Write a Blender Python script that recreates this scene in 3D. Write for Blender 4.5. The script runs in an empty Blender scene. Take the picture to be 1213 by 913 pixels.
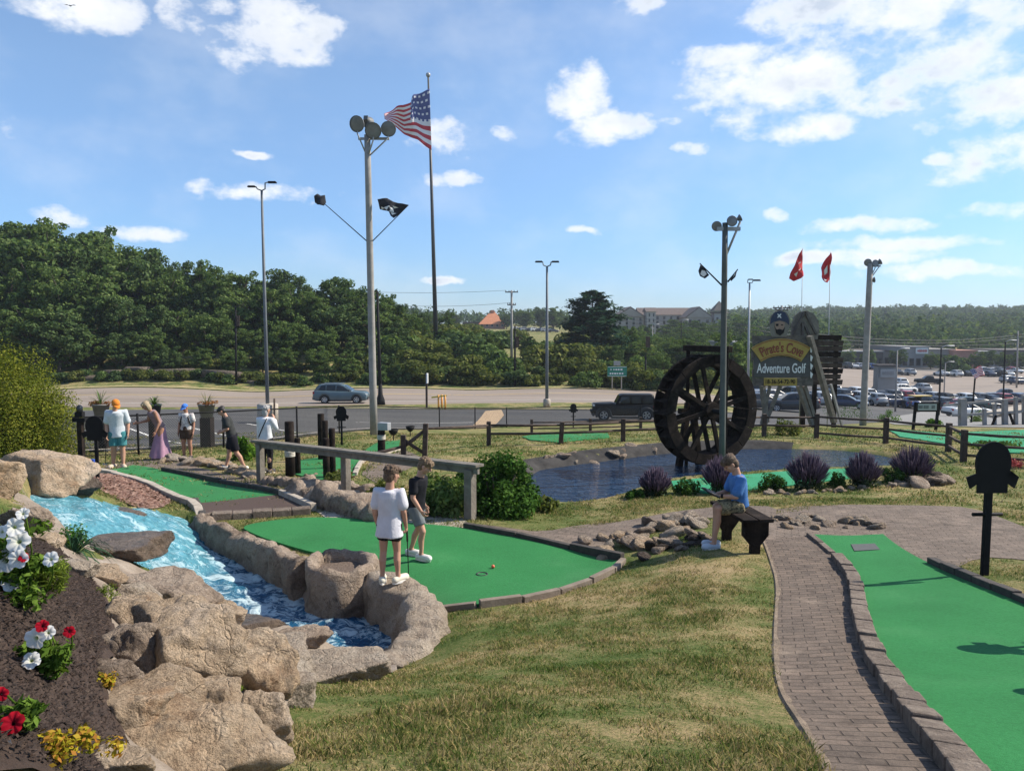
EXPOSURE = 0.68
import bpy, bmesh, math, random
import numpy as np
from mathutils import Vector, Matrix, noise as mnoise
from mathutils.geometry import delaunay_2d_cdt
R = math.radians
random.seed(7)
rng = np.random.default_rng(7)
SC = bpy.context.scene
COL = SC.collection

F, CX, CY, HOR, CAMZ = 880.0, 606.5, 456.5, 390.0, 6.4
PITCH = math.atan((CY - HOR) / F)
cp_, sp_ = math.cos(PITCH), math.sin(PITCH)


def ray(u, v):
    a = (u - CX) / F
    b = (CY - v) / F
    return Vector((a, cp_ + b * sp_, -sp_ + b * cp_))


def at_z(u, v, z):
    d = ray(u, v)
    t = (z - CAMZ) / d.z
    return Vector((d.x * t, d.y * t, z))


def at_y(u, v, y):
    d = ray(u, v)
    t = y / d.y
    return Vector((d.x * t, y, CAMZ + d.z * t))


def px(n, y):
    """length in metres of n photograph pixels at distance y"""
    return n * y / F


def tag(o, label=None, cat=None, group=None, kind=None):
    if label:
        o['label'] = label
    if cat:
        o['category'] = cat
    if group:
        o['group'] = group
    if kind:
        o['kind'] = kind
    return o


def thing(name, label, cat, loc=(0, 0, 0), rotz=0.0, group=None):
    o = bpy.data.objects.new(name, None)
    o.empty_display_size = 0.1
    COL.objects.link(o)
    o.location = loc
    o.rotation_euler = (0, 0, rotz)
    return tag(o, label, cat, group)


def link(name, me, parent=None, loc=None, rotz=0.0):
    o = bpy.data.objects.new(name, me)
    COL.objects.link(o)
    if parent:
        o.parent = parent
    if loc is not None:
        o.location = loc
    if rotz:
        o.rotation_euler = (0, 0, rotz)
    return o


def dup(root, loc, rotz=0.0, scale=None, label=None, group=None):
    r = root.copy()
    COL.objects.link(r)
    r.location = loc
    r.rotation_euler = (0, 0, rotz)
    if scale is not None:
        r.scale = scale if hasattr(scale, '__len__') else (scale,) * 3
    if label:
        r['label'] = label
    if group:
        r['group'] = group
    for ch in list(root.children):
        c = ch.copy()
        COL.objects.link(c)
        c.parent = r
        for g in list(ch.children):
            d = g.copy()
            COL.objects.link(d)
            d.parent = c
    return r


class MB:
    def __init__(self):
        self.v, self.f, self.sm, self.mi = [], [], [], []
        self.m = 0

    def add(self, vs, fs, smooth=False):
        b = len(self.v)
        self.v += [tuple(p) for p in vs]
        for q in fs:
            self.f.append(tuple(i + b for i in q))
            self.sm.append(smooth)
            self.mi.append(self.m)
        return self

    def box(self, c, s, rz=0.0, M=None, taper=1.0):
        c = Vector(c)
        hx, hy, hz = s[0] / 2, s[1] / 2, s[2] / 2
        vs = []
        for z in (-1, 1):
            k = taper if z > 0 else 1.0
            for x, y in ((-1, -1), (1, -1), (1, 1), (-1, 1)):
                vs.append(Vector((x * hx * k, y * hy * k, z * hz)))
        mt = M if M is not None else Matrix.Rotation(rz, 3, 'Z')
        vs = [c + mt @ p for p in vs]
        return self.add(vs, [(0, 3, 2, 1), (4, 5, 6, 7), (0, 1, 5, 4), (1, 2, 6, 5), (2, 3, 7, 6), (3, 0, 4, 7)])

    def bar(self, a, b, w, h, up=(0, 0, 1)):
        """a square beam from a to b, w wide and h high"""
        a, b = Vector(a), Vector(b)
        d = (b - a)
        L = d.length
        d.normalize()
        up = Vector(up)
        s = d.cross(up)
        if s.length < 1e-4:
            s = d.cross(Vector((1, 0, 0)))
        s.normalize()
        u = s.cross(d)
        M = Matrix((s, d, u)).transposed()
        return self.box((a + b) / 2, (w, L, h), M=M)

    def tube(self, pts, rad, n=8, cap=True, smooth=True, sq=(1, 1)):
        pts = [Vector(p) for p in pts]
        k = len(pts)
        if not hasattr(rad, '__len__'):
            rad = [rad] * k
        rings = []
        ref = None
        for i in range(k):
            t = (pts[min(i + 1, k - 1)] - pts[max(i - 1, 0)])
            if t.length < 1e-9:
                t = Vector((0, 0, 1))
            t.normalize()
            if ref is None:
                ref = Vector((1, 0, 0)) if abs(t.x) < 0.9 else Vector((0, 1, 0))
            a = (ref - t * ref.dot(t)).normalized()
            ref = a
            b = t.cross(a)
            rings.append([pts[i] + (a * math.cos(2 * math.pi * j / n) * sq[0] + b * math.sin(2 * math.pi * j / n) * sq[1]) * rad[i] for j in range(n)])
        vs = [p for r in rings for p in r]
        fs = []
        for i in range(k - 1):
            for j in range(n):
                fs.append((i * n + j, i * n + (j + 1) % n, (i + 1) * n + (j + 1) % n, (i + 1) * n + j))
        self.add(vs, fs, smooth)
        if cap:
            b = len(self.v) - len(vs)
            self.f.append(tuple(b + j for j in reversed(range(n))))
            self.f.append(tuple(b + (k - 1) * n + j for j in range(n)))
            self.sm += [False, False]
            self.mi += [self.m, self.m]
        return self

    def capsule(self, pts, rad, n=10):
        """tube with rounded ends (for bodies that get remeshed)"""
        pts = [Vector(p) for p in pts]
        if not hasattr(rad, '__len__'):
            rad = [rad] * len(pts)
        P, Q = [], []
        d0 = (pts[0] - pts[1]).normalized()
        d1 = (pts[-1] - pts[-2]).normalized()
        for t in (0.98, 0.75, 0.4):
            P.append(pts[0] + d0 * rad[0] * t)
            Q.append(rad[0] * math.sqrt(1 - t * t))
        P += pts
        Q += list(rad)
        for t in (0.4, 0.75, 0.98):
            P.append(pts[-1] + d1 * rad[-1] * t)
            Q.append(rad[-1] * math.sqrt(1 - t * t))
        return self.tube(P, Q, n)

    def lathe(self, prof, n=16, c=(0, 0, 0), smooth=True):
        """prof: (radius, z) pairs bottom to top"""
        c = Vector(c)
        vs = []
        for r, z in prof:
            for j in range(n):
                a = 2 * math.pi * j / n
                vs.append(c + Vector((r * math.cos(a), r * math.sin(a), z)))
        fs = []
        for i in range(len(prof) - 1):
            for j in range(n):
                fs.append((i * n + j, i * n + (j + 1) % n, (i + 1) * n + (j + 1) % n, (i + 1) * n + j))
        fs.append(tuple(reversed(range(n))))
        fs.append(tuple((len(prof) - 1) * n + j for j in range(n)))
        return self.add(vs, fs, smooth)

    def ball(self, c, r, n=12, M=None):
        c = Vector(c)
        if not hasattr(r, '__len__'):
            r = (r, r, r)
        m = max(6, n // 2 + 1)
        vs, fs = [], []
        for i in range(m + 1):
            ph = math.pi * i / m
            for j in range(n):
                th = 2 * math.pi * j / n
                p = Vector((r[0] * math.sin(ph) * math.cos(th), r[1] * math.sin(ph) * math.sin(th), r[2] * math.cos(ph)))
                if M is not None:
                    p = M @ p
                vs.append(c + p)
        for i in range(m):
            for j in range(n):
                fs.append((i * n + j, (i + 1) * n + j, (i + 1) * n + (j + 1) % n, i * n + (j + 1) % n))
        return self.add(vs, fs, True)

    def prism(self, poly, a, b, M=None, c=(0, 0, 0)):
        """poly in local x,z extruded along local y from a to b"""
        c = Vector(c)
        n = len(poly)
        vs = [Vector((p[0], a, p[1])) for p in poly] + [Vector((p[0], b, p[1])) for p in poly]
        if M is not None:
            vs = [M @ p for p in vs]
        vs = [c + p for p in vs]
        fs = [tuple(range(n)), tuple(reversed(range(n, 2 * n)))]
        for i in range(n):
            fs.append((i, i + n, (i + 1) % n + n, (i + 1) % n))
        return self.add(vs, fs)

    def build(self, name, mat, parent=None, loc=None, rotz=0.0, bevel=0.0):
        me = bpy.data.meshes.new(name)
        me.from_pydata(self.v, [], self.f)
        for m in (mat if isinstance(mat, (list, tuple)) else [mat]):
            me.materials.append(m)
        me.polygons.foreach_set('use_smooth', self.sm)
        if isinstance(mat, (list, tuple)):
            me.polygons.foreach_set('material_index', self.mi)
        bm = bmesh.new()
        bm.from_mesh(me)
        bmesh.ops.recalc_face_normals(bm, faces=bm.faces)
        bm.to_mesh(me)
        bm.free()
        me.update()
        o = link(name, me, parent, loc, rotz)
        if bevel:
            md = o.modifiers.new('b', 'BEVEL')
            md.width = bevel
            md.segments = 2
            md.limit_method = 'ANGLE'
            md.angle_limit = R(40)
        return o


def fastmesh(name, V, nper, mat, smooth=False):
    """V: (n*nper,3) array of separate polygons with nper corners each"""
    V = np.asarray(V, dtype=np.float32)
    n = len(V) // nper
    me = bpy.data.meshes.new(name)
    me.vertices.add(n * nper)
    me.vertices.foreach_set('co', V.ravel())
    me.loops.add(n * nper)
    me.loops.foreach_set('vertex_index', np.arange(n * nper, dtype=np.int32))
    me.polygons.add(n)
    me.polygons.foreach_set('loop_start', np.arange(0, n * nper, nper, dtype=np.int32))
    me.polygons.foreach_set('loop_total', np.full(n, nper, dtype=np.int32))
    if mat:
        me.materials.append(mat)
    me.update(calc_edges=True)
    return me


def evaluated(o, name=None):
    """bake the modifiers of o into its mesh"""
    dg = bpy.context.evaluated_depsgraph_get()
    dg.update()
    me = bpy.data.meshes.new_from_object(o.evaluated_get(dg))
    old = o.data
    o.modifiers.clear()
    o.data = me
    if name:
        me.name = name
    bpy.data.meshes.remove(old)
    return o


MATS = {}


def lin(c):
    """sRGB 0-255 triple to linear"""
    return tuple((x / 255 / 12.92) if x / 255 <= 0.04045 else ((x / 255 + 0.055) / 1.055) ** 2.4 for x in c)


class NT:
    def __init__(self, mat):
        self.t = mat.node_tree
        self.t.nodes.clear()

    def n(self, ty, **kw):
        x = self.t.nodes.new(ty)
        for k, v in kw.items():
            if k.startswith('i_'):
                key = k[2:]
                key = int(key) if key.isdigit() else key.replace('_', ' ')
                s = x.inputs[key]
                if isinstance(v, bpy.types.NodeSocket):
                    self.t.links.new(v, s)
                else:
                    s.default_value = v
            else:
                setattr(x, k, v)
        return x

    def l(self, a, b):
        self.t.links.new(a, b)

    def math(self, op, a, b=0.0, c=None, clamp=False):
        x = self.n('ShaderNodeMath', operation=op, use_clamp=clamp)
        for i, q in enumerate((a, b, c)):
            if q is None:
                continue
            if isinstance(q, bpy.types.NodeSocket):
                self.l(q, x.inputs[i])
            else:
                x.inputs[i].default_value = q
        return x.outputs[0]

    def ramp(self, fac, stops, interp='LINEAR'):
        x = self.n('ShaderNodeValToRGB')
        x.color_ramp.interpolation = interp
        el = x.color_ramp.elements
        while len(el) < len(stops):
            el.new(0.5)
        for e, (p, c) in zip(el, stops):
            e.position = p
            e.color = tuple(c)[:3] + (1,)
        self.l(fac, x.inputs[0])
        return x.outputs[0]

    def mix(self, fac, a, b, mode='MIX'):
        x = self.n('ShaderNodeMix', data_type='RGBA', blend_type=mode)
        for s, q in ((x.inputs[0], fac), (x.inputs[6], a), (x.inputs[7], b)):
            if isinstance(q, bpy.types.NodeSocket):
                self.l(q, s)
            elif hasattr(q, '__len__'):
                s.default_value = tuple(q)[:3] + (1,)
            else:
                s.default_value = q
        return x.outputs[2]

    def noise(self, co, scale, detail=6, rough=0.6, dist=0.0):
        x = self.n('ShaderNodeTexNoise', i_Scale=scale, i_Detail=detail, i_Roughness=rough, i_Distortion=dist)
        if co is not None:
            self.l(co, x.inputs['Vector'])
        return x.outputs['Fac']


def newmat(name):
    m = bpy.data.materials.new(name)
    m.use_nodes = True
    return m, NT(m)


def M(name, cols, scale=6.0, rough=0.8, bump=0.0, bscale=None, metal=0.0, detail=6, spec=0.5, island=0.0, lo=0.3, hi=0.7, dist=0.0, coat=0.0):
    """noise-varied surface: cols is a list of 1-4 linear colours"""
    if name in MATS:
        return MATS[name]
    m, t = newmat(name)
    co = t.n('ShaderNodeTexCoord').outputs['Object']
    bs = t.n('ShaderNodeBsdfPrincipled', i_Roughness=rough, i_Metallic=metal)
    bs.inputs['Specular IOR Level'].default_value = spec
    bs.inputs['Coat Weight'].default_value = coat
    if len(cols) == 1:
        cols = [tuple(c * 0.88 for c in cols[0]), tuple(min(1, c * 1.1) for c in cols[0])]
    f = t.noise(co, scale, detail, 0.62, dist)
    if island:
        g = t.n('ShaderNodeNewGeometry').outputs['Random Per Island']
        f = t.math('ADD', t.math('MULTIPLY', f, 1 - island), t.math('MULTIPLY', t.math('ADD', t.math('MULTIPLY', g, hi - lo), lo), island))
    k = len(cols)
    c = t.ramp(f, [(lo + (hi - lo) * i / (k - 1), cols[i]) for i in range(k)])
    t.l(c, bs.inputs['Base Color'])
    if bump:
        b = t.n('ShaderNodeBump', i_Strength=min(1.0, bump), i_Distance=0.02 if bump <= 1 else 0.02 * bump)
        t.l(t.noise(co, bscale or scale * 4, 8, 0.65), b.inputs['Height'])
        t.l(b.outputs[0], bs.inputs['Normal'])
    out = t.n('ShaderNodeOutputMaterial')
    t.l(bs.outputs[0], out.inputs[0])
    MATS[name] = m
    return m


def leafmat(name, cols, trans=0.35, scale=0.8, gloss=0.0):
    """foliage: colour varies per leaf and per clump, some light comes through"""
    if name in MATS:
        return MATS[name]
    m, t = newmat(name)
    co = t.n('ShaderNodeTexCoord').outputs['Object']
    g = t.n('ShaderNodeNewGeometry').outputs['Random Per Island']
    f = t.math('ADD', t.math('MULTIPLY', t.noise(co, scale, 3), 0.6), t.math('MULTIPLY', g, 0.45))
    k = len(cols)
    c = t.ramp(f, [(0.3 + 0.5 * i / (k - 1), cols[i]) for i in range(k)])
    d = t.n('ShaderNodeBsdfDiffuse')
    tr = t.n('ShaderNodeBsdfTranslucent')
    t.l(c, d.inputs[0])
    t.l(t.mix(1.0, c, (1.25, 1.3, 0.6), 'MULTIPLY'), tr.inputs[0])
    mx = t.n('ShaderNodeMixShader', i_0=trans)
    t.l(d.outputs[0], mx.inputs[1])
    t.l(tr.outputs[0], mx.inputs[2])
    sh = mx.outputs[0]
    if gloss:
        gl = t.n('ShaderNodeBsdfGlossy', i_Roughness=0.45)
        m2 = t.n('ShaderNodeMixShader', i_0=gloss)
        t.l(sh, m2.inputs[1])
        t.l(gl.outputs[0], m2.inputs[2])
        sh = m2.outputs[0]
    out = t.n('ShaderNodeOutputMaterial')
    t.l(sh, out.inputs[0])
    MATS[name] = m
    return m


ANCH = []          # x, y, z


def az(u, v, z):
    p = at_z(u, v, z)
    ANCH.append((p.x, p.y, z))


def ay(u, y, z):
    ANCH.append(((u - CX) / F * y, y, z))


for a in [
    (620, 905, 4.75), (420, 905, 4.78), (860, 905, 4.7), (540, 800, 4.08), (700, 800, 4.15), (800, 760, 3.98), (540, 726, 3.34), (640, 712, 3.36), (700, 700, 3.42),
    (760, 672, 3.42), (850, 656, 3.6), (880, 790, 4.1), (450, 800, 3.85), (890, 700, 3.72),
    (1000, 636, 3.4), (1005, 700, 3.66), (1025, 750, 3.9), (1090, 800, 4.1), (1150, 905, 4.6), (1213, 760, 3.92), (1213, 905, 4.55), (1120, 690, 3.66), (930, 700, 3.68), (930, 800, 4.1),
    (990, 905, 4.65), (900, 620, 3.42), (1100, 602, 3.3), (1213, 640, 3.5), (1168, 678, 3.66), (1000, 600, 3.3),
    (300, 630, 3.3), (400, 618, 3.3), (480, 624, 3.3), (548, 628, 3.3), (640, 648, 3.3), (720, 664, 3.3), (560, 660, 3.28), (480, 670, 3.28), (540, 700, 3.3), (640, 690, 3.3), (400, 650, 3.3),
    (140, 556, 2.97), (200, 546, 2.92), (300, 568, 3.05), (230, 575, 3.05), (320, 590, 3.2), (400, 590, 3.2), (480, 605, 3.25), (300, 545, 2.8), (400, 560, 3.0), (150, 590, 3.3),
    (556, 614, 3.3), (700, 618, 3.15), (780, 600, 3.05), (860, 596, 3.05), (1000, 588, 3.0), (1150, 580, 2.95), (1213, 585, 3.0), (590, 590, 3.05), (520, 575, 3.0),
    (640, 598, 2.85), (760, 588, 2.85), (900, 574, 2.8), (1000, 565, 2.8), (1100, 560, 2.8),
    (620, 548, 2.8), (700, 532, 2.8), (790, 525, 2.75), (900, 520, 2.7), (1000, 520, 2.65), (1130, 540, 2.7), (640, 518, 2.6), (740, 515, 2.5), (900, 508, 2.4), (1080, 518, 2.6), (1180, 525, 2.65),
    (530, 530, 2.7), (450, 525, 2.6), (380, 545, 2.85),
    (90, 550, 2.85), (300, 532, 2.6), (350, 526, 2.45), (442, 514, 1.9), (520, 510, 1.0), (600, 507, 0.3), (680, 505, 0.2), (700, 500, 0.0), (316, 500, 1.55), (120, 502, 1.9), (200, 520, 2.0),
    (450, 497, 0.5), (560, 492, 0.1), (760, 499, 0.0), (850, 500, 0.2), (90, 484, 0.35), (300, 484, 0.3), (450, 480, 0.05), (650, 478, 0.0), (850, 478, -0.4),
    (20, 565, 4.35), (70, 566, 4.1), (110, 570, 3.5), (60, 640, 4.75), (140, 690, 4.35), (250, 745, 3.62), (330, 775, 3.5), (420, 800, 3.6), (262, 726, 3.1), (335, 734, 3.08), (380, 754, 3.05), (432, 772, 3.0), (180, 688, 3.5), (230, 710, 3.2), (140, 674, 3.75), (110, 668, 3.9), (150, 800, 4.95), (60, 800, 5.4), (60, 700, 5.45),
    (270, 850, 4.75), (-40, 640, 5.2), (-60, 800, 5.6), (160, 900, 5.1), (20, 900, 5.5), (-60, 560, 4.6), (330, 860, 4.6),
]:
    az(*a)
for a in [
    (0, 64, 0.05), (0, 81, 0.1), (0, 90, 2.2), (0, 110, 5), (0, 180, 8), (0, 400, 12), (0, 1500, 15), (-300, 80, 0.5), (-300, 120, 6), (-300, 400, 12),
    (300, 64, 0), (300, 81, 0), (300, 90, 1.6), (300, 110, 4), (300, 200, 7), (300, 500, 11), (560, 64, 0), (560, 81, 0), (560, 90, 1.0), (560, 110, 2.0), (560, 200, 3.5), (560, 380, 7.5), (560, 1000, 14),
    (740, 64, -0.1), (740, 81, -0.2), (740, 100, 0.2), (740, 200, 1.0), (740, 340, 5), (740, 900, 16), (900, 62, -0.6), (900, 81, -1.3), (900, 120, -2.4), (900, 250, -2), (900, 450, 3), (900, 800, 17), (900, 1500, 22),
    (1100, 40, 1.2), (1100, 60, -0.9), (1100, 92, -3.8), (1100, 150, -5.3), (1100, 225, -4.8), (1100, 330, -2), (1100, 600, 10), (1100, 900, 22), (1100, 1500, 25),
    (1260, 28, 2.5), (1260, 40, 1.4), (1260, 60, -0.8), (1260, 92, -3.8), (1260, 150, -5.3), (1260, 225, -4.8), (1260, 330, -2), (1260, 600, 10), (1260, 900, 20), (1700, 60, 0), (1700, 200, -3), (1700, 700, 10),
]:
    ay(*a)
for a in range(-170, 181, 34):
    if abs(a) > 60:
        for d, z in ((1.2, 4.9), (4, 4.8), (12, 4), (40, 2), (200, 1), (1500, 10)):
            ANCH.append((d * math.sin(R(a)), d * math.cos(R(a)), z))
ANCH.append((0, 0.6, 4.85))
ANCH = np.array(ANCH)


def feat(x, y):
    d = np.hypot(x, y)
    return np.stack([1.7 * np.arctan2(x, y), np.log(d + 0.5)], -1)


def tps_fit(P, z, lam):
    n = len(P)
    r2 = ((P[:, None] - P[None]) ** 2).sum(-1)
    K = 0.5 * r2 * np.log(r2 + 1e-12) + lam * np.eye(n)
    Q = np.concatenate([np.ones((n, 1)), P], 1)
    A = np.block([[K, Q], [Q.T, np.zeros((3, 3))]])
    return np.linalg.solve(A, np.concatenate([z, np.zeros(3)]))


TP = feat(ANCH[:, 0], ANCH[:, 1])
TW = tps_fit(TP, ANCH[:, 2], 0.0008)


def poly_sd(x, y, poly):
    """signed distance to a polygon, positive inside; x, y arrays"""
    poly = np.asarray(poly)[:, :2]
    x = np.asarray(x, float)
    y = np.asarray(y, float)
    dmin = np.full(x.shape, 1e9)
    ins = np.zeros(x.shape, bool)
    n = len(poly)
    for i in range(n):
        ax_, ay_ = poly[i]
        bx_, by_ = poly[(i + 1) % n]
        ex, ey = bx_ - ax_, by_ - ay_
        t = np.clip(((x - ax_) * ex + (y - ay_) * ey) / (ex * ex + ey * ey + 1e-12), 0, 1)
        dmin = np.minimum(dmin, np.hypot(x - ax_ - t * ex, y - ay_ - t * ey))
        c = ((ay_ > y) != (by_ > y)) & (x < ex * (y - ay_) / (ey + 1e-30) + ax_)
        ins ^= c
    return np.where(ins, dmin, -dmin)


def sstep(x):
    x = np.clip(x, 0, 1)
    return x * x * (3 - 2 * x)


CARVE = []   # (poly, function or number giving the bed height, soft edge)


def H0(x, y):
    x = np.atleast_1d(np.asarray(x, float))
    y = np.atleast_1d(np.asarray(y, float))
    out = np.empty(x.shape)
    for s in range(0, x.size, 20000):
        sl = slice(s, s + 20000)
        P = feat(x.ravel()[sl], y.ravel()[sl])
        r2 = ((P[:, None] - TP[None]) ** 2).sum(-1)
        out.ravel()[sl] = (0.5 * r2 * np.log(r2 + 1e-12)) @ TW[:len(TP)] + TW[len(TP)] + P @ TW[len(TP) + 1:]
    return out


def H(x, y):
    sc = np.ndim(x) == 0
    x = np.atleast_1d(np.asarray(x, float))
    y = np.atleast_1d(np.asarray(y, float))
    z = H0(x, y)
    for poly, bed, soft in CARVE:
        k = sstep(poly_sd(x, y, poly) / soft)
        b = bed(x, y) if callable(bed) else bed
        z = z * (1 - k) + np.minimum(z, b) * k
    return float(z[0]) if sc else z


def hit(u, v, lift=0.0):
    """where the line of sight through the photograph's pixel meets the ground"""
    d = ray(u, v)
    t = np.geomspace(1.0, 1500, 900)
    z = CAMZ + d.z * t
    g = H(d.x * t, d.y * t) + lift
    below = np.nonzero(z < g)[0]
    if len(below) == 0:
        return Vector((d.x * 400, d.y * 400, CAMZ + d.z * 400))
    i = below[0]
    if i == 0:
        return Vector((d.x * t[0], d.y * t[0], z[0]))
    a, b = t[i - 1], t[i]
    for _ in range(20):
        m = (a + b) / 2
        if CAMZ + d.z * m < H(d.x * m, d.y * m) + lift:
            b = m
        else:
            a = m
    return Vector((d.x * b, d.y * b, CAMZ + d.z * b))


def on_ground(u, y):
    x = (u - CX) / F * y
    return Vector((x, y, H(x, y)))


def hits(pts, lift=0.0):
    return [hit(u, v, lift) for u, v in pts]


def gpos(x, y, dz=0.0):
    return Vector((x, y, H(x, y) + dz))


def dense(poly, step, closed=True):
    out = []
    n = len(poly)
    for i in range(n if closed else n - 1):
        a, b = Vector(poly[i]), Vector(poly[(i + 1) % n])
        k = max(1, int((b - a).length / step))
        for j in range(k):
            out.append(a.lerp(b, j / k))
    if not closed:
        out.append(Vector(poly[-1]))
    return out


def smooth_poly(pts, closed=True, it=2):
    """Chaikin corner cutting"""
    pts = [Vector(p) for p in pts]
    for _ in range(it):
        q = []
        n = len(pts)
        rngi = range(n) if closed else range(n - 1)
        if not closed:
            q.append(pts[0])
        for i in rngi:
            a, b = pts[i], pts[(i + 1) % n]
            q += [a.lerp(b, 0.25), a.lerp(b, 0.75)]
        if not closed:
            q.append(pts[-1])
        pts = q
    return pts


def cdt_sheet(poly, step):
    """triangulated inside of a polygon with a grid of inner points; returns xy array and triangles"""
    P = [Vector((p[0], p[1])) for p in dense(poly, step)]
    n = len(P)
    xs = [p.x for p in P]
    ys = [p.y for p in P]
    gx, gy = np.meshgrid(np.arange(min(xs), max(xs), step), np.arange(min(ys), max(ys), step))
    gx = gx.ravel()
    gy = gy.ravel()
    k = poly_sd(gx, gy, [(p.x, p.y) for p in P]) > step * 0.45
    pts = P + [Vector((a, b)) for a, b in zip(gx[k], gy[k])]
    r = delaunay_2d_cdt(pts, [(i, (i + 1) % n) for i in range(n)], [], 1, 1e-5)
    return np.array([(p.x, p.y) for p in r[0]]), r[2]


def sheet(name, poly, mat, lift, step, parent=None, zfun=None, edge=0.0):
    """a ground-hugging sheet; edge > 0 gives it a skirt that deep"""
    V, T = cdt_sheet(poly, step)
    z = (zfun or H)(V[:, 0], V[:, 1]) + lift
    vs = [(a, b, c) for (a, b), c in zip(V, z)]
    fs = [tuple(t) for t in T]
    me = bpy.data.meshes.new(name)
    me.from_pydata(vs, [], fs)
    me.materials.append(mat)
    bm = bmesh.new()
    bm.from_mesh(me)
    for f in bm.faces:
        if f.normal.z < 0:
            f.normal_flip()
        f.smooth = True
    if edge:
        be = [e for e in bm.edges if e.is_boundary]
        for e in be:
            e.smooth = False
        r = bmesh.ops.extrude_edge_only(bm, edges=be)
        for q in r['geom']:
            if isinstance(q, bmesh.types.BMVert):
                q.co.z -= edge
        bmesh.ops.recalc_face_normals(bm, faces=bm.faces)
    bm.to_mesh(me)
    bm.free()
    me.update()
    return link(name, me, parent)


def resample(line, n):
    L = [0]
    for a, b in zip(line[:-1], line[1:]):
        L.append(L[-1] + (b - a).length)
    out = []
    for i in range(n):
        s = L[-1] * i / (n - 1)
        j = max(k for k in range(len(L)) if L[k] <= s + 1e-9)
        j = min(j, len(line) - 2)
        out.append(line[j].lerp(line[j + 1], (s - L[j]) / max(1e-9, L[j + 1] - L[j])))
    return out


cam = bpy.data.cameras.new('camera')
camo = bpy.data.objects.new('camera', cam)
COL.objects.link(camo)
camo.location = (0, 0, CAMZ)
camo.rotation_euler = (math.pi / 2 - PITCH, 0, 0)
cam.sensor_fit = 'HORIZONTAL'
cam.sensor_width = 36.0
cam.lens = 36.0 * F / 1213.0
cam.clip_start = 0.05
cam.clip_end = 6000
SC.camera = camo

SUN_AZ, SUN_EL = R(77), R(41)          # azimuth clockwise from +Y
sd = Vector((math.sin(SUN_AZ) * math.cos(SUN_EL), math.cos(SUN_AZ) * math.cos(SUN_EL), math.sin(SUN_EL)))
sl = bpy.data.lights.new('sun', 'SUN')
sl.energy = 4.5
sl.angle = R(0.53)
sl.color = (1.0, 0.915, 0.78)
so = bpy.data.objects.new('sun', sl)
COL.objects.link(so)
so.rotation_euler = (-sd).to_track_quat('-Z', 'Y').to_euler()
so.location = (30, 10, 40)

SC.view_settings.view_transform = 'Standard'
SC.view_settings.look = 'None'
SC.view_settings.gamma = 1.0
SC.view_settings.exposure = EXPOSURE
SC.view_settings.use_curve_mapping = False

world = bpy.data.worlds.new('World')
SC.world = world
world.use_nodes = True
t = NT(world)
SKY_S = 0.10
sky = t.n('ShaderNodeTexSky')
sky.sky_type = 'NISHITA'
sky.sun_disc = False
sky.sun_elevation = SUN_EL
sky.sun_rotation = SUN_AZ
sky.altitude = 200
sky.air_density = 1.0
sky.dust_density = 0.25
sky.ozone_density = 2.0
gen = t.n('ShaderNodeTexCoord').outputs['Generated']
nrm = t.n('ShaderNodeVectorMath', operation='NORMALIZE', i_0=gen).outputs[0]
sep = t.n('ShaderNodeSeparateXYZ', i_0=nrm)
azn = t.math('ARCTAN2', sep.outputs[0], sep.outputs[1])
eln = t.math('ARCSINE', sep.outputs[2])
ae = t.n('ShaderNodeCombineXYZ', i_0=azn, i_1=eln)
aev = ae.outputs[0]
wn = t.n('ShaderNodeTexNoise', i_Scale=9.0, i_Detail=4, i_Roughness=0.6)
t.l(nrm, wn.inputs['Vector'])
wv = t.n('ShaderNodeVectorMath', operation='MULTIPLY_ADD', i_0=wn.outputs['Color'], i_1=(0.075, 0.045, 0), i_2=(-0.0375, -0.0225, 0)).outputs[0]
aev = t.n('ShaderNodeVectorMath', operation='ADD', i_0=aev, i_1=wv).outputs[0]
BLOBS = [(325, 40, 70, 44), (285, 62, 34, 12), (375, 38, 28, 20), (100, 8, 62, 24), (25, 0, 55, 14), (210, 10, 24, 22), (262, 2, 26, 12), (690, 112, 42, 28), (730, 148, 58, 20),
         (800, 143, 20, 7), (818, 174, 26, 9), (950, 12, 90, 20), (1070, 14, 130, 26), (1190, 24, 70, 52), (1125, 78, 125, 50), (1205, 112, 70, 34), (935, 100, 115, 46), (870, 62, 55, 14),
         (965, 152, 45, 18), (838, 128, 30, 9), (1060, 125, 60, 14), (1188, 185, 62, 34), (1116, 184, 18, 8), (310, 232, 78, 11), (240, 221, 18, 8), (85, 258, 34, 12), (170, 274, 46, 10),
         (530, 165, 34, 20), (538, 212, 28, 11), (595, 161, 22, 10), (302, 185, 20, 5), (695, 274, 24, 6), (515, 328, 28, 5), (755, 6, 34, 15), (1035, 266, 66, 10), (926, 256, 18, 8),
         (1085, 288, 100, 10), (1175, 247, 56, 11), (990, 305, 95, 9), (1130, 318, 90, 9), (1500, 120, 200, 70), (-300, 120, 160, 50), (-700, 60, 200, 60), (1900, 150, 220, 60), (500, -260, 160, 60), (900, -300, 200, 70)]
fld = None
for (u, v, a, b) in BLOBS:
    d = ray(u, v).normalized()
    A_, E_ = math.atan2(d.x, d.y), math.asin(d.z)
    q = t.n('ShaderNodeVectorMath', operation='SUBTRACT', i_0=aev, i_1=(A_, E_, 0)).outputs[0]
    q = t.n('ShaderNodeVectorMath', operation='MULTIPLY', i_0=q, i_1=(F / a, F / b, 0)).outputs[0]
    q = t.n('ShaderNodeVectorMath', operation='DOT_PRODUCT', i_0=q, i_1=q).outputs['Value']
    fld = q if fld is None else t.math('SMOOTH_MIN', fld, q, 0.25)
fld = t.math('SUBTRACT', 1.0, fld)
fld = t.math('MAXIMUM', fld, -1.2)
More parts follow.
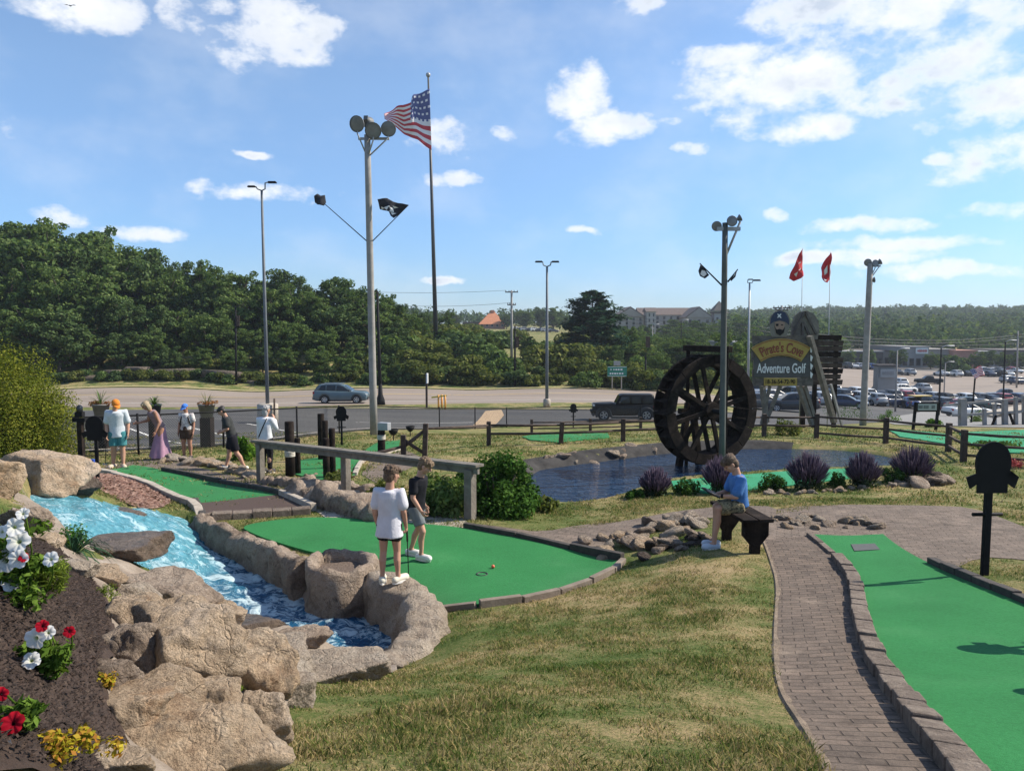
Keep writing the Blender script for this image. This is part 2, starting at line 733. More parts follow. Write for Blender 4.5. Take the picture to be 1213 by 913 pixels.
st = t.n('ShaderNodeVectorMath', operation='MULTIPLY', i_0=nrm, i_1=(1, 1, 1.7)).outputs[0]
n1 = t.n('ShaderNodeTexNoise', i_Scale=16.0, i_Detail=9, i_Roughness=0.6, i_Lacunarity=2.1)
t.l(st, n1.inputs['Vector'])
n2 = t.n('ShaderNodeTexNoise', i_Scale=7.0, i_Detail=5, i_Roughness=0.55)
t.l(t.n('ShaderNodeVectorMath', operation='ADD', i_0=st, i_1=(0.02, 0.01, -0.035)).outputs[0], n2.inputs['Vector'])
den = t.math('ADD', t.math('MULTIPLY', fld, 0.7), t.math('MULTIPLY', t.math('SUBTRACT', n1.outputs['Fac'], 0.5), 3.0))
alp = t.n('ShaderNodeMapRange', interpolation_type='SMOOTHERSTEP', i_1=-0.25, i_2=1.05)
t.l(den, alp.inputs[0])
wisp = t.n('ShaderNodeMapRange', interpolation_type='SMOOTHSTEP', i_1=0.42, i_2=0.8, i_3=0.02, i_4=0.22)
t.l(n2.outputs['Fac'], wisp.inputs[0])
al = t.math('MAXIMUM', t.math('MULTIPLY', alp.outputs[0], 0.97), wisp.outputs[0])
shade = t.n('ShaderNodeMapRange', i_1=0.42, i_2=0.62)
t.l(n2.outputs['Fac'], shade.inputs[0])
dsh = t.n('ShaderNodeMapRange', i_1=0.5, i_2=1.0)
t.l(den, dsh.inputs[0])
sh = t.math('MULTIPLY', shade.outputs[0], dsh.outputs[0])
kk = 1.0 / SKY_S
ccol = t.mix(sh, (0.68 * kk, 0.69 * kk, 0.705 * kk), (0.40 * kk, 0.455 * kk, 0.54 * kk))
tint = t.ramp(eln, [(0.0, (0.47, 0.62, 0.90)), (0.12, (0.61, 0.80, 1.05)), (0.3, (0.95, 1.07, 1.17)), (0.6, (1.08, 1.14, 1.19))])
skc = t.mix(1.0, sky.outputs[0], tint, 'MULTIPLY')
up = t.n('ShaderNodeMapRange', i_1=0.0, i_2=0.02)
t.l(eln, up.inputs[0])
fin = t.mix(t.math('MULTIPLY', al, up.outputs[0]), skc, ccol)
bg = t.n('ShaderNodeBackground', i_Strength=SKY_S)
t.l(fin, bg.inputs[0])
wo = t.n('ShaderNodeOutputWorld')
t.l(bg.outputs[0], wo.inputs[0])
world.cycles.sampling_method = 'MANUAL'
world.cycles.sample_map_resolution = 512

G1 = hits([(283, 625), (330, 617), (385, 614), (470, 620), (548, 627), (600, 636), (650, 648), (690, 657), (722, 662), (735, 667), (728, 676), (700, 690), (660, 703), (600, 715), (545, 723),
           (515, 724), (505, 705), (470, 692), (440, 676), (400, 664), (372, 657), (340, 648), (300, 635)])
G2 = hits([(121, 559), (158, 552), (225, 566), (310, 583), (330, 588), (234, 598), (184, 577)])
DECK = hits([(234, 598), (330, 588), (368, 606), (246, 614)])
G3 = hits([(350, 563), (356, 546), (430, 536), (447, 525), (474, 522), (472, 532), (428, 546), (420, 563), (385, 574)])
GA = hits([(618, 518), (655, 514), (720, 514), (722, 519), (662, 525), (628, 522)])
GB = hits([(1046, 508), (1083, 511), (1122, 515), (1124, 527), (1066, 518)])
GC = hits([(1136, 513), (1213, 510), (1290, 512), (1290, 540), (1195, 537), (1143, 526)])
GD = hits([(795, 571), (850, 566), (920, 560), (1005, 556), (1008, 567), (920, 578), (840, 585), (800, 581)])
GE_L = hits([(961, 635), (980, 650), (994, 663), (1011, 684), (1017, 699), (1020, 726), (1026, 749), (1039, 784), (1059, 811), (1089, 854), (1127, 896), (1160, 940), (1190, 990)])
GE_R = hits([(1046, 635), (1069, 653), (1104, 672), (1147, 691), (1213, 718), (1300, 755), (1420, 800), (1500, 860)])
GE_L = smooth_poly(GE_L, False, 2)
GE_R = smooth_poly(GE_R, False, 2)
GE = GE_L + list(reversed(GE_R))
POND = hits([(622, 556), (645, 551), (700, 543), (780, 533), (860, 528), (930, 528), (1000, 530), (1060, 538), (1090, 548), (1080, 556), (1010, 557), (920, 561), (850, 567), (797, 572), (765, 582),
             (735, 597), (690, 605), (640, 604), (615, 590), (605, 570)])
POND = smooth_poly(POND, True, 2)
PONDZ = 2.6
pc = [at_z(u, v, 2.6) for u, v in [(622, 556), (645, 552), (700, 545), (780, 535), (860, 530), (930, 530), (1000, 532), (1060, 540), (1090, 550), (1080, 557), (1010, 559), (920, 563), (850, 569), (797, 574), (765, 584),
                                   (735, 598), (690, 606), (640, 605), (615, 590), (605, 570)]]
POND = smooth_poly(pc, True, 2)

RIV_A = [(25, 577, 4.1), (60, 579, 4.05), (100, 588, 3.9), (135, 590, 3.7), (150, 606, 3.55), (180, 606, 3.4), (200, 612, 3.2), (240, 630, 3.02), (290, 652, 3.0), (330, 680, 2.98), (362, 704, 2.97), (380, 716, 2.95), (470, 716, 2.92), (500, 735, 2.92), (480, 765, 2.92),
         (450, 796, 2.92), (415, 792, 2.92), (380, 772, 2.92), (335, 752, 2.95), (258, 740, 2.98), (222, 718, 3.0), (172, 692, 3.3), (130, 678, 3.55), (98, 668, 3.72), (64, 632, 3.95), (22, 606, 4.08)]
rp = [at_z(*a) for a in RIV_A]
RIVER = smooth_poly(rp, True, 2)
RP = np.array([(p.x, p.y) for p in rp])
RZ = np.array([p.z for p in rp])


def river_z(x, y):
    d2 = (np.asarray(x)[..., None] - RP[:, 0]) ** 2 + (np.asarray(y)[..., None] - RP[:, 1]) ** 2
    w = 1 / (d2 + 0.15) ** 2
    return (w * RZ).sum(-1) / w.sum(-1)


CARVE.append(([(p.x, p.y) for p in smooth_poly(rp, True, 1)], lambda x, y: river_z(x, y) - 0.18, 0.22))
CARVE.append(([(p.x, p.y) for p in POND], PONDZ - 0.55, 0.9))

def grass_colour(t, co):
    """dry straw, tan and green patches in world metres"""
    big = t.noise(co, 0.55, 4, 0.6)
    mid = t.noise(co, 2.6, 5, 0.65)
    fine = t.noise(co, 38.0, 4, 0.7)
    f = t.math('ADD', t.math('ADD', t.math('MULTIPLY', big, 0.55), t.math('MULTIPLY', mid, 0.45)), t.math('MULTIPLY', t.math('SUBTRACT', fine, 0.5), 0.5))
    return f, t.ramp(f, [(0.33, (0.052, 0.085, 0.02)), (0.44, (0.105, 0.135, 0.038)), (0.53, (0.205, 0.185, 0.078)), (0.605, (0.34, 0.26, 0.13)), (0.70, (0.40, 0.295, 0.175))])


gm, t = newmat('grass_ground')
co = t.n('ShaderNodeTexCoord').outputs['Object']
f, c = grass_colour(t, co)
bs = t.n('ShaderNodeBsdfPrincipled', i_Roughness=0.95)
bs.inputs['Specular IOR Level'].default_value = 0.1
t.l(c, bs.inputs['Base Color'])
bp = t.n('ShaderNodeBump', i_Strength=0.9, i_Distance=0.03)
t.l(t.noise(co, 45.0, 6, 0.7), bp.inputs['Height'])
t.l(bp.outputs[0], bs.inputs['Normal'])
t.l(bs.outputs[0], t.n('ShaderNodeOutputMaterial').inputs[0])

front = np.concatenate([np.radians(np.arange(-180, -44, 6.0)), np.radians(np.arange(-44, 44.01, 0.3)), np.radians(np.arange(50, 180, 6.0))])
rad = np.concatenate([np.geomspace(0.6, 45, 330), np.geomspace(46, 1600, 80)])
TH, RR = np.meshgrid(front, rad)
X, Y = RR * np.sin(TH), RR * np.cos(TH)
Z = H(X.ravel(), Y.ravel())
nt, nr = len(front), len(rad)
vs = np.stack([X.ravel(), Y.ravel(), Z], -1)
idx = np.arange(nt * nr).reshape(nr, nt)
q = np.stack([idx[:-1, :], np.roll(idx, -1, 1)[:-1, :], np.roll(idx, -1, 1)[1:, :], idx[1:, :]], -1).reshape(-1, 4)
cen = len(vs)
vs = np.concatenate([vs, [[0, 0, H(0.0, 0.3)]]])
me = bpy.data.meshes.new('ground')
me.from_pydata(vs.tolist(), [], q[:, ::-1].tolist() + [(int(idx[0, i]), int(idx[0, (i + 1) % nt]), cen)[::-1] for i in range(nt)])
me.materials.append(gm)
me.polygons.foreach_set('use_smooth', [True] * len(me.polygons))
bm = bmesh.new(); bm.from_mesh(me); bmesh.ops.recalc_face_normals(bm, faces=bm.faces)
if sum(f.normal.z for f in bm.faces) < 0:
    bmesh.ops.reverse_faces(bm, faces=bm.faces)
bm.to_mesh(me); bm.free()
tag(link('ground', me), 'dry patchy mown grass on the mound and around the course', 'ground', kind='structure')

def turf_mat(name, base, wear):
    m, t = newmat(name)
    co = t.n('ShaderNodeTexCoord').outputs['Object']
    fine = t.noise(co, 160.0, 3, 0.8)
    big = t.noise(co, 1.1, 5, 0.6)
    f = t.math('ADD', t.math('ADD', t.math('MULTIPLY', fine, 0.4), t.math('MULTIPLY', t.noise(co, 42.0, 4, 0.8), 0.4)), t.math('MULTIPLY', big, 0.2))
    c = t.ramp(f, [(0.40, tuple(k * 0.66 for k in base)), (0.5, base), (0.62, wear)])
    wr = t.n('ShaderNodeMapRange', interpolation_type='SMOOTHSTEP', i_1=0.5, i_2=0.68, i_4=0.3)
    t.l(t.noise(co, 0.55, 6, 0.62, 0.6), wr.inputs[0])
    c = t.mix(wr.outputs[0], c, (wear[0] * 1.8, wear[1] * 1.05, wear[2] * 1.3))
    dt = t.n('ShaderNodeMapRange', interpolation_type='SMOOTHSTEP', i_1=0.66, i_2=0.74, i_4=0.6)
    t.l(t.noise(co, 9.0, 6, 0.75), dt.inputs[0])
    c = t.mix(dt.outputs[0], c, (0.03, 0.10, 0.03))
    bs = t.n('ShaderNodeBsdfPrincipled', i_Roughness=0.9)
    bs.inputs['Specular IOR Level'].default_value = 0.08
    bs.inputs['Sheen Weight'].default_value = 0.05
    t.l(c, bs.inputs['Base Color'])
    bp = t.n('ShaderNodeBump', i_Strength=0.6, i_Distance=0.006)
    t.l(fine, bp.inputs['Height'])
    t.l(bp.outputs[0], bs.inputs['Normal'])
    t.l(bs.outputs[0], t.n('ShaderNodeOutputMaterial').inputs[0])
    return m


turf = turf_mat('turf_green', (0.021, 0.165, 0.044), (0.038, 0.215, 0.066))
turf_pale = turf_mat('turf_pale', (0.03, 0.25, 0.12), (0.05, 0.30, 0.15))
m_kerb = M('kerb_brick', [(0.075, 0.054, 0.04), (0.17, 0.13, 0.10), (0.29, 0.235, 0.185)], scale=14, rough=0.95, bump=1.5, bscale=45, island=0.3)
m_kerb_dark = M('kerb_dark', [(0.035, 0.03, 0.028), (0.075, 0.062, 0.052)], scale=8, rough=0.95, bump=0.6, bscale=40)
m_conc = M('concrete', [(0.26, 0.22, 0.18), (0.38, 0.33, 0.27), (0.46, 0.41, 0.34)], scale=5, rough=0.95, bump=0.5, bscale=40)


def brick_kerb(name, line, w, h, blk, mat, parent, seed=0, sink=0.08, lift=0.0, side=0.0):
    """a row of separate blocks laid along a line on the ground; side shifts it sideways"""
    rr = random.Random(seed)
    mb = MB()
    line = [Vector(p) for p in line]
    tot = sum((q - p).length for p, q in zip(line[:-1], line[1:]))
    P = resample(line, max(2, round(tot / blk) + 1))
    for i in range(len(P) - 1):
        a, b = P[i].copy(), P[i + 1].copy()
        d = (b - a)
        if d.length < blk * 0.3:
            continue
        n = Vector((-d.y, d.x, 0)).normalized()
        a = a + n * side
        b = b + n * side
        a.z = H(a.x, a.y)
        b.z = H(b.x, b.y)
        g = d.normalized() * 0.006
        dz = rr.uniform(-0.012, 0.012) + lift
        o = n * rr.uniform(-0.008, 0.008)
        a2 = a + g + o + Vector((0, 0, (h - sink) / 2 + dz))
        b2 = b - g + o + Vector((0, 0, (h - sink) / 2 + dz + rr.uniform(-0.006, 0.006)))
        mb.bar(a2, b2, w, h + sink)
    return mb.build(name, mat, parent, bevel=min(w, h) * 0.12)


def hole_cup(parent, u, v):
    p = hit(u, v)
    m1 = MB().lathe([(0.075, 0.0), (0.075, 0.012), (0.06, 0.012), (0.058, 0.002)], 20, (0, 0, 0))
    o = m1.build('hole', M('cup_black', [(0.012, 0.012, 0.012)], rough=0.6), parent, p + Vector((0, 0, 0.03)))
    return o


def green(name, label, poly, mat, step, lift=0.035):
    root = thing(name, label, 'putting green', (0, 0, 0))
    sheet('carpet', poly, mat, lift, step, root, zfun=H0, edge=lift + 0.03)
    return root


g1 = green('putting_green', 'wide kidney shaped green putting carpet around the red ball, boys standing on it', smooth_poly(G1, True, 2), turf, 0.16)
hole_cup(g1, 571, 683)
brick_kerb('stone_edging', smooth_poly([hit(*p) for p in [(735, 667), (728, 676), (700, 690), (660, 703), (600, 715), (545, 723), (518, 724)]], False, 2), 0.075, 0.05, 0.5, M('edge_tan', [(0.16, 0.125, 0.095), (0.26, 0.21, 0.165)], scale=6, rough=0.95, bump=0.6, bscale=40), g1, 3, side=0.04, lift=0.03)
brick_kerb('timber_edging', [hit(*p) for p in [(548, 627), (600, 636), (650, 648), (690, 657), (722, 662), (735, 667)]], 0.09, 0.11, 1.1, m_kerb_dark, g1, 4, side=0.05)
g2 = green('putting_green', 'green putting carpet below the man in the orange cap, sloping to a striped ramp', G2, turf, 0.2)
hole_cup(g2, 149, 557)
brick_kerb('timber_edging', [hit(*p) for p in [(190, 559), (225, 566), (310, 583), (330, 588)]], 0.09, 0.12, 1.2, m_kerb_dark, g2, 5, side=0.05)
brick_kerb('stone_edging', [hit(*p) for p in [(121, 560), (184, 577), (234, 598), (246, 614)]], 0.14, 0.10, 0.8, m_conc, g2, 6, side=-0.08)
g3 = green('putting_green', 'green putting carpet winding behind the dark timber pilings', G3, turf, 0.2)
brick_kerb('stone_edging', [hit(*p) for p in [(474, 533), (428, 547), (420, 563)]], 0.1, 0.09, 0.7, m_conc, g3, 7)
ga = green('putting_green', 'small green putting carpet beyond the rail fence left of the wheel', GA, turf, 0.4)
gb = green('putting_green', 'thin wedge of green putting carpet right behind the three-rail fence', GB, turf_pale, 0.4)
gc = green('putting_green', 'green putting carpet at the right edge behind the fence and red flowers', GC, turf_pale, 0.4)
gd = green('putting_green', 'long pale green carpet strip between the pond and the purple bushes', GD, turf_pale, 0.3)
ge = green('putting_green', 'long green putting carpet with brick kerb in the right corner, tee mat at its end', GE, turf, 0.14)
brick_kerb('brick_kerb', [p for p in GE_L if p.y < 9.3], 0.14, 0.085, 0.24, m_kerb, ge, 8, sink=0.16, side=-0.02)
brick_kerb('brick_kerb', [p for p in GE_R if p.y < 8.9], 0.11, 0.10, 0.35, m_kerb_dark, ge, 9, sink=0.12, side=0.04)
brick_kerb('stone_edging', [p for p in GE_L if p.y > 9.2], 0.08, 0.055, 0.5, m_kerb, ge, 10, side=-0.03)
tm = hits([(1008, 648), (1036, 647), (1042, 654), (1012, 656)])
sheet('tee_mat', tm, M('mat_grey', [(0.06, 0.065, 0.065), (0.09, 0.095, 0.095)], scale=30, rough=0.95), 0.045, 0.1, ge, edge=0.03)

ramp_t = thing('ramp', 'brown ridged ramp stepping down between two green carpets', 'ramp')
dk, t = newmat('ridged_brown')
co = t.n('ShaderNodeTexCoord').outputs['Object']
mp = t.n('ShaderNodeMapping', i_Vector=co, i_Rotation=(0, 0, R(35)))
wv_ = t.n('ShaderNodeTexWave', i_Scale=5.0, i_Distortion=0.3, i_Detail=1.0)
t.l(mp.outputs[0], wv_.inputs['Vector'])
bs = t.n('ShaderNodeBsdfPrincipled', i_Roughness=0.9)
t.l(t.ramp(wv_.outputs['Fac'], [(0.2, (0.03, 0.018, 0.013)), (0.6, (0.085, 0.05, 0.04)), (0.9, (0.12, 0.075, 0.06))]), bs.inputs['Base Color'])
bp = t.n('ShaderNodeBump', i_Strength=1.0, i_Distance=0.02)
t.l(wv_.outputs['Fac'], bp.inputs['Height'])
t.l(bp.outputs[0], bs.inputs['Normal'])
t.l(bs.outputs[0], t.n('ShaderNodeOutputMaterial').inputs[0])
sheet('deck', DECK, dk, 0.04, 0.2, ramp_t, edge=0.08)
brick_kerb('brick_step', hits([(236, 618), (250, 616), (310, 612), (368, 608)]), 0.22, 0.10, 0.34, m_kerb, ramp_t, 11, lift=0.02)
brick_kerb('side_beam', hits([(330, 588), (368, 606)]), 0.12, 0.14, 1.6, m_conc, ramp_t, 12, side=0.05)
brick_kerb('side_beam', hits([(234, 596), (247, 614)]), 0.12, 0.12, 1.6, m_kerb_dark, ramp_t, 13, side=-0.05)

def brick_mat(name, c1, c2, c3, mortar, bw, bh, rot=0.0, uv=False):
    m, t = newmat(name)
    tc = t.n('ShaderNodeTexCoord')
    co = tc.outputs['UV' if uv else 'Object']
    warp = t.n('ShaderNodeTexNoise', i_Scale=2.5, i_Detail=2)
    t.l(co, warp.inputs['Vector'])
    co2 = t.n('ShaderNodeVectorMath', operation='MULTIPLY_ADD', i_0=warp.outputs['Color'], i_1=(0.05, 0.05, 0), i_2=co).outputs[0]
    mp = t.n('ShaderNodeMapping', i_Vector=co2, i_Rotation=(0, 0, rot))
    b = t.n('ShaderNodeTexBrick', i_Scale=1.0, i_Mortar_Size=0.007, i_Mortar_Smooth=0.5, i_Bias=0.0, i_Brick_Width=bw, i_Row_Height=bh)
    t.l(mp.outputs[0], b.inputs['Vector'])
    b.inputs['Color1'].default_value = c1 + (1,)
    b.inputs['Color2'].default_value = c2 + (1,)
    b.inputs['Mortar'].default_value = mortar + (1,)
    co3 = tc.outputs['Object']
    n = t.noise(co3, 1.6, 6, 0.65)
    nf = t.noise(co3, 70, 4, 0.7)
    c = t.mix(t.math('MULTIPLY', n, 0.7), b.outputs['Color'], c3)
    c = t.mix(0.55, c, t.ramp(nf, [(0.3, (0.35, 0.35, 0.35)), (0.7, (1.25, 1.22, 1.2))]), 'MULTIPLY')
    c = t.mix(0.75, c, t.ramp(t.noise(co3, 4.5, 8, 0.75, 0.5), [(0.32, (0.45, 0.44, 0.43)), (0.5, (1, 1, 1)), (0.68, (1.3, 1.27, 1.22))]), 'MULTIPLY')
    sandf = t.n('ShaderNodeMapRange', interpolation_type='SMOOTHSTEP', i_1=0.6, i_2=0.72, i_4=0.6)
    t.l(t.noise(co3, 1.1, 6, 0.7), sandf.inputs[0])
    c = t.mix(sandf.outputs[0], c, (0.30, 0.235, 0.18))
    bs = t.n('ShaderNodeBsdfPrincipled', i_Roughness=0.95)
    bs.inputs['Specular IOR Level'].default_value = 0.2
    t.l(c, bs.inputs['Base Color'])
    bp = t.n('ShaderNodeBump', i_Strength=0.8, i_Distance=0.012)
    t.l(t.math('ADD', t.math('MULTIPLY', b.outputs['Fac'], -1.0), t.math('MULTIPLY', nf, 0.5)), bp.inputs['Height'])
    t.l(bp.outputs[0], bs.inputs['Normal'])
    t.l(bs.outputs[0], t.n('ShaderNodeOutputMaterial').inputs[0])
    return m


pave = brick_mat('pavers', (0.19, 0.146, 0.117), (0.105, 0.084, 0.069), (0.27, 0.22, 0.18), (0.045, 0.036, 0.03), 0.20, 0.10, R(20))
pave_uv = brick_mat('pavers_along', (0.165, 0.125, 0.10), (0.085, 0.067, 0.056), (0.20, 0.16, 0.13), (0.028, 0.022, 0.018), 0.20, 0.10, 0.0, True)
LL = smooth_poly(hits([(903, 640), (912, 665), (920, 691), (917, 734), (916, 776), (921, 819), (952, 865), (974, 913), (1000, 970)]), False, 2)
RRp = [p for p in GE_L]


na, nb = 90, 16
A1, B1 = resample(LL, na), resample(RRp, na)
vs, uvs = [], []
s = 0
for i in range(na):
    if i:
        s += ((A1[i] - A1[i - 1]).length + (B1[i] - B1[i - 1]).length) / 2
    w = (A1[i] - B1[i]).length
    for j in range(nb):
        p = A1[i].lerp(B1[i], j / (nb - 1))
        vs.append((p.x, p.y, H(p.x, p.y) + 0.012))
        uvs.append((w * j / (nb - 1), s))
fs = [(i * nb + j, (i + 1) * nb + j, (i + 1) * nb + j + 1, i * nb + j + 1) for i in range(na - 1) for j in range(nb - 1)]
me = bpy.data.meshes.new('path')
me.from_pydata(vs, [], fs)
ul = me.uv_layers.new(name='UVMap')
for lp in me.loops:
    ul.data[lp.index].uv = uvs[lp.vertex_index]
me.materials.append(pave_uv)
bm = bmesh.new(); bm.from_mesh(me)
for f in bm.faces:
    f.smooth = True
    if f.normal.z < 0:
        f.normal_flip()
bm.to_mesh(me); bm.free()
tag(link('path', me), 'curved brick path between the grass and the right putting green', 'path', kind='structure')
DIRT_SIDE = 1.0     # the lawn lies on the path's left, seen walking towards the camera


def ragged_strip(name, line, w, mat, lift, label, seed):
    P = dense(line, 0.07, closed=False)
    vs, fs = [], []
    for i, p in enumerate(P):
        d = P[min(i + 1, len(P) - 1)] - P[max(i - 1, 0)]
        n = Vector((-d.y, d.x, 0)).normalized()
        k = w * (0.6 + 0.9 * abs(mnoise.fractal(Vector((i * 0.09, seed, 0)), 0.7, 2.2, 4)))
        for q_ in (p - n * k * DIRT_SIDE, p, p + DIRT_SIDE * n * w * (0.5 + 0.8 * abs(mnoise.fractal(Vector((i * 0.11, seed + 9, 0)), 0.7, 2.2, 4)))):
            vs.append((q_.x, q_.y, H(q_.x, q_.y) + (lift if len(vs) % 3 else -0.03)))
        if i:
            a = 3 * i
            fs += [(a - 3, a - 2, a + 1, a), (a - 2, a - 1, a + 2, a + 1)]
    me = bpy.data.meshes.new(name)
    me.from_pydata(vs, [], fs)
    me.materials.append(mat)
    return tag(link(name, me), label, 'dirt', kind='structure')


m_dirt = M('sandy_dirt', [(0.13, 0.10, 0.07), (0.22, 0.165, 0.115), (0.30, 0.23, 0.165)], scale=7, rough=1.0, bump=1.0, bscale=50)
ragged_strip('dirt_edge', LL, 0.045, m_dirt, 0.017, 'bare sandy dirt along the lawn side of the brick path', 2.0)
pl = smooth_poly(hits([(890, 612), (925, 601), (1000, 598), (1100, 599), (1151, 601), (1213, 624), (1270, 645), (1270, 672), (1213, 663), (1160, 660), (1127, 676), (1104, 674), (1069, 655), (1046, 637), (1000, 638), (961, 638),
                       (930, 645), (903, 642)]), True, 1)
tag(sheet('path', pl, pave, 0.008, 0.25), 'wide brick landing behind the right green', 'path', kind='structure')
pl = smooth_poly(hits([(556, 620), (600, 625), (640, 631), (692, 621), (737, 618), (800, 606), (864, 599), (925, 600), (905, 618), (840, 612), (770, 628), (737, 634), (705, 653), (692, 657), (650, 649), (600, 638), (552, 628)]), True, 1)
tag(sheet('path', pl, pave, 0.010, 0.2), 'brick path curving from the handrail to the bench', 'path', kind='structure')
pl = hits([(98, 563), (125, 551), (190, 542), (215, 548), (300, 569), (335, 579), (375, 585), (372, 604), (330, 588), (310, 583), (225, 566), (158, 552), (121, 559)])
tag(sheet('path', pl, pave, 0.008, 0.25), 'brick path where the people stand by the back green', 'path', kind='structure')
pl = hits([(335, 579), (400, 584), (470, 600), (548, 612), (556, 622), (548, 627), (470, 620), (385, 613), (372, 604), (375, 585)])
tag(sheet('path', pl, m_conc, 0.008, 0.2), 'sandy concrete walkway under the wooden handrail', 'path', kind='structure')
pl = hits([(428, 562), (440, 545), (480, 533), (505, 545), (470, 562), (445, 572)])
tag(sheet('path', pl, pave, 0.008, 0.25), 'brick path behind the handrail', 'path', kind='structure')

m_chip = M('bark_chip', [(0.09, 0.045, 0.03), (0.20, 0.10, 0.07), (0.33, 0.20, 0.15), (0.42, 0.29, 0.23)], scale=28, rough=0.95, bump=1.0, bscale=60, island=0.6)
m_mulch = M('mulch', [(0.012, 0.007, 0.005), (0.034, 0.020, 0.014), (0.06, 0.036, 0.025), (0.16, 0.11, 0.08)], scale=40, rough=0.95, bump=1.0, bscale=70, island=0.5)


def chips(name, poly, mat, per_m2, size, lift, label, base_mat, hump=0.0):
    P = [(p.x, p.y) for p in poly]
    xs = [p[0] for p in P]; ys = [p[1] for p in P]
    area = (max(xs) - min(xs)) * (max(ys) - min(ys))
    n = int(area * per_m2)
    x = rng.uniform(min(xs), max(xs), n); y = rng.uniform(min(ys), max(ys), n)
    sdv = poly_sd(x, y, P)
    k = sdv > 0.02
    x, y, sdv = x[k], y[k], sdv[k]
    z = H(x, y) + lift + hump * sstep(sdv / 0.8) + rng.uniform(0, 0.015, len(x))
    n = len(x)
    a = rng.uniform(0, math.tau, n); L = size * rng.uniform(0.5, 1.5, n); w = L * rng.uniform(0.25, 0.6, n)
    tx, ty = rng.normal(0, 0.28, n), rng.normal(0, 0.28, n)
    c, s_ = np.cos(a), np.sin(a)
    ex = np.stack([c, s_, tx], -1) * L[:, None]; ey = np.stack([-s_, c, ty], -1) * w[:, None]
    o = np.stack([x, y, z], -1)
    V = np.stack([o - ex - ey, o + ex - ey, o + ex + ey, o - ex + ey], 1).reshape(-1, 3)
    me = fastmesh(name, V, 4, mat)
    base = sheet(name + '_base', poly, base_mat, lift, 0.12, zfun=lambda x_, y_: H(x_, y_) + hump * sstep(poly_sd(x_, y_, P) / 0.8))
    bmj = bmesh.new()
    bmj.from_mesh(base.data)
    bmj.from_mesh(me)
    base.data.materials.clear()
    bmj.to_mesh(base.data)
    bmj.free()
    base.data.materials.append(mat)
    base.name = name
    bpy.data.meshes.remove(me)
    return tag(base, label, name.replace('_', ' '), kind='stuff')


chips('wood_chips', smooth_poly(hits([(108, 566), (121, 561), (184, 578), (206, 592), (190, 603), (160, 606), (138, 592), (112, 575)]), True, 1), m_chip, 900, 0.035, 0.02, 'reddish bark chips heaped beside the cascade', m_chip, 0.10)
m_bank = M('bank_grit', [(0.13, 0.10, 0.075), (0.25, 0.20, 0.155), (0.34, 0.285, 0.23)], scale=3, rough=0.95, bump=1.0, bscale=35)
pl = smooth_poly(hits([(30, 580), (110, 610), (150, 640), (190, 665), (240, 685), (290, 700), (340, 712), (390, 735), (450, 770), (475, 790), (455, 805), (400, 800), (350, 800), (335, 870), (320, 930), (175, 940), (145, 870), (122, 815), (138, 770), (128, 718), (103, 684), (68, 655), (30, 625), (10, 600)]), True, 1)
tag(sheet('stream_bank', pl, m_bank, 0.02, 0.12, zfun=lambda x, y: H(x, y) + np.array([0.07 * mnoise.fractal(Vector((a * 2, b * 2, 1)), 0.9, 2.1, 4) for a, b in zip(x, y)])), 'gritty tan bank between the boulders', 'bank', kind='structure')
chips('mulch', smooth_poly(hits([(-120, 640), (20, 636), (70, 655), (105, 682), (130, 715), (140, 770), (125, 830), (150, 880), (180, 930), (180, 980), (-160, 1000), (-200, 760)]), True, 1), m_mulch, 12000, 0.0065, 0.03, 'dark brown bark mulch of the flower bed', m_mulch)

def asphalt(name, a, b, c):
    m, t = newmat(name)
    co = t.n('ShaderNodeTexCoord').outputs['Object']
    st = t.n('ShaderNodeMapping', i_Vector=co, i_Scale=(0.05, 0.35, 1))
    f = t.math('ADD', t.math('MULTIPLY', t.noise(st.outputs[0], 1.0, 6, 0.6), 0.7), t.math('MULTIPLY', t.noise(co, 3.0, 5, 0.7), 0.3))
    bs = t.n('ShaderNodeBsdfPrincipled', i_Roughness=0.9)
    bs.inputs['Specular IOR Level'].default_value = 0.25
    t.l(t.ramp(f, [(0.35, a), (0.5, b), (0.65, c)]), bs.inputs['Base Color'])
    bp = t.n('ShaderNodeBump', i_Strength=0.3, i_Distance=0.01)
    t.l(t.noise(co, 60, 3), bp.inputs['Height'])
    t.l(bp.outputs[0], bs.inputs['Normal'])
    t.l(bs.outputs[0], t.n('ShaderNodeOutputMaterial').inputs[0])
    return m


m_lot = asphalt('lot_asphalt', (0.055, 0.055, 0.058), (0.075, 0.073, 0.072), (0.105, 0.10, 0.096))
m_road = asphalt('road_concrete', (0.20, 0.165, 0.135), (0.25, 0.205, 0.17), (0.29, 0.24, 0.20))
m_line = M('road_paint', [(0.62, 0.60, 0.55), (0.75, 0.73, 0.68)], scale=3, rough=0.8)
m_yell = M('road_paint_yellow', [(0.55, 0.36, 0.05), (0.68, 0.46, 0.08)], scale=3, rough=0.8)
def gy_(pts):
    return [on_ground(u, y) for u, y in pts]


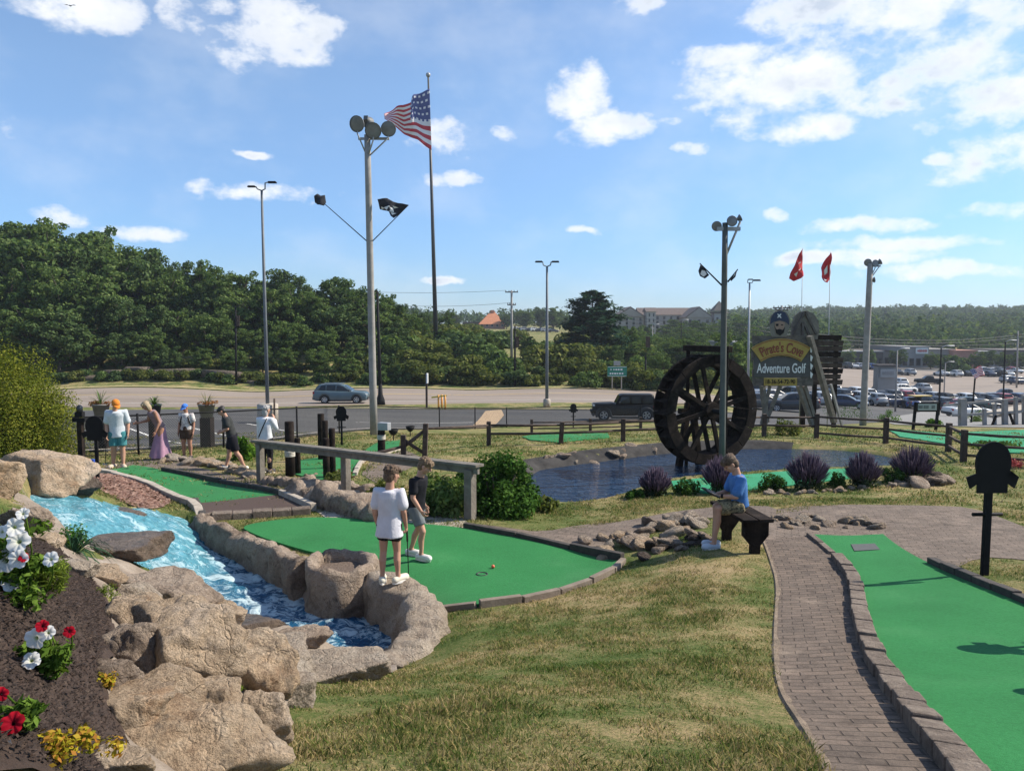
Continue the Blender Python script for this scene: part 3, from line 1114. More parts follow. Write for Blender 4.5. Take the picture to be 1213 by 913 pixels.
lot = gy_([(-60, 24), (100, 23.5), (300, 27), (440, 37), (600, 47.5), (760, 51), (900, 44), (1000, 46), (1100, 60), (1213, 60), (1400, 60), (1500, 110), (1330, 240), (1190, 226), (1000, 226), (905, 215), (900, 100), (880, 64.2), (600, 62.0), (330, 57.5), (-60, 52)])
tag(sheet('car_park', lot, m_lot, 0.012, 2.0), 'grey asphalt car park beyond the chain-link fence', 'car park', kind='structure')
rd = gy_([(-260, 55), (330, 59.5), (420, 62), (700, 63.5), (880, 66), (900, 100), (906, 150), (960, 190), (1000, 170), (1100, 128), (1230, 118), (1420, 118), (1420, 190), (1210, 190), (1100, 200), (960, 214), (900, 170), (880, 100), (860, 82), (600, 79), (330, 78), (-260, 76)])
rd = gy_([(-400, 55), (330, 59.5), (420, 62.5), (700, 63.5), (880, 66), (960, 70), (960, 82), (860, 81), (600, 79), (330, 78), (-400, 76)])
tag(sheet('road', rd, m_road, 0.022, 2.0), 'pale tan four-lane road beyond the car park', 'road', kind='structure')
rd2 = gy_([(985, 128), (1100, 113), (1230, 104), (1480, 104), (1420, 205), (1210, 205), (1100, 205), (960, 210)])
tag(sheet('road', rd2, m_road, 0.03, 3.0), 'wide pale paved crossing in front of the distant shops', 'road', kind='structure')


def ground_strip(name, pts, w, mat, lift, label, step=1.5):
    P = dense(pts, step, closed=False)
    vs, fs = [], []
    for i, p in enumerate(P):
        d = P[min(i + 1, len(P) - 1)] - P[max(i - 1, 0)]
        n = Vector((-d.y, d.x, 0)).normalized() * w / 2
        for q_ in (p - n, p + n):
            vs.append((q_.x, q_.y, H(q_.x, q_.y) + lift))
        if i:
            fs.append((2 * i - 2, 2 * i - 1, 2 * i + 1, 2 * i))
    me = bpy.data.meshes.new(name)
    me.from_pydata(vs, [], fs)
    me.materials.append(mat)
    return tag(link(name, me), label, 'marking', kind='structure')


ground_strip('road_marking', gy_([(-260, 61), (330, 65), (600, 67.5), (860, 69)]), 0.16, m_line, 0.03, 'white lane line on the road')
ground_strip('road_marking', gy_([(-260, 70.5), (330, 73), (600, 74.5), (860, 76)]), 0.16, m_yell, 0.03, 'yellow lane line along the far side of the road')
ground_strip('road_kerb', gy_([(-300, 76.5), (330, 78.5), (600, 79.5), (860, 81.5)]), 0.4, M('kerb_yellow', [(0.42, 0.34, 0.16), (0.5, 0.42, 0.24)], scale=2), 0.12, 'kerb on the far side of the road')
for k, (u0, y0, u1, y1) in enumerate([(150, 33, 215, 27), (215, 35, 290, 29), (290, 37, 350, 32), (120, 42, 260, 41), (420, 44, 560, 49)]):
    ground_strip('parking_line', gy_([(u0, y0), (u1, y1)]), 0.12, m_line, 0.02, 'faded white parking line on the grey asphalt')
tag(sheet('grass_verge', gy_([(405, 58.0), (520, 58.5), (700, 59.5), (870, 60), (905, 66), (880, 66.5), (700, 65), (520, 63.5), (430, 61.5)]), gm, 0.04, 1.0), 'dry grass verge between road and car park', 'grass verge', kind='structure')
ground_strip('car_park_kerb', gy_([(400, 57.8), (520, 58.2), (700, 59.2), (870, 59.6)]), 0.25, m_conc, 0.13, 'pale kerb along the verge')
tag(sheet('path', hits([(556, 507), (575, 487), (594, 485.5), (597, 492), (582, 507)]), M('tan_paint', [(0.40, 0.27, 0.15), (0.5, 0.35, 0.2)], scale=2), 0.03, 0.8), 'tan painted walkway across the asphalt', 'path', kind='structure')
tag(sheet('gravel_yard', hits([(1040, 497), (1090, 488), (1213, 482), (1300, 484), (1300, 505), (1213, 507), (1150, 506), (1060, 503)]), M('gravel', [(0.16, 0.15, 0.14), (0.26, 0.25, 0.235)], scale=6, bump=0.8, bscale=30), 0.03, 1.0),
    'grey gravel yard behind the right greens', 'gravel', kind='structure')
ground_strip('car_park_kerb', gy_([(90, 23.3), (300, 26.7), (440, 36.5), (600, 47.0), (760, 50.5)]), 0.3, m_conc, 0.09, 'pale kerb at the foot of the chain-link fence')

wm, t = newmat('pond_water')
co = t.n('ShaderNodeTexCoord').outputs['Object']
mp = t.n('ShaderNodeMapping', i_Vector=co, i_Scale=(1.0, 2.2, 1))
bs = t.n('ShaderNodeBsdfPrincipled', i_Roughness=0.03)
bs.inputs['Base Color'].default_value = (0.008, 0.026, 0.062, 1)
bs.inputs['IOR'].default_value = 1.33
bp = t.n('ShaderNodeBump', i_Strength=1.0, i_Distance=0.14)
hgt = t.math('ADD', t.noise(mp.outputs[0], 2.6, 3, 0.5, 0.9), t.math('MULTIPLY', t.noise(mp.outputs[0], 9, 2, 0.5), 0.22))
t.l(hgt, bp.inputs['Height'])
t.l(bp.outputs[0], bs.inputs['Normal'])
t.l(bs.outputs[0], t.n('ShaderNodeOutputMaterial').inputs[0])
big = [Vector((p.x, p.y)) for p in POND]
ctr = sum(big, Vector((0, 0))) / len(big)
tag(sheet('pond', [p + (p - ctr).normalized() * 0.25 for p in big], wm, 0.0, 0.6, zfun=lambda x, y: np.full(np.shape(x), PONDZ)), 'dark rippled pond reflecting the sky', 'pond', kind='structure')
bank = [at_z(u, v, 2.72) for u, v in [(620, 550), (690, 539), (780, 528), (840, 524), (900, 523), (940, 526), (935, 530), (860, 531), (780, 536), (700, 546), (645, 554), (618, 560)]]
tag(sheet('pond_bank', bank, M('bank_stone', [(0.035, 0.034, 0.034), (0.08, 0.076, 0.073)], scale=3, rough=1.0, bump=0.8, bscale=20, spec=0.03), 0.06, 0.3), 'grey stony bank at the far side of the pond', 'bank', kind='structure')

rm, t = newmat('river_water')
co = t.n('ShaderNodeTexCoord').outputs['Object']
wp = t.n('ShaderNodeTexNoise', i_Scale=1.3, i_Detail=4)
t.l(co, wp.inputs['Vector'])
cw = t.n('ShaderNodeVectorMath', operation='MULTIPLY_ADD', i_0=wp.outputs['Color'], i_1=(0.9, 0.9, 0.5), i_2=co).outputs[0]
mp = t.n('ShaderNodeMapping', i_Vector=cw, i_Rotation=(0, 0, R(35)), i_Scale=(1.0, 1.35, 1.0))
foam = t.noise(mp.outputs[0], 2.2, 10, 0.72, 0.5)
foam2 = t.noise(mp.outputs[0], 9.0, 6, 0.7, 0.8)
sx = t.n('ShaderNodeSeparateXYZ', i_0=co)
pool = t.n('ShaderNodeMapRange', interpolation_type='SMOOTHSTEP', i_1=3.0, i_2=3.22)
t.l(sx.outputs[2], pool.inputs[0])
deep = t.ramp(foam2, [(0.3, (0.005, 0.04, 0.10)), (0.52, (0.014, 0.10, 0.20)), (0.72, (0.06, 0.26, 0.38))])
shal = t.ramp(foam2, [(0.3, (0.04, 0.15, 0.19)), (0.5, (0.085, 0.27, 0.335)), (0.7, (0.18, 0.40, 0.46))])
wc = t.mix(pool.outputs[0], deep, shal)
fm = t.n('ShaderNodeMapRange', interpolation_type='SMOOTHSTEP', i_1=0.455, i_2=0.60)
t.l(t.math('ADD', t.math('ADD', foam, t.math('MULTIPLY', t.math('SUBTRACT', foam2, 0.5), 0.6)), t.math('MULTIPLY', pool.outputs[0], -0.05)), fm.inputs[0])
wc = t.mix(t.math('MULTIPLY', fm.outputs[0], t.math('SUBTRACT', 0.85, t.math('MULTIPLY', pool.outputs[0], 0.30))), wc, (0.55, 0.68, 0.72))
bs = t.n('ShaderNodeBsdfPrincipled', i_IOR=1.33)
t.l(wc, bs.inputs['Base Color'])
rg = t.n('ShaderNodeMapRange', i_3=0.06, i_4=0.6)
t.l(fm.outputs[0], rg.inputs[0])
t.l(rg.outputs[0], bs.inputs['Roughness'])
bp = t.n('ShaderNodeBump', i_Strength=0.8, i_Distance=0.05)
t.l(t.math('ADD', foam2, t.math('MULTIPLY', foam, 0.8)), bp.inputs['Height'])
t.l(bp.outputs[0], bs.inputs['Normal'])
t.l(bs.outputs[0], t.n('ShaderNodeOutputMaterial').inputs[0])


def river_surface(x, y):
    z = river_z(x, y)
    w = np.array([0.075 * mnoise.noise(Vector((a * 2.1 - b * 1.2, a * 0.9 + b * 2.0, 0))) + 0.035 * (1 - 2 * abs(mnoise.noise(Vector((a * 4 - b * 2, a * 2 + b * 4, 9))))) + 0.02 * mnoise.noise(Vector((a * 6, b * 6, 3))) for a, b in zip(x, y)])
    return z + w


tag(sheet('river', RIVER, rm, 0.0, 0.06, zfun=river_surface), 'rushing turquoise stream falling over rocks into a deep blue pool', 'stream', kind='structure')

hm = bpy.data.materials.new('haze_air')
hm.use_nodes = True
t = NT(hm)
pv = t.n('ShaderNodeVolumePrincipled', i_Density=0.00024, i_Anisotropy=0.2)
pv.inputs['Color'].default_value = (0.80, 0.88, 1.0, 1)
t.l(pv.outputs[0], t.n('ShaderNodeOutputMaterial').inputs['Volume'])
tag(MB().box((0, 0, 22), (3400, 3400, 62)).build('haze', hm), 'thin bluish air over the whole valley', 'haze', kind='stuff')
_bm = bmesh.new()
bmesh.ops.create_icosphere(_bm, subdivisions=5, radius=1.0)
ICO5 = (np.array([v.co[:] for v in _bm.verts]), [tuple(v.index for v in f.verts) for f in _bm.faces])
_bm.free()
_bm = bmesh.new()
bmesh.ops.create_icosphere(_bm, subdivisions=3, radius=1.0)
ICO3 = (np.array([v.co[:] for v in _bm.verts]), [tuple(v.index for v in f.verts) for f in _bm.faces])
_bm.free()


def rock_mesh(name, seed, dims, mat, ico=ICO5, facets=11, rough=0.06, soft=28.0, flat_top=0.0):
    r = np.random.default_rng(seed)
    D, Fc = ico
    P = r.normal(size=(facets, 3))
    P /= np.linalg.norm(P, axis=1)[:, None]
    dd = r.uniform(0.62, 1.0, facets)
    if flat_top:
        P[0] = (0.12 * r.normal(), 0.12 * r.normal(), 1)
        dd[0] = flat_top
    q = np.maximum(D @ P.T / dd, 0.02)
    rad = (q ** soft).sum(1) ** (-1 / soft)
    rad = np.minimum(rad, 1.25)
    V = D * rad[:, None]
    off = Vector(r.uniform(-50, 50, 3))
    S = np.array(dims) / 2
    mx = max(S)
    fr = 1.0
    disp = np.empty(len(V))
    for i, p in enumerate(V * (S / mx)):
        w = Vector(p) * 1.7 * fr + off
        disp[i] = mnoise.fractal(w * 1.3, 0.9, 2.1, 5) * 0.9 + (0.5 - abs(mnoise.noise(w * 2.2))) * 0.7
    V = V * (1 + rough * disp)[:, None] * S
    me = bpy.data.meshes.new(name)
    me.from_pydata(V.tolist(), [], Fc)
    me.materials.append(mat)
    me.polygons.foreach_set('use_smooth', [True] * len(me.polygons))
    me.update()
    return me


def rock_mat(name, cols, stain, crack=0.28, wet=False):
    m, t = newmat(name)
    co = t.n('ShaderNodeTexCoord').outputs['Object']
    wo_ = t.n('ShaderNodeObjectInfo').outputs['Location']
    co = t.n('ShaderNodeVectorMath', operation='ADD', i_0=co, i_1=wo_).outputs[0]
    a = t.noise(co, 2.2, 8, 0.65, 0.4)
    b = t.noise(co, 19, 8, 0.7)
    f = t.math('ADD', t.math('MULTIPLY', a, 0.65), t.math('MULTIPLY', b, 0.35))
    c = t.ramp(f, [(0.36 + 0.28 * i / (len(cols) - 1), cols[i]) for i in range(len(cols))])
    pf = t.n('ShaderNodeMapRange', interpolation_type='SMOOTHSTEP', i_1=0.55, i_2=0.66, i_4=0.75)
    t.l(t.noise(co, 3.1, 7, 0.7, 0.8), pf.inputs[0])
    c = t.mix(pf.outputs[0], c, stain)
    vo = t.n('ShaderNodeTexVoronoi', feature='DISTANCE_TO_EDGE', i_Scale=3.2)
    wv = t.n('ShaderNodeTexNoise', i_Scale=4.0, i_Detail=5)
    t.l(co, wv.inputs['Vector'])
    t.l(t.n('ShaderNodeVectorMath', operation='MULTIPLY_ADD', i_0=wv.outputs['Color'], i_1=(0.5, 0.5, 0.5), i_2=co).outputs[0], vo.inputs['Vector'])
    ck = t.n('ShaderNodeMapRange', i_1=0.0, i_2=0.035, i_3=crack, i_4=0.0)
    t.l(vo.outputs['Distance'], ck.inputs[0])
    spots = t.ramp(t.noise(co, 85, 3, 0.6), [(0.3, (0.5, 0.48, 0.46)), (0.5, (1, 1, 1)), (0.72, (1.25, 1.22, 1.18))])
    c = t.mix(0.7, c, spots, 'MULTIPLY')
    chip = t.n('ShaderNodeTexVoronoi', feature='F1', distance='CHEBYCHEV', i_Scale=5.5)
    wv2 = t.n('ShaderNodeTexNoise', i_Scale=9.0, i_Detail=6)
    t.l(co, wv2.inputs['Vector'])
    t.l(t.n('ShaderNodeVectorMath', operation='MULTIPLY_ADD', i_0=wv2.outputs['Color'], i_1=(0.12, 0.12, 0.12), i_2=co).outputs[0], chip.inputs['Vector'])
    bs = t.n('ShaderNodeBsdfPrincipled', i_Roughness=0.35 if wet else 0.93)
    bs.inputs['Specular IOR Level'].default_value = 0.5 if wet else 0.15
    t.l(c, bs.inputs['Base Color'])
    h = t.math('SUBTRACT', t.math('ADD', t.math('MULTIPLY', b, 0.8), t.math('ADD', t.math('MULTIPLY', a, 0.35), t.math('ADD', t.math('MULTIPLY', t.noise(co, 55, 6, 0.75), 0.35), t.math('MULTIPLY', chip.outputs['Distance'], 0.9)))), t.math('MULTIPLY', ck.outputs[0], 0.6))
    bp = t.n('ShaderNodeBump', i_Strength=1.0, i_Distance=0.085)
    t.l(h, bp.inputs['Height'])
    t.l(bp.outputs[0], bs.inputs['Normal'])
    t.l(bs.outputs[0], t.n('ShaderNodeOutputMaterial').inputs[0])
    return m


r_tan = rock_mat('rock_tan', [(0.29, 0.20, 0.13), (0.50, 0.38, 0.265), (0.62, 0.50, 0.385)], (0.42, 0.26, 0.15))
r_gold = rock_mat('rock_gold', [(0.30, 0.195, 0.12), (0.52, 0.385, 0.26), (0.63, 0.51, 0.38)], (0.20, 0.16, 0.12))
r_grey = rock_mat('rock_grey', [(0.20, 0.15, 0.115), (0.37, 0.29, 0.225), (0.50, 0.41, 0.33)], (0.16, 0.12, 0.09))
r_pale = rock_mat('rock_pale', [(0.30, 0.235, 0.18), (0.43, 0.355, 0.28), (0.54, 0.465, 0.38)], (0.27, 0.22, 0.17), 0.3)
r_wet = rock_mat('rock_wet', [(0.075, 0.055, 0.04), (0.16, 0.115, 0.08), (0.23, 0.17, 0.12)], (0.09, 0.08, 0.065), 0.3, True)
r_dark = rock_mat('rock_dark', [(0.05, 0.04, 0.033), (0.11, 0.085, 0.07), (0.17, 0.14, 0.115)], (0.06, 0.045, 0.04), 0.4)

BOULDERS = [  # u, v (centre), w, h in photograph pixels, sink, material, flat top, label
    (220, 890, 165, 95, 0.3, r_gold, 0.75, 'big golden boulder at the bottom edge, below the grey-faced boulder'),
    (150, 842, 112, 62, 0.3, r_tan, 0.6, 'grey-faced wedge boulder jutting over the mulch below the yellow sedum'),
    (222, 782, 130, 125, 0.3, r_tan, 0.8, 'largest tan slab in the middle of the boulder bank'),
    (296, 792, 92, 90, 0.3, r_gold, 0.8, 'rounded golden boulder beside the lawn, right of the largest slab'),
    (308, 856, 72, 82, 0.3, r_tan, 0.8, 'pitted tan boulder touching the grass near the bottom edge'),
    (160, 770, 72, 80, 0.3, r_grey, 0.8, 'dark cracked boulder standing upright at the mulch edge'),
    (158, 728, 80, 58, 0.3, r_tan, 0.65, 'square-cut pale tan block above the cracked upright boulder'),
    (160, 705, 62, 34, 0.3, r_pale, 0.7, 'flat cream stone on top of the bank behind the square block'),
    (86, 672, 54, 26, 0.3, r_pale, 0.7, 'flat pale stone beside the leafy green plant at the mulch edge'),
    (205, 708, 105, 52, 0.35, r_grey, 0.7, 'rough brown-grey slab sloping down to the rapids'),
    (120, 684, 60, 30, 0.35, r_tan, 0.7, 'small tan stone between the flat pale stone and the rapids'),
    (285, 742, 95, 30, 0.45, r_wet, 0.6, 'wet brown slab at the near waterline of the blue pool'),
    (318, 780, 120, 52, 0.4, r_pale, 0.7, 'pale gritty slab sloping from the wet slab to the lawn'),
    (398, 792, 125, 42, 0.4, r_pale, 0.6, 'long pale boulder between the lawn and the pool outlet'),
    (352, 757, 66, 26, 0.35, r_grey, 0.8, 'rounded grey stone at the lower end of the pool'),
    (430, 725, 46, 30, 0.15, r_gold, 0.8, 'loose striped golden stone lying under the planter wall'),
    (372, 733, 52, 14, 0.5, r_wet, 0.7, 'dark wet stone breaking the water under the planter'),
    (138, 646, 132, 34, 0.5, r_wet, 0.42, 'smooth wet hump in mid-stream with water on both sides'),
    (130, 612, 86, 22, 0.5, r_wet, 0.55, 'upper wet step of rock that the stream spills over'),
    (232, 690, 55, 16, 0.55, r_wet, 0.6, 'small wet ledge at the foot of the rapids'),
    (58, 560, 108, 52, 0.25, r_tan, 0.75, 'massive smooth boulder at the head of the stream under the juniper'),
    (0, 568, 40, 54, 0.25, r_gold, 0.8, 'orange boulder at the left edge beside the juniper'),
    (28, 618, 48, 34, 0.25, r_grey, 0.8, 'rough grey boulder at the stream, left of the wet hump'),
    (97, 577, 38, 22, 0.3, r_dark, 0.8, 'small reddish brown stone at the stream head'),
    (60, 640, 40, 24, 0.3, r_tan, 0.8, 'small tan stone above the leafy green plant'),
    (250, 838, 80, 60, 0.4, r_tan, 0.8, 'tan stone wedged between the largest slab and the pitted boulder'),
    (190, 825, 70, 56, 0.45, r_tan, 0.8, 'ochre stone tucked under the largest slab'),
    (132, 800, 50, 44, 0.35, r_grey, 0.7, 'grey stone at the mulch edge between the upright and the wedge boulder'),
    (255, 735, 80, 46, 0.4, r_tan, 0.7, 'tan stone behind the largest slab, near the wet slab'),
    (340, 820, 70, 44, 0.4, r_pale, 0.7, 'pale stone at the lawn between the pitted boulder and the long pale one'),
    (130, 905, 70, 50, 0.4, r_tan, 0.7, 'tan stone at the bottom edge beside the mulch'),
    (122, 652, 30, 14, 0.4, r_wet, 0.7, 'little wet stone at the left edge of the rapids'),
]
for i, (u, v, w, h, sink, m, ft, lab) in enumerate(BOULDERS):
    b = hit(u, v + h * 0.38)
    y = b.y + px(w, b.y) * 0.18
    c = at_y(u, v, y)
    kb = 0.92 if m is r_wet else 1.18 if 100 < u < 265 and v > 690 else 1.04
    W_, Hh_ = px(w, y) * kb, px(h, y) * kb
    me = rock_mesh('boulder', 100 + i * 7, (W_, max(W_ * 0.7, Hh_ * 0.8), Hh_), m, flat_top=ft, rough=0.15)
    o = link('boulder', me, None, c, rng.uniform(-0.3, 0.3))
    tag(o, lab, 'boulder', 'boulders along the artificial stream')


def rocky_wall(name, line, tops, bots, w, mat, parent=None, closed=False, seed=0, block=0.75, amp=1.0):
    """faux-rock wall swept along a line: flat ragged top, bulging sides, a seam every block"""
    P = []
    T, B = [], []
    n0 = len(line)
    step = 0.045
    for i in range(n0 if closed else n0 - 1):
        a, b = Vector(line[i]), Vector(line[(i + 1) % n0])
        k = max(2, int((b - a).length / step))
        for j in range(k):
            P.append(a.lerp(b, j / k))
            T.append(tops[i] + (tops[(i + 1) % n0] - tops[i]) * j / k)
            B.append(bots[i] + (bots[(i + 1) % n0] - bots[i]) * j / k)
    if not closed:
        P.append(Vector(line[-1])); T.append(tops[-1]); B.append(bots[-1])
    prof = [(-0.5, 0.0), (-0.53, 0.2), (-0.55, 0.4), (-0.54, 0.6), (-0.52, 0.78), (-0.45, 0.92), (-0.33, 1.0), (-0.15, 1.02), (0.05, 1.02), (0.22, 1.0), (0.36, 0.96), (0.46, 0.85), (0.5, 0.68), (0.51, 0.45), (0.5, 0.2), (0.48, 0.0)]
    K = len(prof)
    vs, fs = [], []
    L = len(P)
    so = 37.0 * seed
    s = 0
    for i in range(L):
        a = P[(i - 2) % L] if closed else P[max(0, i - 2)]
        b = P[(i + 2) % L] if closed else P[min(L - 1, i + 2)]
        d = b - a
        n = Vector((-d.y, d.x, 0)).normalized()
        if i:
            s += (P[i] - P[i - 1]).length
        ph = (s / block) % 1.0
        seam = -0.05 * math.exp(-((min(ph, 1 - ph) * block) / 0.035) ** 2)
        bi = int(s / block)
        dz = 0.05 * mnoise.noise(Vector((bi * 3.7, so, 0)))
        dw = 1 + 0.25 * mnoise.noise(Vector((bi * 2.9, so, 5)))
        for x, z in prof:
            h = B[i] + (T[i] + dz * z - B[i]) * z
            p = Vector((P[i].x, P[i].y, h)) + n * x * w * dw
            q = p * 3.0 + Vector((so, 0, 0))
            nn = (mnoise.fractal(q, 0.9, 2.1, 4) * 0.06 + (0.4 - abs(mnoise.noise(q * 1.1))) * 0.11 + mnoise.cell(q * 1.4) * 0.018) * amp + seam * (1 if 0.1 < z else 0)
            p += (n * (1 if x > 0 else -1) * min(1, abs(x) * 2.4) + Vector((0, 0, 1)) * (1 if z > 0.85 else 0)).normalized() * nn
            vs.append(p)
    for i in range(L if closed else L - 1):
        for j in range(K - 1):
            a, b = i * K + j, ((i + 1) % L) * K + j
            fs.append((a, b, b + 1, a + 1))
    mb = MB().add(vs, fs, True)
    if not closed:
        mb.f += [tuple(range(K)), tuple(reversed(range((L - 1) * K, L * K)))]
        mb.sm += [False, False]; mb.mi += [0, 0]
    return mb.build(name, mat, parent)


WP = [(232, 612, 3.36), (262, 622, 3.4), (300, 637, 3.42), (335, 652, 3.44), (362, 664, 3.46)]
wl = [at_z(u, v, z) for u, v, z in WP]
o = rocky_wall('rock_wall', wl, [z for *_, z in WP], [2.85] * len(WP), 0.26, r_grey, seed=1)
tag(o, 'low rock wall between the blue pool and the big putting green, left of the planter', 'rock wall')
WP = [(448, 677, 3.42), (470, 690, 3.42), (493, 704, 3.44), (506, 722, 3.46), (500, 742, 3.46), (482, 762, 3.5), (458, 785, 3.52)]
wl = smooth_poly([at_z(u, v, z) for u, v, z in WP], False, 1)
o = rocky_wall('rock_wall', wl, [p.z for p in wl], [2.85] * len(wl), 0.42, r_pale, seed=2, block=1.0)
tag(o, 'curved rock wall under the boy in white, ending at the lawn', 'rock wall')
pt = thing('planter', 'faux rock planter with gravel inside, behind the boy in white', 'planter')
PL = smooth_poly([at_z(u, v, 3.5) for u, v in [(367, 657), (405, 653), (434, 654), (444, 665), (418, 679), (369, 677)]], True, 2)
rocky_wall('basin', PL, [3.5] * len(PL), [2.85] * len(PL), 0.16, r_grey, pt, True, 3, 5.0, 0.7)
sheet('gravel_fill', PL, M('planter_gravel', [(0.05, 0.035, 0.025), (0.14, 0.10, 0.075), (0.25, 0.2, 0.16)], scale=45, rough=1, bump=1, bscale=60), 0.0, 0.08, pt, zfun=lambda x, y: np.full(np.shape(x), 3.40))


LP = [(352, 586), (400, 601), (440, 611), (468, 617)]
wl = [hit(u, v) for u, v in LP]
o = rocky_wall('rock_ledge', wl, [p.z + 0.26 for p in wl], [p.z - 0.2 for p in wl], 0.55, r_grey, seed=4, block=0.9, amp=1.8)
tag(o, 'grey rock ledge between the sandy walkway and the big green', 'rock ledge')
LP = [(310, 572), (345, 576), (400, 578), (450, 592), (475, 601)]
wl = [hit(u, v) for u, v in LP]
o = rocky_wall('rock_ledge', wl, [p.z + 0.12 for p in wl], [p.z - 0.2 for p in wl], 0.22, r_grey, seed=5, block=0.5, amp=1.5)
tag(o, 'low stone edging behind the posts of the wooden handrail', 'rock ledge')

small = [rock_mesh('rock_shape', 900 + i, (1, 0.8, 0.7), [r_tan, r_pale, r_grey, r_dark, r_gold][i % 5], ICO3, 8, 0.07, 36) for i in range(10)]


def rock_pile(n, path, spread, size, label, group, pick=range(10), stack=0.0, seed=0):
    rr = random.Random(seed)
    P = hits(path)
    for i in range(n):
        k = rr.uniform(0, len(P) - 1.001)
        a = P[int(k)].lerp(P[int(k) + 1], k - int(k))
        g = rr.gauss(0, 1) * spread
        x, y = a.x + rr.gauss(0, 0.4) * spread, a.y + g
        s = size * rr.uniform(0.55, 1.5)
        o = link('rock', small[rr.choice(list(pick))], None, (x, y, H(x, y) + s * 0.12 + stack * max(0, 1 - abs(g) / spread) * rr.uniform(0.2, 1)), rr.uniform(0, 6.28))
        o.rotation_euler = (rr.uniform(-0.5, 0.5), rr.uniform(-0.5, 0.5), rr.uniform(0, 6.28))
        o.scale = (s * 1.15, s, s * 0.72)
        tag(o, label, 'rock', group)


rock_pile(46, [(205, 546), (250, 552), (290, 560), (300, 566)], 0.28, 0.26, 'pale stone in the rubble border beside the walking boy', 'stones of the pale rubble border', (0, 1, 6, 5), 0.05, 1)
rock_pile(44, [(715, 648), (760, 640), (800, 625), (835, 620)], 0.30, 0.23, 'stone of the low rock heap left of the bench', 'stones of the heap beside the bench', (0, 2, 1, 7, 5, 6), 0.09, 2)
rock_pile(26, [(760, 655), (800, 645), (838, 640)], 0.2, 0.18, 'mossy stone at the lawn edge of the low rock heap', 'stones at the lawn edge of the heap', (2, 3, 7, 8), 0.05, 3)
rock_pile(40, [(915, 618), (960, 619), (1040, 622)], 0.22, 0.15, 'small stone in the flat row on the brick landing', 'stones of the flat row on the landing', (0, 1, 2, 6), 0.02, 4)
rock_pile(40, [(900, 586), (1000, 582), (1105, 572)], 0.12, 0.16, 'edging stone under the purple bushes', 'edging stones under the purple bushes', (0, 1, 6), 0.0, 5)
rock_pile(16, [(1080, 575), (1120, 572)], 0.3, 0.34, 'grey flat stone right of the purple bushes', 'grey stones right of the purple bushes', (2, 3, 7), 0.05, 6)
rock_pile(22, [(330, 573), (400, 560), (470, 597)], 0.3, 0.16, 'stone in the weeds behind the handrail', 'stones in the weeds behind the handrail', (0, 2, 5), 0.0, 7)
rock_pile(14, [(640, 549), (700, 541), (790, 529)], 0.25, 0.3, 'stone on the grey bank across the pond', 'stones on the far pond bank', (2, 7, 1), 0.0, 8)

def leaf_quads(P, N, size, aspect=0.55, jit=0.5, r=rng):
    n = len(P)
    a = r.normal(size=(n, 3))
    N = N + r.normal(size=(n, 3)) * jit
    N /= np.linalg.norm(N, axis=1)[:, None] + 1e-9
    t1 = np.cross(N, a)
    t1 /= np.linalg.norm(t1, axis=1)[:, None] + 1e-9
    t2 = np.cross(N, t1)
    L = (size * r.uniform(0.6, 1.4, n))[:, None]
    w = L * aspect
    return np.stack([P - t1 * L, P - t2 * w, P + t1 * L, P + t2 * w], 1).reshape(-1, 3)


def cloud(blobs, n, size, r=rng, inner=0.55, aspect=0.6, up=0.25):
    """leaf quads in the outer shells of ellipsoid clumps"""
    B = np.asarray(blobs, float)
    wgt = (B[:, 3] * B[:, 4] + B[:, 4] * B[:, 5] + B[:, 3] * B[:, 5])
    k = r.choice(len(B), n, p=wgt / wgt.sum())
    D = r.normal(size=(n, 3))
    D /= np.linalg.norm(D, axis=1)[:, None]
    rad = r.uniform(inner, 1.06, n) ** 0.7
    P = B[k, :3] + D * rad[:, None] * B[k, 3:6]
    return leaf_quads(P, D + np.array([0, 0, up]), size, aspect, 0.55, r)


def crown_blobs(r, rx, rz, cz, n, br):
    """clumps spread through an egg-shaped crown"""
    out = []
    for i in range(n):
        d = r.normal(size=3)
        d /= np.linalg.norm(d)
        q = r.uniform(0.35, 0.92) if i % 6 else r.uniform(0.9, 1.12)
        x, y, z = d[0] * rx * q, d[1] * rx * q, d[2] * rz * q
        if z < 0:
            x *= 1 - 0.2 * abs(z) / rz
        s = br * r.uniform(0.6, 1.3)
        out.append((x, y, cz + z, s, s, s * r.uniform(0.6, 0.85)))
    return out


m_bark = M('bark', [(0.035, 0.026, 0.02), (0.08, 0.06, 0.046), (0.12, 0.095, 0.075)], scale=4, rough=0.95, bump=0.8, bscale=25)
l_dark = leafmat('leaf_dark', [(0.026, 0.05, 0.02), (0.07, 0.115, 0.042), (0.155, 0.20, 0.085)], 0.28, 0.35)
l_mid = leafmat('leaf_mid', [(0.036, 0.066, 0.022), (0.095, 0.15, 0.046), (0.19, 0.24, 0.085)], 0.32, 0.4)
l_olive = leafmat('leaf_olive', [(0.046, 0.065, 0.018), (0.111, 0.137, 0.039), (0.208, 0.208, 0.072)], 0.3, 0.5)
l_conifer = leafmat('leaf_conifer', [(0.013, 0.036, 0.021), (0.029, 0.065, 0.036), (0.058, 0.104, 0.052)], 0.15, 0.4)
l_bright = leafmat('leaf_bright', [(0.03, 0.075, 0.01), (0.07, 0.15, 0.018), (0.14, 0.24, 0.035)], 0.3, 3.0)
l_juniper = leafmat('leaf_juniper', [(0.065, 0.09, 0.013), (0.13, 0.15, 0.022), (0.24, 0.235, 0.038)], 0.25, 2.2)
l_shrub = leafmat('leaf_shrub', [(0.018, 0.046, 0.010), (0.046, 0.104, 0.021), (0.098, 0.182, 0.039)], 0.25, 2.0)
l_far = leafmat('leaf_far', [(0.02, 0.045, 0.02), (0.055, 0.10, 0.035), (0.13, 0.17, 0.055)], 0.25, 0.035)


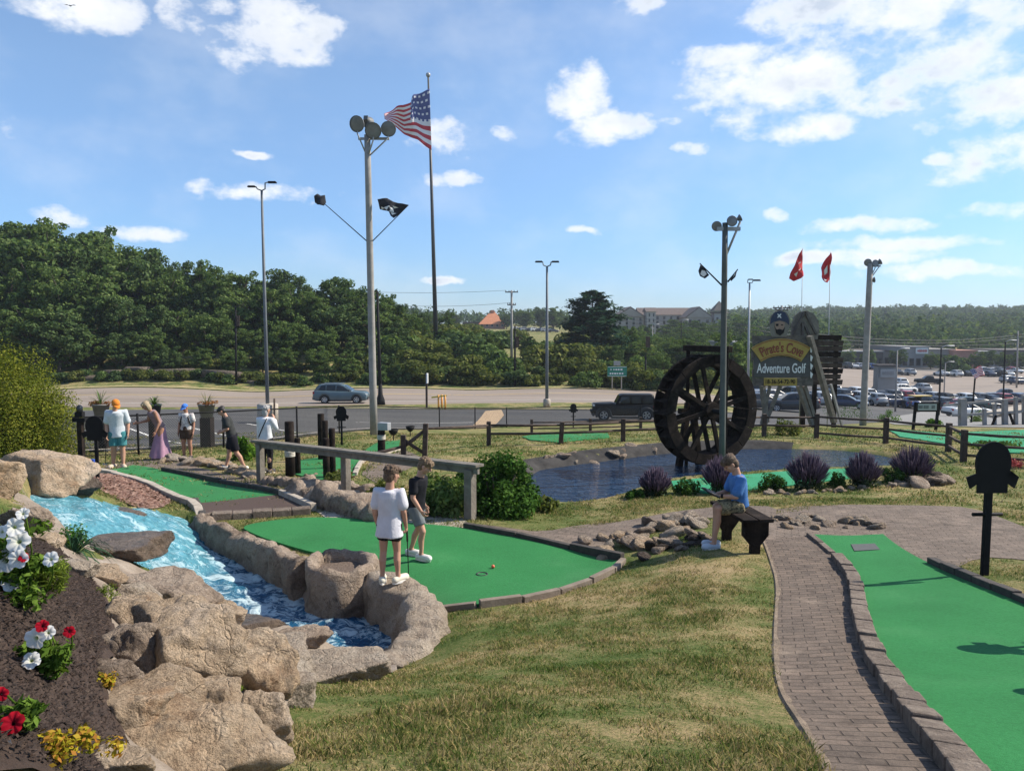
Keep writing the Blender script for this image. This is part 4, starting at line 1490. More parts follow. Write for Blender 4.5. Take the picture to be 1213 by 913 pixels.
def tree_parts(seed, height, rx, n_leaf, leaf, mat, n_blob=46, trunk_f=0.3):
    """trunk and crown meshes of one broadleaf tree"""
    r = np.random.default_rng(seed)
    tb = MB()
    tr = height * 0.022
    top = height * 0.72
    pts = [(0.12 * r.normal() * i, 0.12 * r.normal() * i, top * i / 6) for i in range(7)]
    tb.tube(pts, [tr * (1.25 if i == 0 else 1 - 0.13 * i) for i in range(7)], 9)
    cz = height * (0.42 + trunk_f * 0.35)
    rz = height - cz
    blobs = crown_blobs(r, rx, rz * 0.92, cz, n_blob * 3, rx * 0.22)
    for b in blobs[::3]:
        z0 = min(top * 0.95, max(height * 0.2, b[2] - rx * 0.5))
        k = z0 / top * 6
        i0 = min(5, int(k))
        a = Vector(pts[i0]).lerp(Vector(pts[i0 + 1]), k - i0)
        e = Vector(b[:3])
        mid = a.lerp(e, 0.5) + Vector((0, 0, -0.04 * height))
        tb.tube([a, mid, e], [tr * 0.42, tr * 0.28, tr * 0.08], 6)
    cm = fastmesh('crown', cloud(blobs, n_leaf, leaf, r, 0.45), 4, mat)
    me = bpy.data.meshes.new('trunk')
    me.from_pydata(tb.v, [], tb.f)
    me.materials.append(m_bark)
    me.polygons.foreach_set('use_smooth', tb.sm)
    return me, cm


def conifer_parts(seed, height, rx, n_leaf, leaf, mat):
    r = np.random.default_rng(seed)
    tb = MB().tube([(0, 0, 0), (0, 0, height * 0.5), (0, 0, height * 0.97)], [height * 0.022, height * 0.014, height * 0.003], 8)
    Ps, Ns = [], []
    nb = 90
    for i in range(nb):
        f = i / nb
        z = height * (0.08 + 0.9 * f)
        L = rx * (1 - f ** 1.6) ** 0.75 * r.uniform(0.65, 1.12) + 0.15
        a = i * 2.4 + r.uniform(-0.4, 0.4)
        d = np.array([math.cos(a), math.sin(a), 0.22 + 0.5 * f])
        tb.tube([(0, 0, z), Vector(d * L * 0.9) + Vector((0, 0, z))], [0.05, 0.015], 5)
        m = int(n_leaf / nb * (0.4 + 1.2 * (1 - f)))
        s = r.uniform(0.25, 1.02, m) ** 0.7
        side = r.normal(size=(m, 3)) * np.array([0.2, 0.2, 0.08]) * (L * 0.75)
        Ps.append(np.array([0, 0, z]) + d * (s * L)[:, None] + side * s[:, None])
        Ns.append(np.tile([0, 0, 1.0], (m, 1)) + d * 0.3)
    P = np.concatenate(Ps)
    cm = fastmesh('crown', leaf_quads(P, np.concatenate(Ns), leaf, 0.28, 0.5, r), 4, mat)
    me = bpy.data.meshes.new('trunk')
    me.from_pydata(tb.v, [], tb.f)
    me.materials.append(m_bark)
    me.polygons.foreach_set('use_smooth', tb.sm)
    return me, cm


TREES = [tree_parts(11, 14, 4.2, 12000, 0.22, l_dark), tree_parts(12, 14, 4.8, 13000, 0.23, l_mid), tree_parts(13, 14, 3.8, 11000, 0.21, l_dark), tree_parts(14, 14, 4.5, 12000, 0.24, l_mid, 38),
         tree_parts(15, 14, 4.0, 9500, 0.22, l_mid, 30)]
CONI = conifer_parts(21, 14, 5.0, 15000, 0.42, l_conifer)
BUSH = []
for i, (mt, n_) in enumerate([(l_mid, 1700), (l_olive, 1700), (l_dark, 1900)]):
    r_ = np.random.default_rng(40 + i)
    bl = [(r_.uniform(-1.3, 1.3), r_.uniform(-1.0, 1.0), r_.uniform(0.4, 2.1) * (1 - 0.2 * k / 16), s, s, s * 0.8) for k in range(16) for s in [r_.uniform(0.45, 0.85)]]
    BUSH.append(fastmesh('foliage', cloud(bl, n_, 0.17, r_, 0.4), 4, mt))


def plant_tree(parts, x, y, height, label, group, name='tree', width=1.0, cat='tree', ref=14.0, base=None):
    z = H(x, y) if base is None else base
    o = thing(name, label, cat, (x, y, z - 0.1), rng.uniform(0, 6.28), group)
    s = height / ref
    o.scale = (s * width, s * width, s)
    link('trunk', parts[0], o)
    link('crown', parts[1], o)
    return o


def interp(tab, u):
    return float(np.interp(u, [a for a, _ in tab], [b for _, b in tab]))


TOPL = [(-80, 254), (0, 256), (40, 242), (75, 249), (110, 262), (150, 271), (190, 283), (212, 302), (260, 306), (300, 318), (340, 309), (395, 312), (430, 326), (455, 338), (475, 352), (500, 364), (560, 372)]
for row, (y0, du, dv, u0, u1) in enumerate([(112, 27, 4, -70, 500), (102, 31, 26, -80, 470), (93.5, 33, 62, -90, 440), (86.5, 34, 112, -90, 440)]):
    u = u0
    while u < u1:
        y = y0 + rng.uniform(-2.5, 2.5)
        vt = interp(TOPL, u) + dv + rng.uniform(-9, 12)
        if row == 3:
            vt = min(vt, 425)
        top = at_y(u, vt, y)
        h = max(3.5, top.z - H(top.x, y))
        lab = ['tall dark leafy tree on the skyline of the wood across the road', 'leafy tree in the middle rows of the dense wood across the road', 'shorter leafy tree in the front rows of the wood across the road',
               'low dark tree at the foot of the wood, above the rock ledges'][row]
        plant_tree(TREES[int(rng.integers(0, 5))], top.x, y, h, lab, ['skyline trees of the wood', 'middle trees of the wood', 'front trees of the wood', 'low trees at the foot of the wood'][row], width=rng.uniform(0.85, 1.15) * (1.25 if h < 9 else 1.0))
        u += du * rng.uniform(0.8, 1.2)
SHR = [(60, 446), (100, 444), (200, 445), (300, 442), (400, 436), (450, 425), (520, 418), (560, 425), (610, 432), (650, 436), (700, 430), (760, 432), (800, 438)]
for row, (y, du, k) in enumerate([(82.6, 14, 6), (90.0, 19, -6)]):
    u = 60
    while u < (800 if row == 0 else 830):
        yy = y + rng.uniform(-1, 1.5)
        top = at_y(u, interp(SHR, u) + k + rng.uniform(-6, 8), yy)
        h = max(1.4, top.z - H(top.x, yy))
        s = h / 2.6
        o = link('bush', BUSH[int(rng.choice([0, 1, 1, 2]))], None, (top.x, yy, H(top.x, yy) - 0.1), rng.uniform(0, 6.28))
        o.scale = (s * rng.uniform(1.0, 1.5), s * 1.1, s)
        tag(o, ['scrubby roadside bush in the front row of brush across the road', 'taller bush in the back row of brush across the road'][row], 'bush', ['front roadside bushes', 'back roadside bushes'][row])
        u += du * rng.uniform(0.8, 1.3)
for (u, y, vt, vb, w, k, lab) in [
    (470, 128, 352, 440, 0.9, 0, 'dark tree at the right end of the wood, beside the leaning bough'), (500, 140, 362, 430, 1.0, 2, 'dark rounded tree just left of the tall flagpole'),
    (528, 150, 366, 425, 1.0, 4, 'dark rounded tree just right of the tall flagpole'), (548, 118, 394, 440, 1.4, 1, 'spreading light green tree right of the tall flagpole'),
    (575, 112, 392, 440, 1.3, 1, 'spreading green tree left of the crossarm utility pole'), (625, 120, 402, 440, 1.3, 3, 'rounded tree right of the crossarm utility pole'),
    (672, 100, 412, 450, 1.3, 0, 'dense low tree left of the big pine foot'), (725, 100, 405, 450, 1.2, 0, 'dark upright tree behind the green road sign'),
    (745, 130, 385, 440, 1.2, 3, 'leafy tree between the big pine and the hotel'), (772, 150, 392, 440, 1.3, 1, 'leafy tree under the pale hotel gable'),
    (800, 135, 398, 440, 1.5, 1, 'bright green tree behind the water wheel top'), (778, 98, 425, 458, 1.2, 1, 'small bushy tree at the roadside right of the green road sign'),
    (828, 220, 376, 425, 1.3, 0, 'dark tree between the two hotel wings'), (868, 240, 380, 430, 1.3, 2, 'dark tree right of the hotel turret'), (850, 180, 396, 430, 1.5, 3, 'broad green tree below the hotel turret'),
    (905, 260, 378, 425, 1.4, 2, 'tree behind the thin twin-arm lamp'), (985, 235, 388, 420, 1.5, 3, 'yellow-green tree behind the plank wall'), (1075, 300, 392, 420, 1.6, 1, 'light green tree behind the shop with the white sign'),
    (885, 130, 405, 440, 1.2, 1, 'green tree behind the top of the water wheel frame')]:
    top = at_y(u, vt, y)
    g = H(top.x, y)
    plant_tree(TREES[k], top.x, y, max(4, top.z - g), lab, None, width=w)
top = at_y(702, 343, 118)
g = H(top.x, 118.0)
plant_tree(CONI, top.x, 118.0, top.z - g, 'big dark pine standing alone on the skyline right of the double lamp', None, 'pine_tree', 1.45)
for i, (u, vt) in enumerate([(600, 372), (622, 365), (640, 360), (655, 362), (585, 378), (540, 378), (515, 376), (670, 372)]):
    y = 330.0 + 9 * (i % 3)
    top = at_y(u, vt, y)
    plant_tree(TREES[i % 5], top.x, y, max(7, top.z - H(top.x, y)), 'far dark tree on the rise beside the orange roofed building', 'far trees on the rise', width=1.3)
for i, (u, vt, y) in enumerate([(738, 381, 215), (752, 386, 190), (764, 379, 235), (776, 388, 180), (790, 381, 240), (803, 377, 250), (815, 384, 205), (826, 379, 245), (838, 383, 215), (850, 378, 250), (862, 381, 230), (745, 392, 160), (785, 393, 165), (832, 392, 170), (872, 374, 260), (880, 378, 240)]):
    top = at_y(u, vt + rng.uniform(-3, 4), y)
    plant_tree(TREES[i % 5], top.x, y, max(6, top.z - H(top.x, y)), 'leafy tree screening the front of the hotel', 'trees screening the hotel', width=1.25)
for i in range(95):
    u = rng.uniform(455, 905)
    y = rng.uniform(96, 270)
    k = int(rng.integers(0, 5))
    vt = interp([(455, 385), (500, 392), (560, 405), (620, 412), (660, 418), (700, 412), (760, 398), (830, 388), (905, 385)], u) + rng.uniform(-4, 22)
    top = at_y(u, vt, y)
    h = top.z - H(top.x, y)
    if h < 2 or (618 < u < 668 and y > 120):
        continue
    plant_tree(TREES[k], top.x, y, h, 'leafy tree or tall bush in the loose woods between the road and the hotel', 'loose woods between road and hotel', width=1.15 if h > 7 else 1.7)
n = 1900
r_ = np.random.default_rng(77)
uu = r_.uniform(840, 1330, n)
yy = 240 + 680 * r_.uniform(0, 1, n) ** 0.8
Vs = []
xs = (uu - CX) / F * yy
zz = H(xs, yy)
for x, y, z in zip(xs, yy, zz):
    hgt = r_.uniform(7, 13) if r_.uniform() < 0.9 else r_.uniform(12, 16)
    w = min(hgt, 13) * r_.uniform(0.3, 0.55)
    bl = [(x + r_.normal() * w * 0.4, y + r_.normal() * w * 0.4, z + hgt * r_.uniform(0.35, 0.75), w * 0.6, w * 0.6, hgt * 0.28) for _ in range(4)]
    Vs.append(cloud(bl, 110, 0.75 + y / 1300, r_, 0.6))
uu2 = r_.uniform(430, 860, 260)
yy2 = r_.uniform(420, 640, 260)
xs = (uu2 - CX) / F * yy2
zz = H(xs, yy2)
for x, y, z in zip(xs, yy2, zz):
    hgt = r_.uniform(8, 12)
    bl = [(x + r_.normal() * 2, y, z + hgt * r_.uniform(0.35, 0.75), 3, 3, hgt * 0.28) for _ in range(4)]
    Vs.append(cloud(bl, 90, 0.9, r_, 0.6))
tag(link('forest', fastmesh('forest', np.concatenate(Vs), 4, l_far)), 'hazy wooded ridge on the right horizon', 'forest', kind='stuff')

for i in range(150):
    y = rng.uniform(95, 210)
    u = rng.uniform(440, 900)
    if 622 < u < 662 and y > 110:
        continue
    x = (u - CX) / F * y
    o = link('bush', BUSH[int(rng.integers(0, 3))], None, (x, y, H(x, y) - 0.2), rng.uniform(0, 6.28))
    k = rng.uniform(1.2, 1.9)
    o.scale = (k * 1.2, k * 1.2, k)
    tag(o, 'rounded bush in the rough slope between the road and the far buildings', 'bush', 'bushes on the rough slope')
rl = rock_mat('rock_ledge_far', [(0.07, 0.055, 0.042), (0.14, 0.115, 0.09), (0.23, 0.195, 0.16)], (0.08, 0.065, 0.05))
for i, (u, v, w, h) in enumerate([(95, 445, 60, 16), (135, 440, 42, 20), (165, 436, 34, 18), (135, 452, 34, 9), (160, 452, 22, 9), (190, 450, 36, 9), (202, 438, 50, 16), (240, 452, 38, 8), (262, 440, 44, 16), (300, 450, 40, 12), (60, 450, 40, 12), (345, 446, 40, 14)]):
    y = 83.5
    c = at_y(u, v + 3, y)
    o = link('rock_ledge', rock_mesh('rock_ledge', 500 + i, (px(w, y) * 1.0, 2.0, px(h, y) * 0.85), rl, ICO3, 9, 0.05, 20, 0.6), None, c)
    tag(o, 'broken rock shelf at the foot of the wood across the road', 'rock ledge', 'roadside rock shelves')

def shrub(name, label, cat, u, v, w, h, mat, leaf, n, seed, group=None, y=None, spiky=0.0, nb=40, part='foliage', stems=True):
    """rounded shrub standing where the pixel's ground is; w, h in photograph pixels"""
    r = np.random.default_rng(seed)
    b = hit(u, v)
    y = y or b.y
    W_, H_ = px(w, y) / 2, px(h, y)
    rt = thing(name, label, cat, (b.x * y / b.y, y, H(b.x * y / b.y, y) - 0.02), 0, group)
    bl = []
    for i in range(nb):
        d = r.normal(size=3); d[2] = abs(d[2]); d /= np.linalg.norm(d)
        q = r.uniform(0.35, 0.85)
        s = W_ * r.uniform(0.2, 0.36)
        bl.append((d[0] * W_ * q, d[1] * W_ * q, max(0.1 * H_, d[2] * H_ * q * 0.95 + 0.03), s, s, min(s, H_ * 0.35)))
    link(part, fastmesh(part, cloud(bl, n, leaf, r, 0.4), 4, mat), rt)
    if stems:
        mb = MB()
        for i in range(7):
            a = r.uniform(0, 6.28)
            mb.tube([(0.04 * W_ * math.cos(a), 0.04 * W_ * math.sin(a), 0), (0.5 * W_ * math.cos(a), 0.5 * W_ * math.sin(a), H_ * 0.6)], [W_ * 0.04, W_ * 0.015], 5)
        mb.build('stem', m_bark, rt)
    return rt, W_, H_, r


shrub('juniper', 'large golden green juniper on the rocks at the left edge', 'shrub', 14, 545, 165, 152, l_juniper, 0.028, 85000, 1, nb=210, stems=False)
shrub('shrub', 'lighter leafy shrub under the handrail, left of the big dark shrub', 'shrub', 524, 606, 104, 62, l_mid, 0.034, 12000, 5)
shrub('shrub', 'big dark green shrub at the end of the handrail by the pond', 'shrub', 588, 606, 112, 82, l_shrub, 0.034, 17000, 2, nb=90)
shrub('shrub', 'small bright shrub behind the walking boy in black', 'shrub', 288, 545, 36, 44, l_bright, 0.06, 1500, 3)
for i, (u, v, w, h) in enumerate([(752, 591, 24, 17), (814, 585, 38, 22), (916, 582, 40, 22), (990, 577, 26, 22), (1056, 572, 34, 22)]):
    shrub('boxwood', ['low clipped bush at the left end of the flower row', 'round green bush between two purple bushes left of the bench boy', 'round green bush right of the bench boy', 'small green bush between the purple bushes right of the bench',
                      'green bush at the right end of the purple bushes'][i], 'bush', u, v, w, h, l_shrub, 0.028, 1700, 10 + i, 'round green bushes by the pond', nb=26)
l_pleaf = leafmat('leaf_salvia', [(0.02, 0.035, 0.018), (0.045, 0.07, 0.035), (0.08, 0.11, 0.06)], 0.2, 3)
m_purple = M('salvia_purple', [(0.03, 0.018, 0.034), (0.06, 0.036, 0.066), (0.115, 0.078, 0.12)], scale=12, rough=0.9, island=0.6)


def salvia(label, u, v, w, h, seed, group='purple salvia bushes', n=520):
    rt, W_, H_, r = shrub('salvia_bush', label, 'flower bush', u, v, w * 0.8, h * 0.62, l_pleaf, 0.03, 1500, seed, group, nb=24, stems=False)
    W_ *= 1.3
    H_ /= 0.62
    mb = MB()
    for i in range(n):
        a = r.uniform(0, 6.28)
        q = r.uniform(0, 1) ** 0.6
        e = Vector((math.cos(a) * W_ * q, math.sin(a) * W_ * q, H_ * (1.0 - 0.40 * q * q) * r.uniform(0.68, 1.12)))
        s = Vector((e.x * 0.62, e.y * 0.62, e.z * 0.55))
        d = e - s
        mb.tube([s, s + d * 0.3, s + d * 0.7, e], [0.004, 0.009, 0.008, 0.002], 4)
    mb.build('flower_spikes', m_purple, rt)


for i, (u, v, w, h) in enumerate([(776, 588, 40, 36), (852, 584, 46, 44), (956, 580, 52, 46), (1022, 578, 44, 44), (1080, 571, 52, 44)]):
    salvia(['purple flower bush left of the bench boy, nearest the open water', 'purple flower bush right in front of the wheel and behind the boy', 'purple flower bush first right of the bench', 'purple flower bush in the middle of the right row',
            'purple flower bush at the right end of the row by the rail fence'][i], u, v, w, h, 60 + i)
for i, (u, v, w, h, m, lab) in enumerate([
    (455, 590, 60, 26, l_olive, 'clump of weeds behind the middle handrail post'), (520, 600, 70, 40, l_mid, 'leafy weeds between the handrail and the big shrub'), (400, 575, 50, 18, l_olive, 'weeds at the foot of the dark pilings'),
    (640, 606, 50, 22, l_olive, 'pale flowering weeds at the left corner of the pond'), (1005, 497, 80, 22, l_shrub, 'low spreading dark shrub in front of the sign'), (1052, 500, 30, 18, l_bright, 'bright green weed beside the lamp pole on the right'),
    (1152, 500, 30, 22, l_mid, 'round shrub beside the flag on a stick'), (1105, 506, 24, 14, l_bright, 'little bright shrub under the framed board'), (1180, 530, 70, 10, l_mid, 'row of white flowered groundcover on the right green'),
    (930, 515, 40, 22, l_olive, 'straggly bush at the foot of the sign'), (545, 590, 26, 40, l_mid, 'upright weed just left of the big shrub')]):
    shrub('weed', lab, 'plant', u, v, w, h, m, 0.045, 1100, 90 + i, nb=18, stems=False)
shrub('flower_patch', 'row of red flowers beside the black cutout sign on the right', 'flowers', 1198, 553, 40, 14, M('red_flower', [(0.45, 0.05, 0.045), (0.62, 0.12, 0.10)], scale=8, island=0.7), 0.025, 900, 120, nb=16, stems=False, part='blossoms')
m_wood_dark = M('wood_dark', [(0.008, 0.006, 0.005), (0.02, 0.0145, 0.012), (0.042, 0.031, 0.025)], scale=5, rough=0.95, bump=0.7, bscale=30, spec=0.12)
m_wood_brown = M('wood_brown', [(0.03, 0.019, 0.014), (0.06, 0.04, 0.029), (0.10, 0.07, 0.052)], scale=5, rough=0.9, bump=0.7, bscale=30)
m_wood_grey = M('wood_grey', [(0.095, 0.082, 0.066), (0.16, 0.14, 0.115), (0.22, 0.195, 0.16)], scale=4, rough=0.9, bump=0.7, bscale=24, dist=1.0)
m_pole_grey = M('pole_grey', [(0.22, 0.205, 0.19), (0.33, 0.31, 0.285)], scale=3, rough=0.85, bump=0.4, bscale=18)
m_steel = M('steel', [(0.28, 0.29, 0.30), (0.38, 0.39, 0.40)], scale=4, rough=0.5, metal=0.3)
m_black = M('black_paint', [(0.005, 0.005, 0.006), (0.010, 0.010, 0.011)], scale=8, rough=0.7, spec=0.2)
m_blackm = M('black_matt', [(0.010, 0.010, 0.011), (0.02, 0.02, 0.021)], scale=6, rough=0.95, spec=0.1)
m_white = M('white_paint', [(0.66, 0.65, 0.62), (0.78, 0.77, 0.74)], scale=3, rough=0.7)
m_glass = M('dark_glass', [(0.012, 0.014, 0.016), (0.02, 0.023, 0.026)], scale=2, rough=0.08)
m_lens = M('lens_glass', [(0.12, 0.125, 0.13), (0.20, 0.205, 0.21)], scale=3, rough=0.15)
m_rubber = M('rubber', [(0.012, 0.012, 0.012), (0.025, 0.025, 0.025)], scale=9, rough=0.9)
m_rope = M('rope', [(0.45, 0.41, 0.34), (0.62, 0.58, 0.5)], scale=30, rough=0.95, bump=0.8, bscale=60)
m_chain = M('fence_wire', [(0.06, 0.06, 0.06), (0.10, 0.10, 0.10)], scale=6, rough=0.6, metal=0.5)

t0 = thing('handrail', 'weathered grey timber handrail on three square posts beside the walkway', 'handrail')
posts = [hit(309, 571), hit(410, 586), hit(557, 615)]
tops_ = []
for p, w in zip(posts, (0.13, 0.14, 0.15)):
    mb = MB().box((p.x, p.y, p.z + 0.40), (w, w, 0.86), rz=R(-33))
    mb.build('post', m_wood_grey, t0, bevel=0.008)
for p in posts:
    tops_.append(Vector((p.x, p.y, p.z + 0.90)))
d = (tops_[2] - tops_[0]).normalized()
a, b = tops_[0] - d * 0.2, tops_[2] + d * 0.22
MB().bar(a + Vector((0, 0, 0.005)), b + Vector((0, 0, 0.005)), 0.20, 0.045).build('rail', m_wood_grey, t0, bevel=0.006)
MB().bar(a - Vector((0, 0, 0.08)) + d * 0.05, b - Vector((0, 0, 0.08)) - d * 0.03, 0.05, 0.115).build('beam', m_wood_grey, t0, bevel=0.005)

fc = thing('chain_link_fence', 'long dark chain-link fence falling from the people to the car park', 'fence')
FP = [on_ground(u, y) for u, y in [(60, 20.6), (95, 21.2), (160, 22), (262, 24.5), (350, 28), (440, 35.5), (520, 41), (600, 46.3), (680, 48.5), (760, 50), (815, 50.8)]]
FT = [p + Vector((0, 0, 1.2)) for p in FP]
spts = []
for i in range(len(FP) - 1):
    k = max(1, round((FP[i + 1] - FP[i]).length / 4.2))
    for j in range(k):
        spts.append(FP[i].lerp(FP[i + 1], j / k))
spts.append(FP[-1])
for p in spts:
    MB().tube([p - Vector((0, 0, 0.1)), p + Vector((0, 0, 1.26))], 0.035, 6).build('post', m_blackm, fc)
mb = MB().tube([p + Vector((0, 0, 1.2)) for p in FP], 0.028, 6)
mb.build('top_rail', m_blackm, fc)
mb = MB().tube([p + Vector((0, 0, 0.08)) for p in FP], 0.012, 5)
mb.build('tension_wire', m_blackm, fc)
mb = MB()
pitch, hh = 0.085, 1.12
for i in range(len(FP) - 1):
    a, b = FP[i], FP[i + 1]
    L = (b - a).length
    for sgn in (1, -1):
        s = -hh
        while s < L:
            s0, s1 = (s, s + hh)
            u0, u1 = 0.0, 1.0
            if s0 < 0:
                u0 = -s0 / hh
            if s1 > L:
                u1 = (L - s0) / hh
            if u1 > u0:
                f0, f1 = (s0 + hh * u0) / L, (s0 + hh * u1) / L
                z0, z1 = (u0, u1) if sgn > 0 else (1 - u0, 1 - u1)
                P0 = a.lerp(b, f0) + Vector((0, 0, 0.06 + z0 * hh))
                P1 = a.lerp(b, f1) + Vector((0, 0, 0.06 + z1 * hh))
                mb.tube([P0, P1], 0.004, 3, cap=False, smooth=False)
            s += pitch
mb.build('wire_mesh', m_chain, fc)

m_rail = m_wood_brown
sf = thing('rail_fence', 'dark brown split-rail fence running behind the pond', 'fence')


def rail_post(p, h, par, lean=0.0, w=0.14):
    MB().bar(p + Vector((0, 0, -0.1)), p + Vector((lean, 0, h)), w, w).build('post', m_rail, par, bevel=0.012)


def rail(a, b, par, r=0.055):
    m = a.lerp(b, 0.5) + Vector((0, 0, -0.015))
    MB().tube([a, m, b], [r * 0.8, r, r * 0.8], 6, sq=(1, 0.8)).build('rail', m_rail, par)


P = [(hit(579, 528), 0.78), (hit(664, 526), 0.72), (hit(738, 523), 0.76), (hit(800, 520), 0.8), (hit(905, 517), 0.8), (hit(967, 519), 0.85), (hit(1049, 525), 0.85), (hit(1123, 535), 0.88), (hit(1141, 547), 0.9), (hit(1225, 554), 0.9)]
for p, h in P:
    rail_post(p, h, sf, 0.05 if h == 0.72 else 0.0)
st_ = hit(503, 541)
for i in range(len(P) - 1):
    for k in (0.85, 0.5) if i < 5 else (0.88, 0.56, 0.22):
        rail(P[i][0] + Vector((0, 0, P[i][1] * k)), P[i + 1][0] + Vector((0, 0, P[i + 1][1] * k)), sf)
f2 = thing('rail_fence', 'broken piece of brown rail fence with slanting rails left of the pond', 'fence')
q0, q1 = hit(478, 541), hit(503, 541)
rail_post(q0, 0.62, f2)
rail_post(q1, 0.95, f2, 0.04)
rail(q0 + Vector((0, 0, 0.5)), q1 + Vector((0, 0, 0.1)), f2)
rail(q0 + Vector((-0.05, 0, 0.25)), q1 + Vector((0, 0, 0.75)), f2)
rail(q1 + Vector((0, 0, 0.8)), P[0][0] + Vector((0, 0, 0.66)), f2)
rail(q0 + Vector((0, 0, 0.3)), q0 + Vector((-0.9, -0.5, 0.15)), f2)
f3 = thing('rail_fence', 'low brown rail fence far left of the wheel, before the car park', 'fence')
Q = [on_ground(u, y) for u, y in [(630, 36), (700, 37), (760, 38)]]
for p in Q:
    rail_post(p, 0.7, f3)
for a, b in zip(Q[:-1], Q[1:]):
    rail(a + Vector((0, 0, 0.55)), b + Vector((0, 0, 0.55)), f3)
    rail(a + Vector((0, 0, 0.25)), b + Vector((0, 0, 0.25)), f3)

PIL = [(344, 564, 498, 11, 'thick piling with a pale rope band, left of the second handrail post'), (353, 562, 518, 7, 'short thin piling right beside the rope-banded one'), (381, 545, 489, 8, 'tallest dark piling at the back of the cluster of four'),
       (387, 567, 518, 8, 'short dark piling at the front of the cluster of four'), (386, 556, 497, 7, 'slanted-top dark piling in the middle of the cluster of four'), (394, 566, 506, 8, 'dark piling at the right of the cluster of four'),
       (452, 537, 509, 9, 'stump piling with a white band carrying a grey box')]
for u, vb, vt, w, lab in PIL:
    p = hit(u, vb)
    h = px(vb - vt, p.y)
    o = thing('piling', lab, 'piling', p, rng.uniform(0, 3), 'dark timber pilings')
    r0 = px(w, p.y) / 2
    MB().lathe([(r0 * 1.05, -0.2), (r0, h * 0.5), (r0 * 0.97, h - 0.02), (r0 * 0.9, h)], 12).build('shaft', m_wood_dark, o)
    if u in (344, 452):
        z0 = h * (0.36 if u == 344 else 0.6)
        mb = MB()
        for k in range(4):
            mb.lathe([(r0 * 1.0, z0 + k * 0.035), (r0 * 1.14, z0 + 0.012 + k * 0.035), (r0 * 1.14, z0 + 0.024 + k * 0.035), (r0 * 1.0, z0 + 0.034 + k * 0.035)], 14)
        mb.build('rope_band', m_rope, o)
    if u == 452:
        MB().box((-0.1, 0, h + 0.12), (0.34, 0.2, 0.22)).build('box', m_steel, o, bevel=0.01)
for i, (u, v, lab) in enumerate([(466, 522, 'small black cup lamp on the grass beside the grey box'), (486, 517, 'small black cup lamp near the slanting rails')]):
    p = hit(u, v)
    o = thing('cup_lamp', lab, 'lamp', p, 0, 'black cup lamps')
    MB().tube([(0, 0, -0.05), (0, 0, 0.25)], 0.02, 6).build('stem', m_black, o)
    MB().lathe([(0.06, 0.2), (0.14, 0.28), (0.19, 0.42), (0.17, 0.42), (0.1, 0.3)], 12).build('bowl', m_black, o)

def hole_sign(label, u, vb, vt, rz=0.0):
    p = hit(u, vb)
    h = px(vb - vt, p.y) * 1.0
    k = h / 1.42
    o = thing('hole_sign', label, 'sign', p, rz, 'black cutout hole signs')
    MB().box((0, 0, 0.5 * k), (0.07 * k, 0.05 * k, 1.2 * k)).build('post', m_blackm, o, bevel=0.004)
    pts = [(-0.19, 0.0), (0.19, 0.0), (0.19, 0.10), (0.28, 0.05), (0.33, 0.17), (0.17, 0.22)]
    pts += [(0.225 * math.cos(R(a)), 0.32 + 0.225 * math.sin(R(a))) for a in range(-40, 221, 10)]
    pts += [(-0.17, 0.22), (-0.33, 0.17), (-0.28, 0.05), (-0.19, 0.10)]
    MB().prism([(x * k * 0.86, (0.90 + z) * k) for x, z in pts], -0.032 * k - 0.03, -0.032 * k - 0.01).build('board', m_black, o)
    mb = MB().tube([(-0.16 * k, 0, 0.66 * k), (0.16 * k, 0, 0.66 * k)], 0.02 * k, 8)
    mb.build('crossbar', m_black, o)
    return o


hole_sign('big black cutout sign on a post in front of the brick landing at the right', 1166, 681, 520, 0.05)
hole_sign('black cutout sign on a thin post beside the bark chips at the left', 116, 569, 492, 0.05)
hole_sign('small black cutout sign beside the cluster of pilings', 405, 527, 481, 0.1)
hole_sign('tiny black cutout sign at the fence left of the black off-roader', 679, 506, 478, 0.0)

hole_sign('black cutout sign out at the right whose long shadow crosses the right green', 1292, 762, 601, R(-77))
hole_sign('second black cutout sign out at the right, nearer than the first', 1372, 815, 634, R(-77))
p = hit(97, 548)
o = thing('lantern_post', 'dark timber post with a lantern beside the juniper', 'post', p)
k = px(60, p.y)
MB().box((0, 0, k * 0.42), (0.13, 0.13, k * 0.9)).build('shaft', m_wood_dark, o, bevel=0.01)
MB().box((0, 0, k * 0.86), (0.34, 0.16, 0.1)).box((0, 0, k * 0.97), (0.2, 0.14, 0.14)).build('bracket', m_blackm, o)
MB().lathe([(0.05, k * 1.0), (0.08, k * 1.02), (0.08, k * 1.12), (0.03, k * 1.16)], 10).build('lamp_shade', m_glass, o)
MB().box((0.1, -0.1, 0.05), (0.5, 0.25, 0.1)).build('foot', M('blue_plastic', [(0.03, 0.08, 0.4)], rough=0.5), o)

m_pot = M('pot_grey', [(0.17, 0.16, 0.15), (0.27, 0.255, 0.24)], scale=4, rough=0.8, bump=0.4)
l_palm = leafmat('leaf_palm', [(0.03, 0.06, 0.02), (0.07, 0.12, 0.035), (0.12, 0.18, 0.06)], 0.2, 4)
l_rust = leafmat('leaf_rust', [(0.12, 0.04, 0.02), (0.24, 0.10, 0.04), (0.30, 0.18, 0.07)], 0.2, 4)


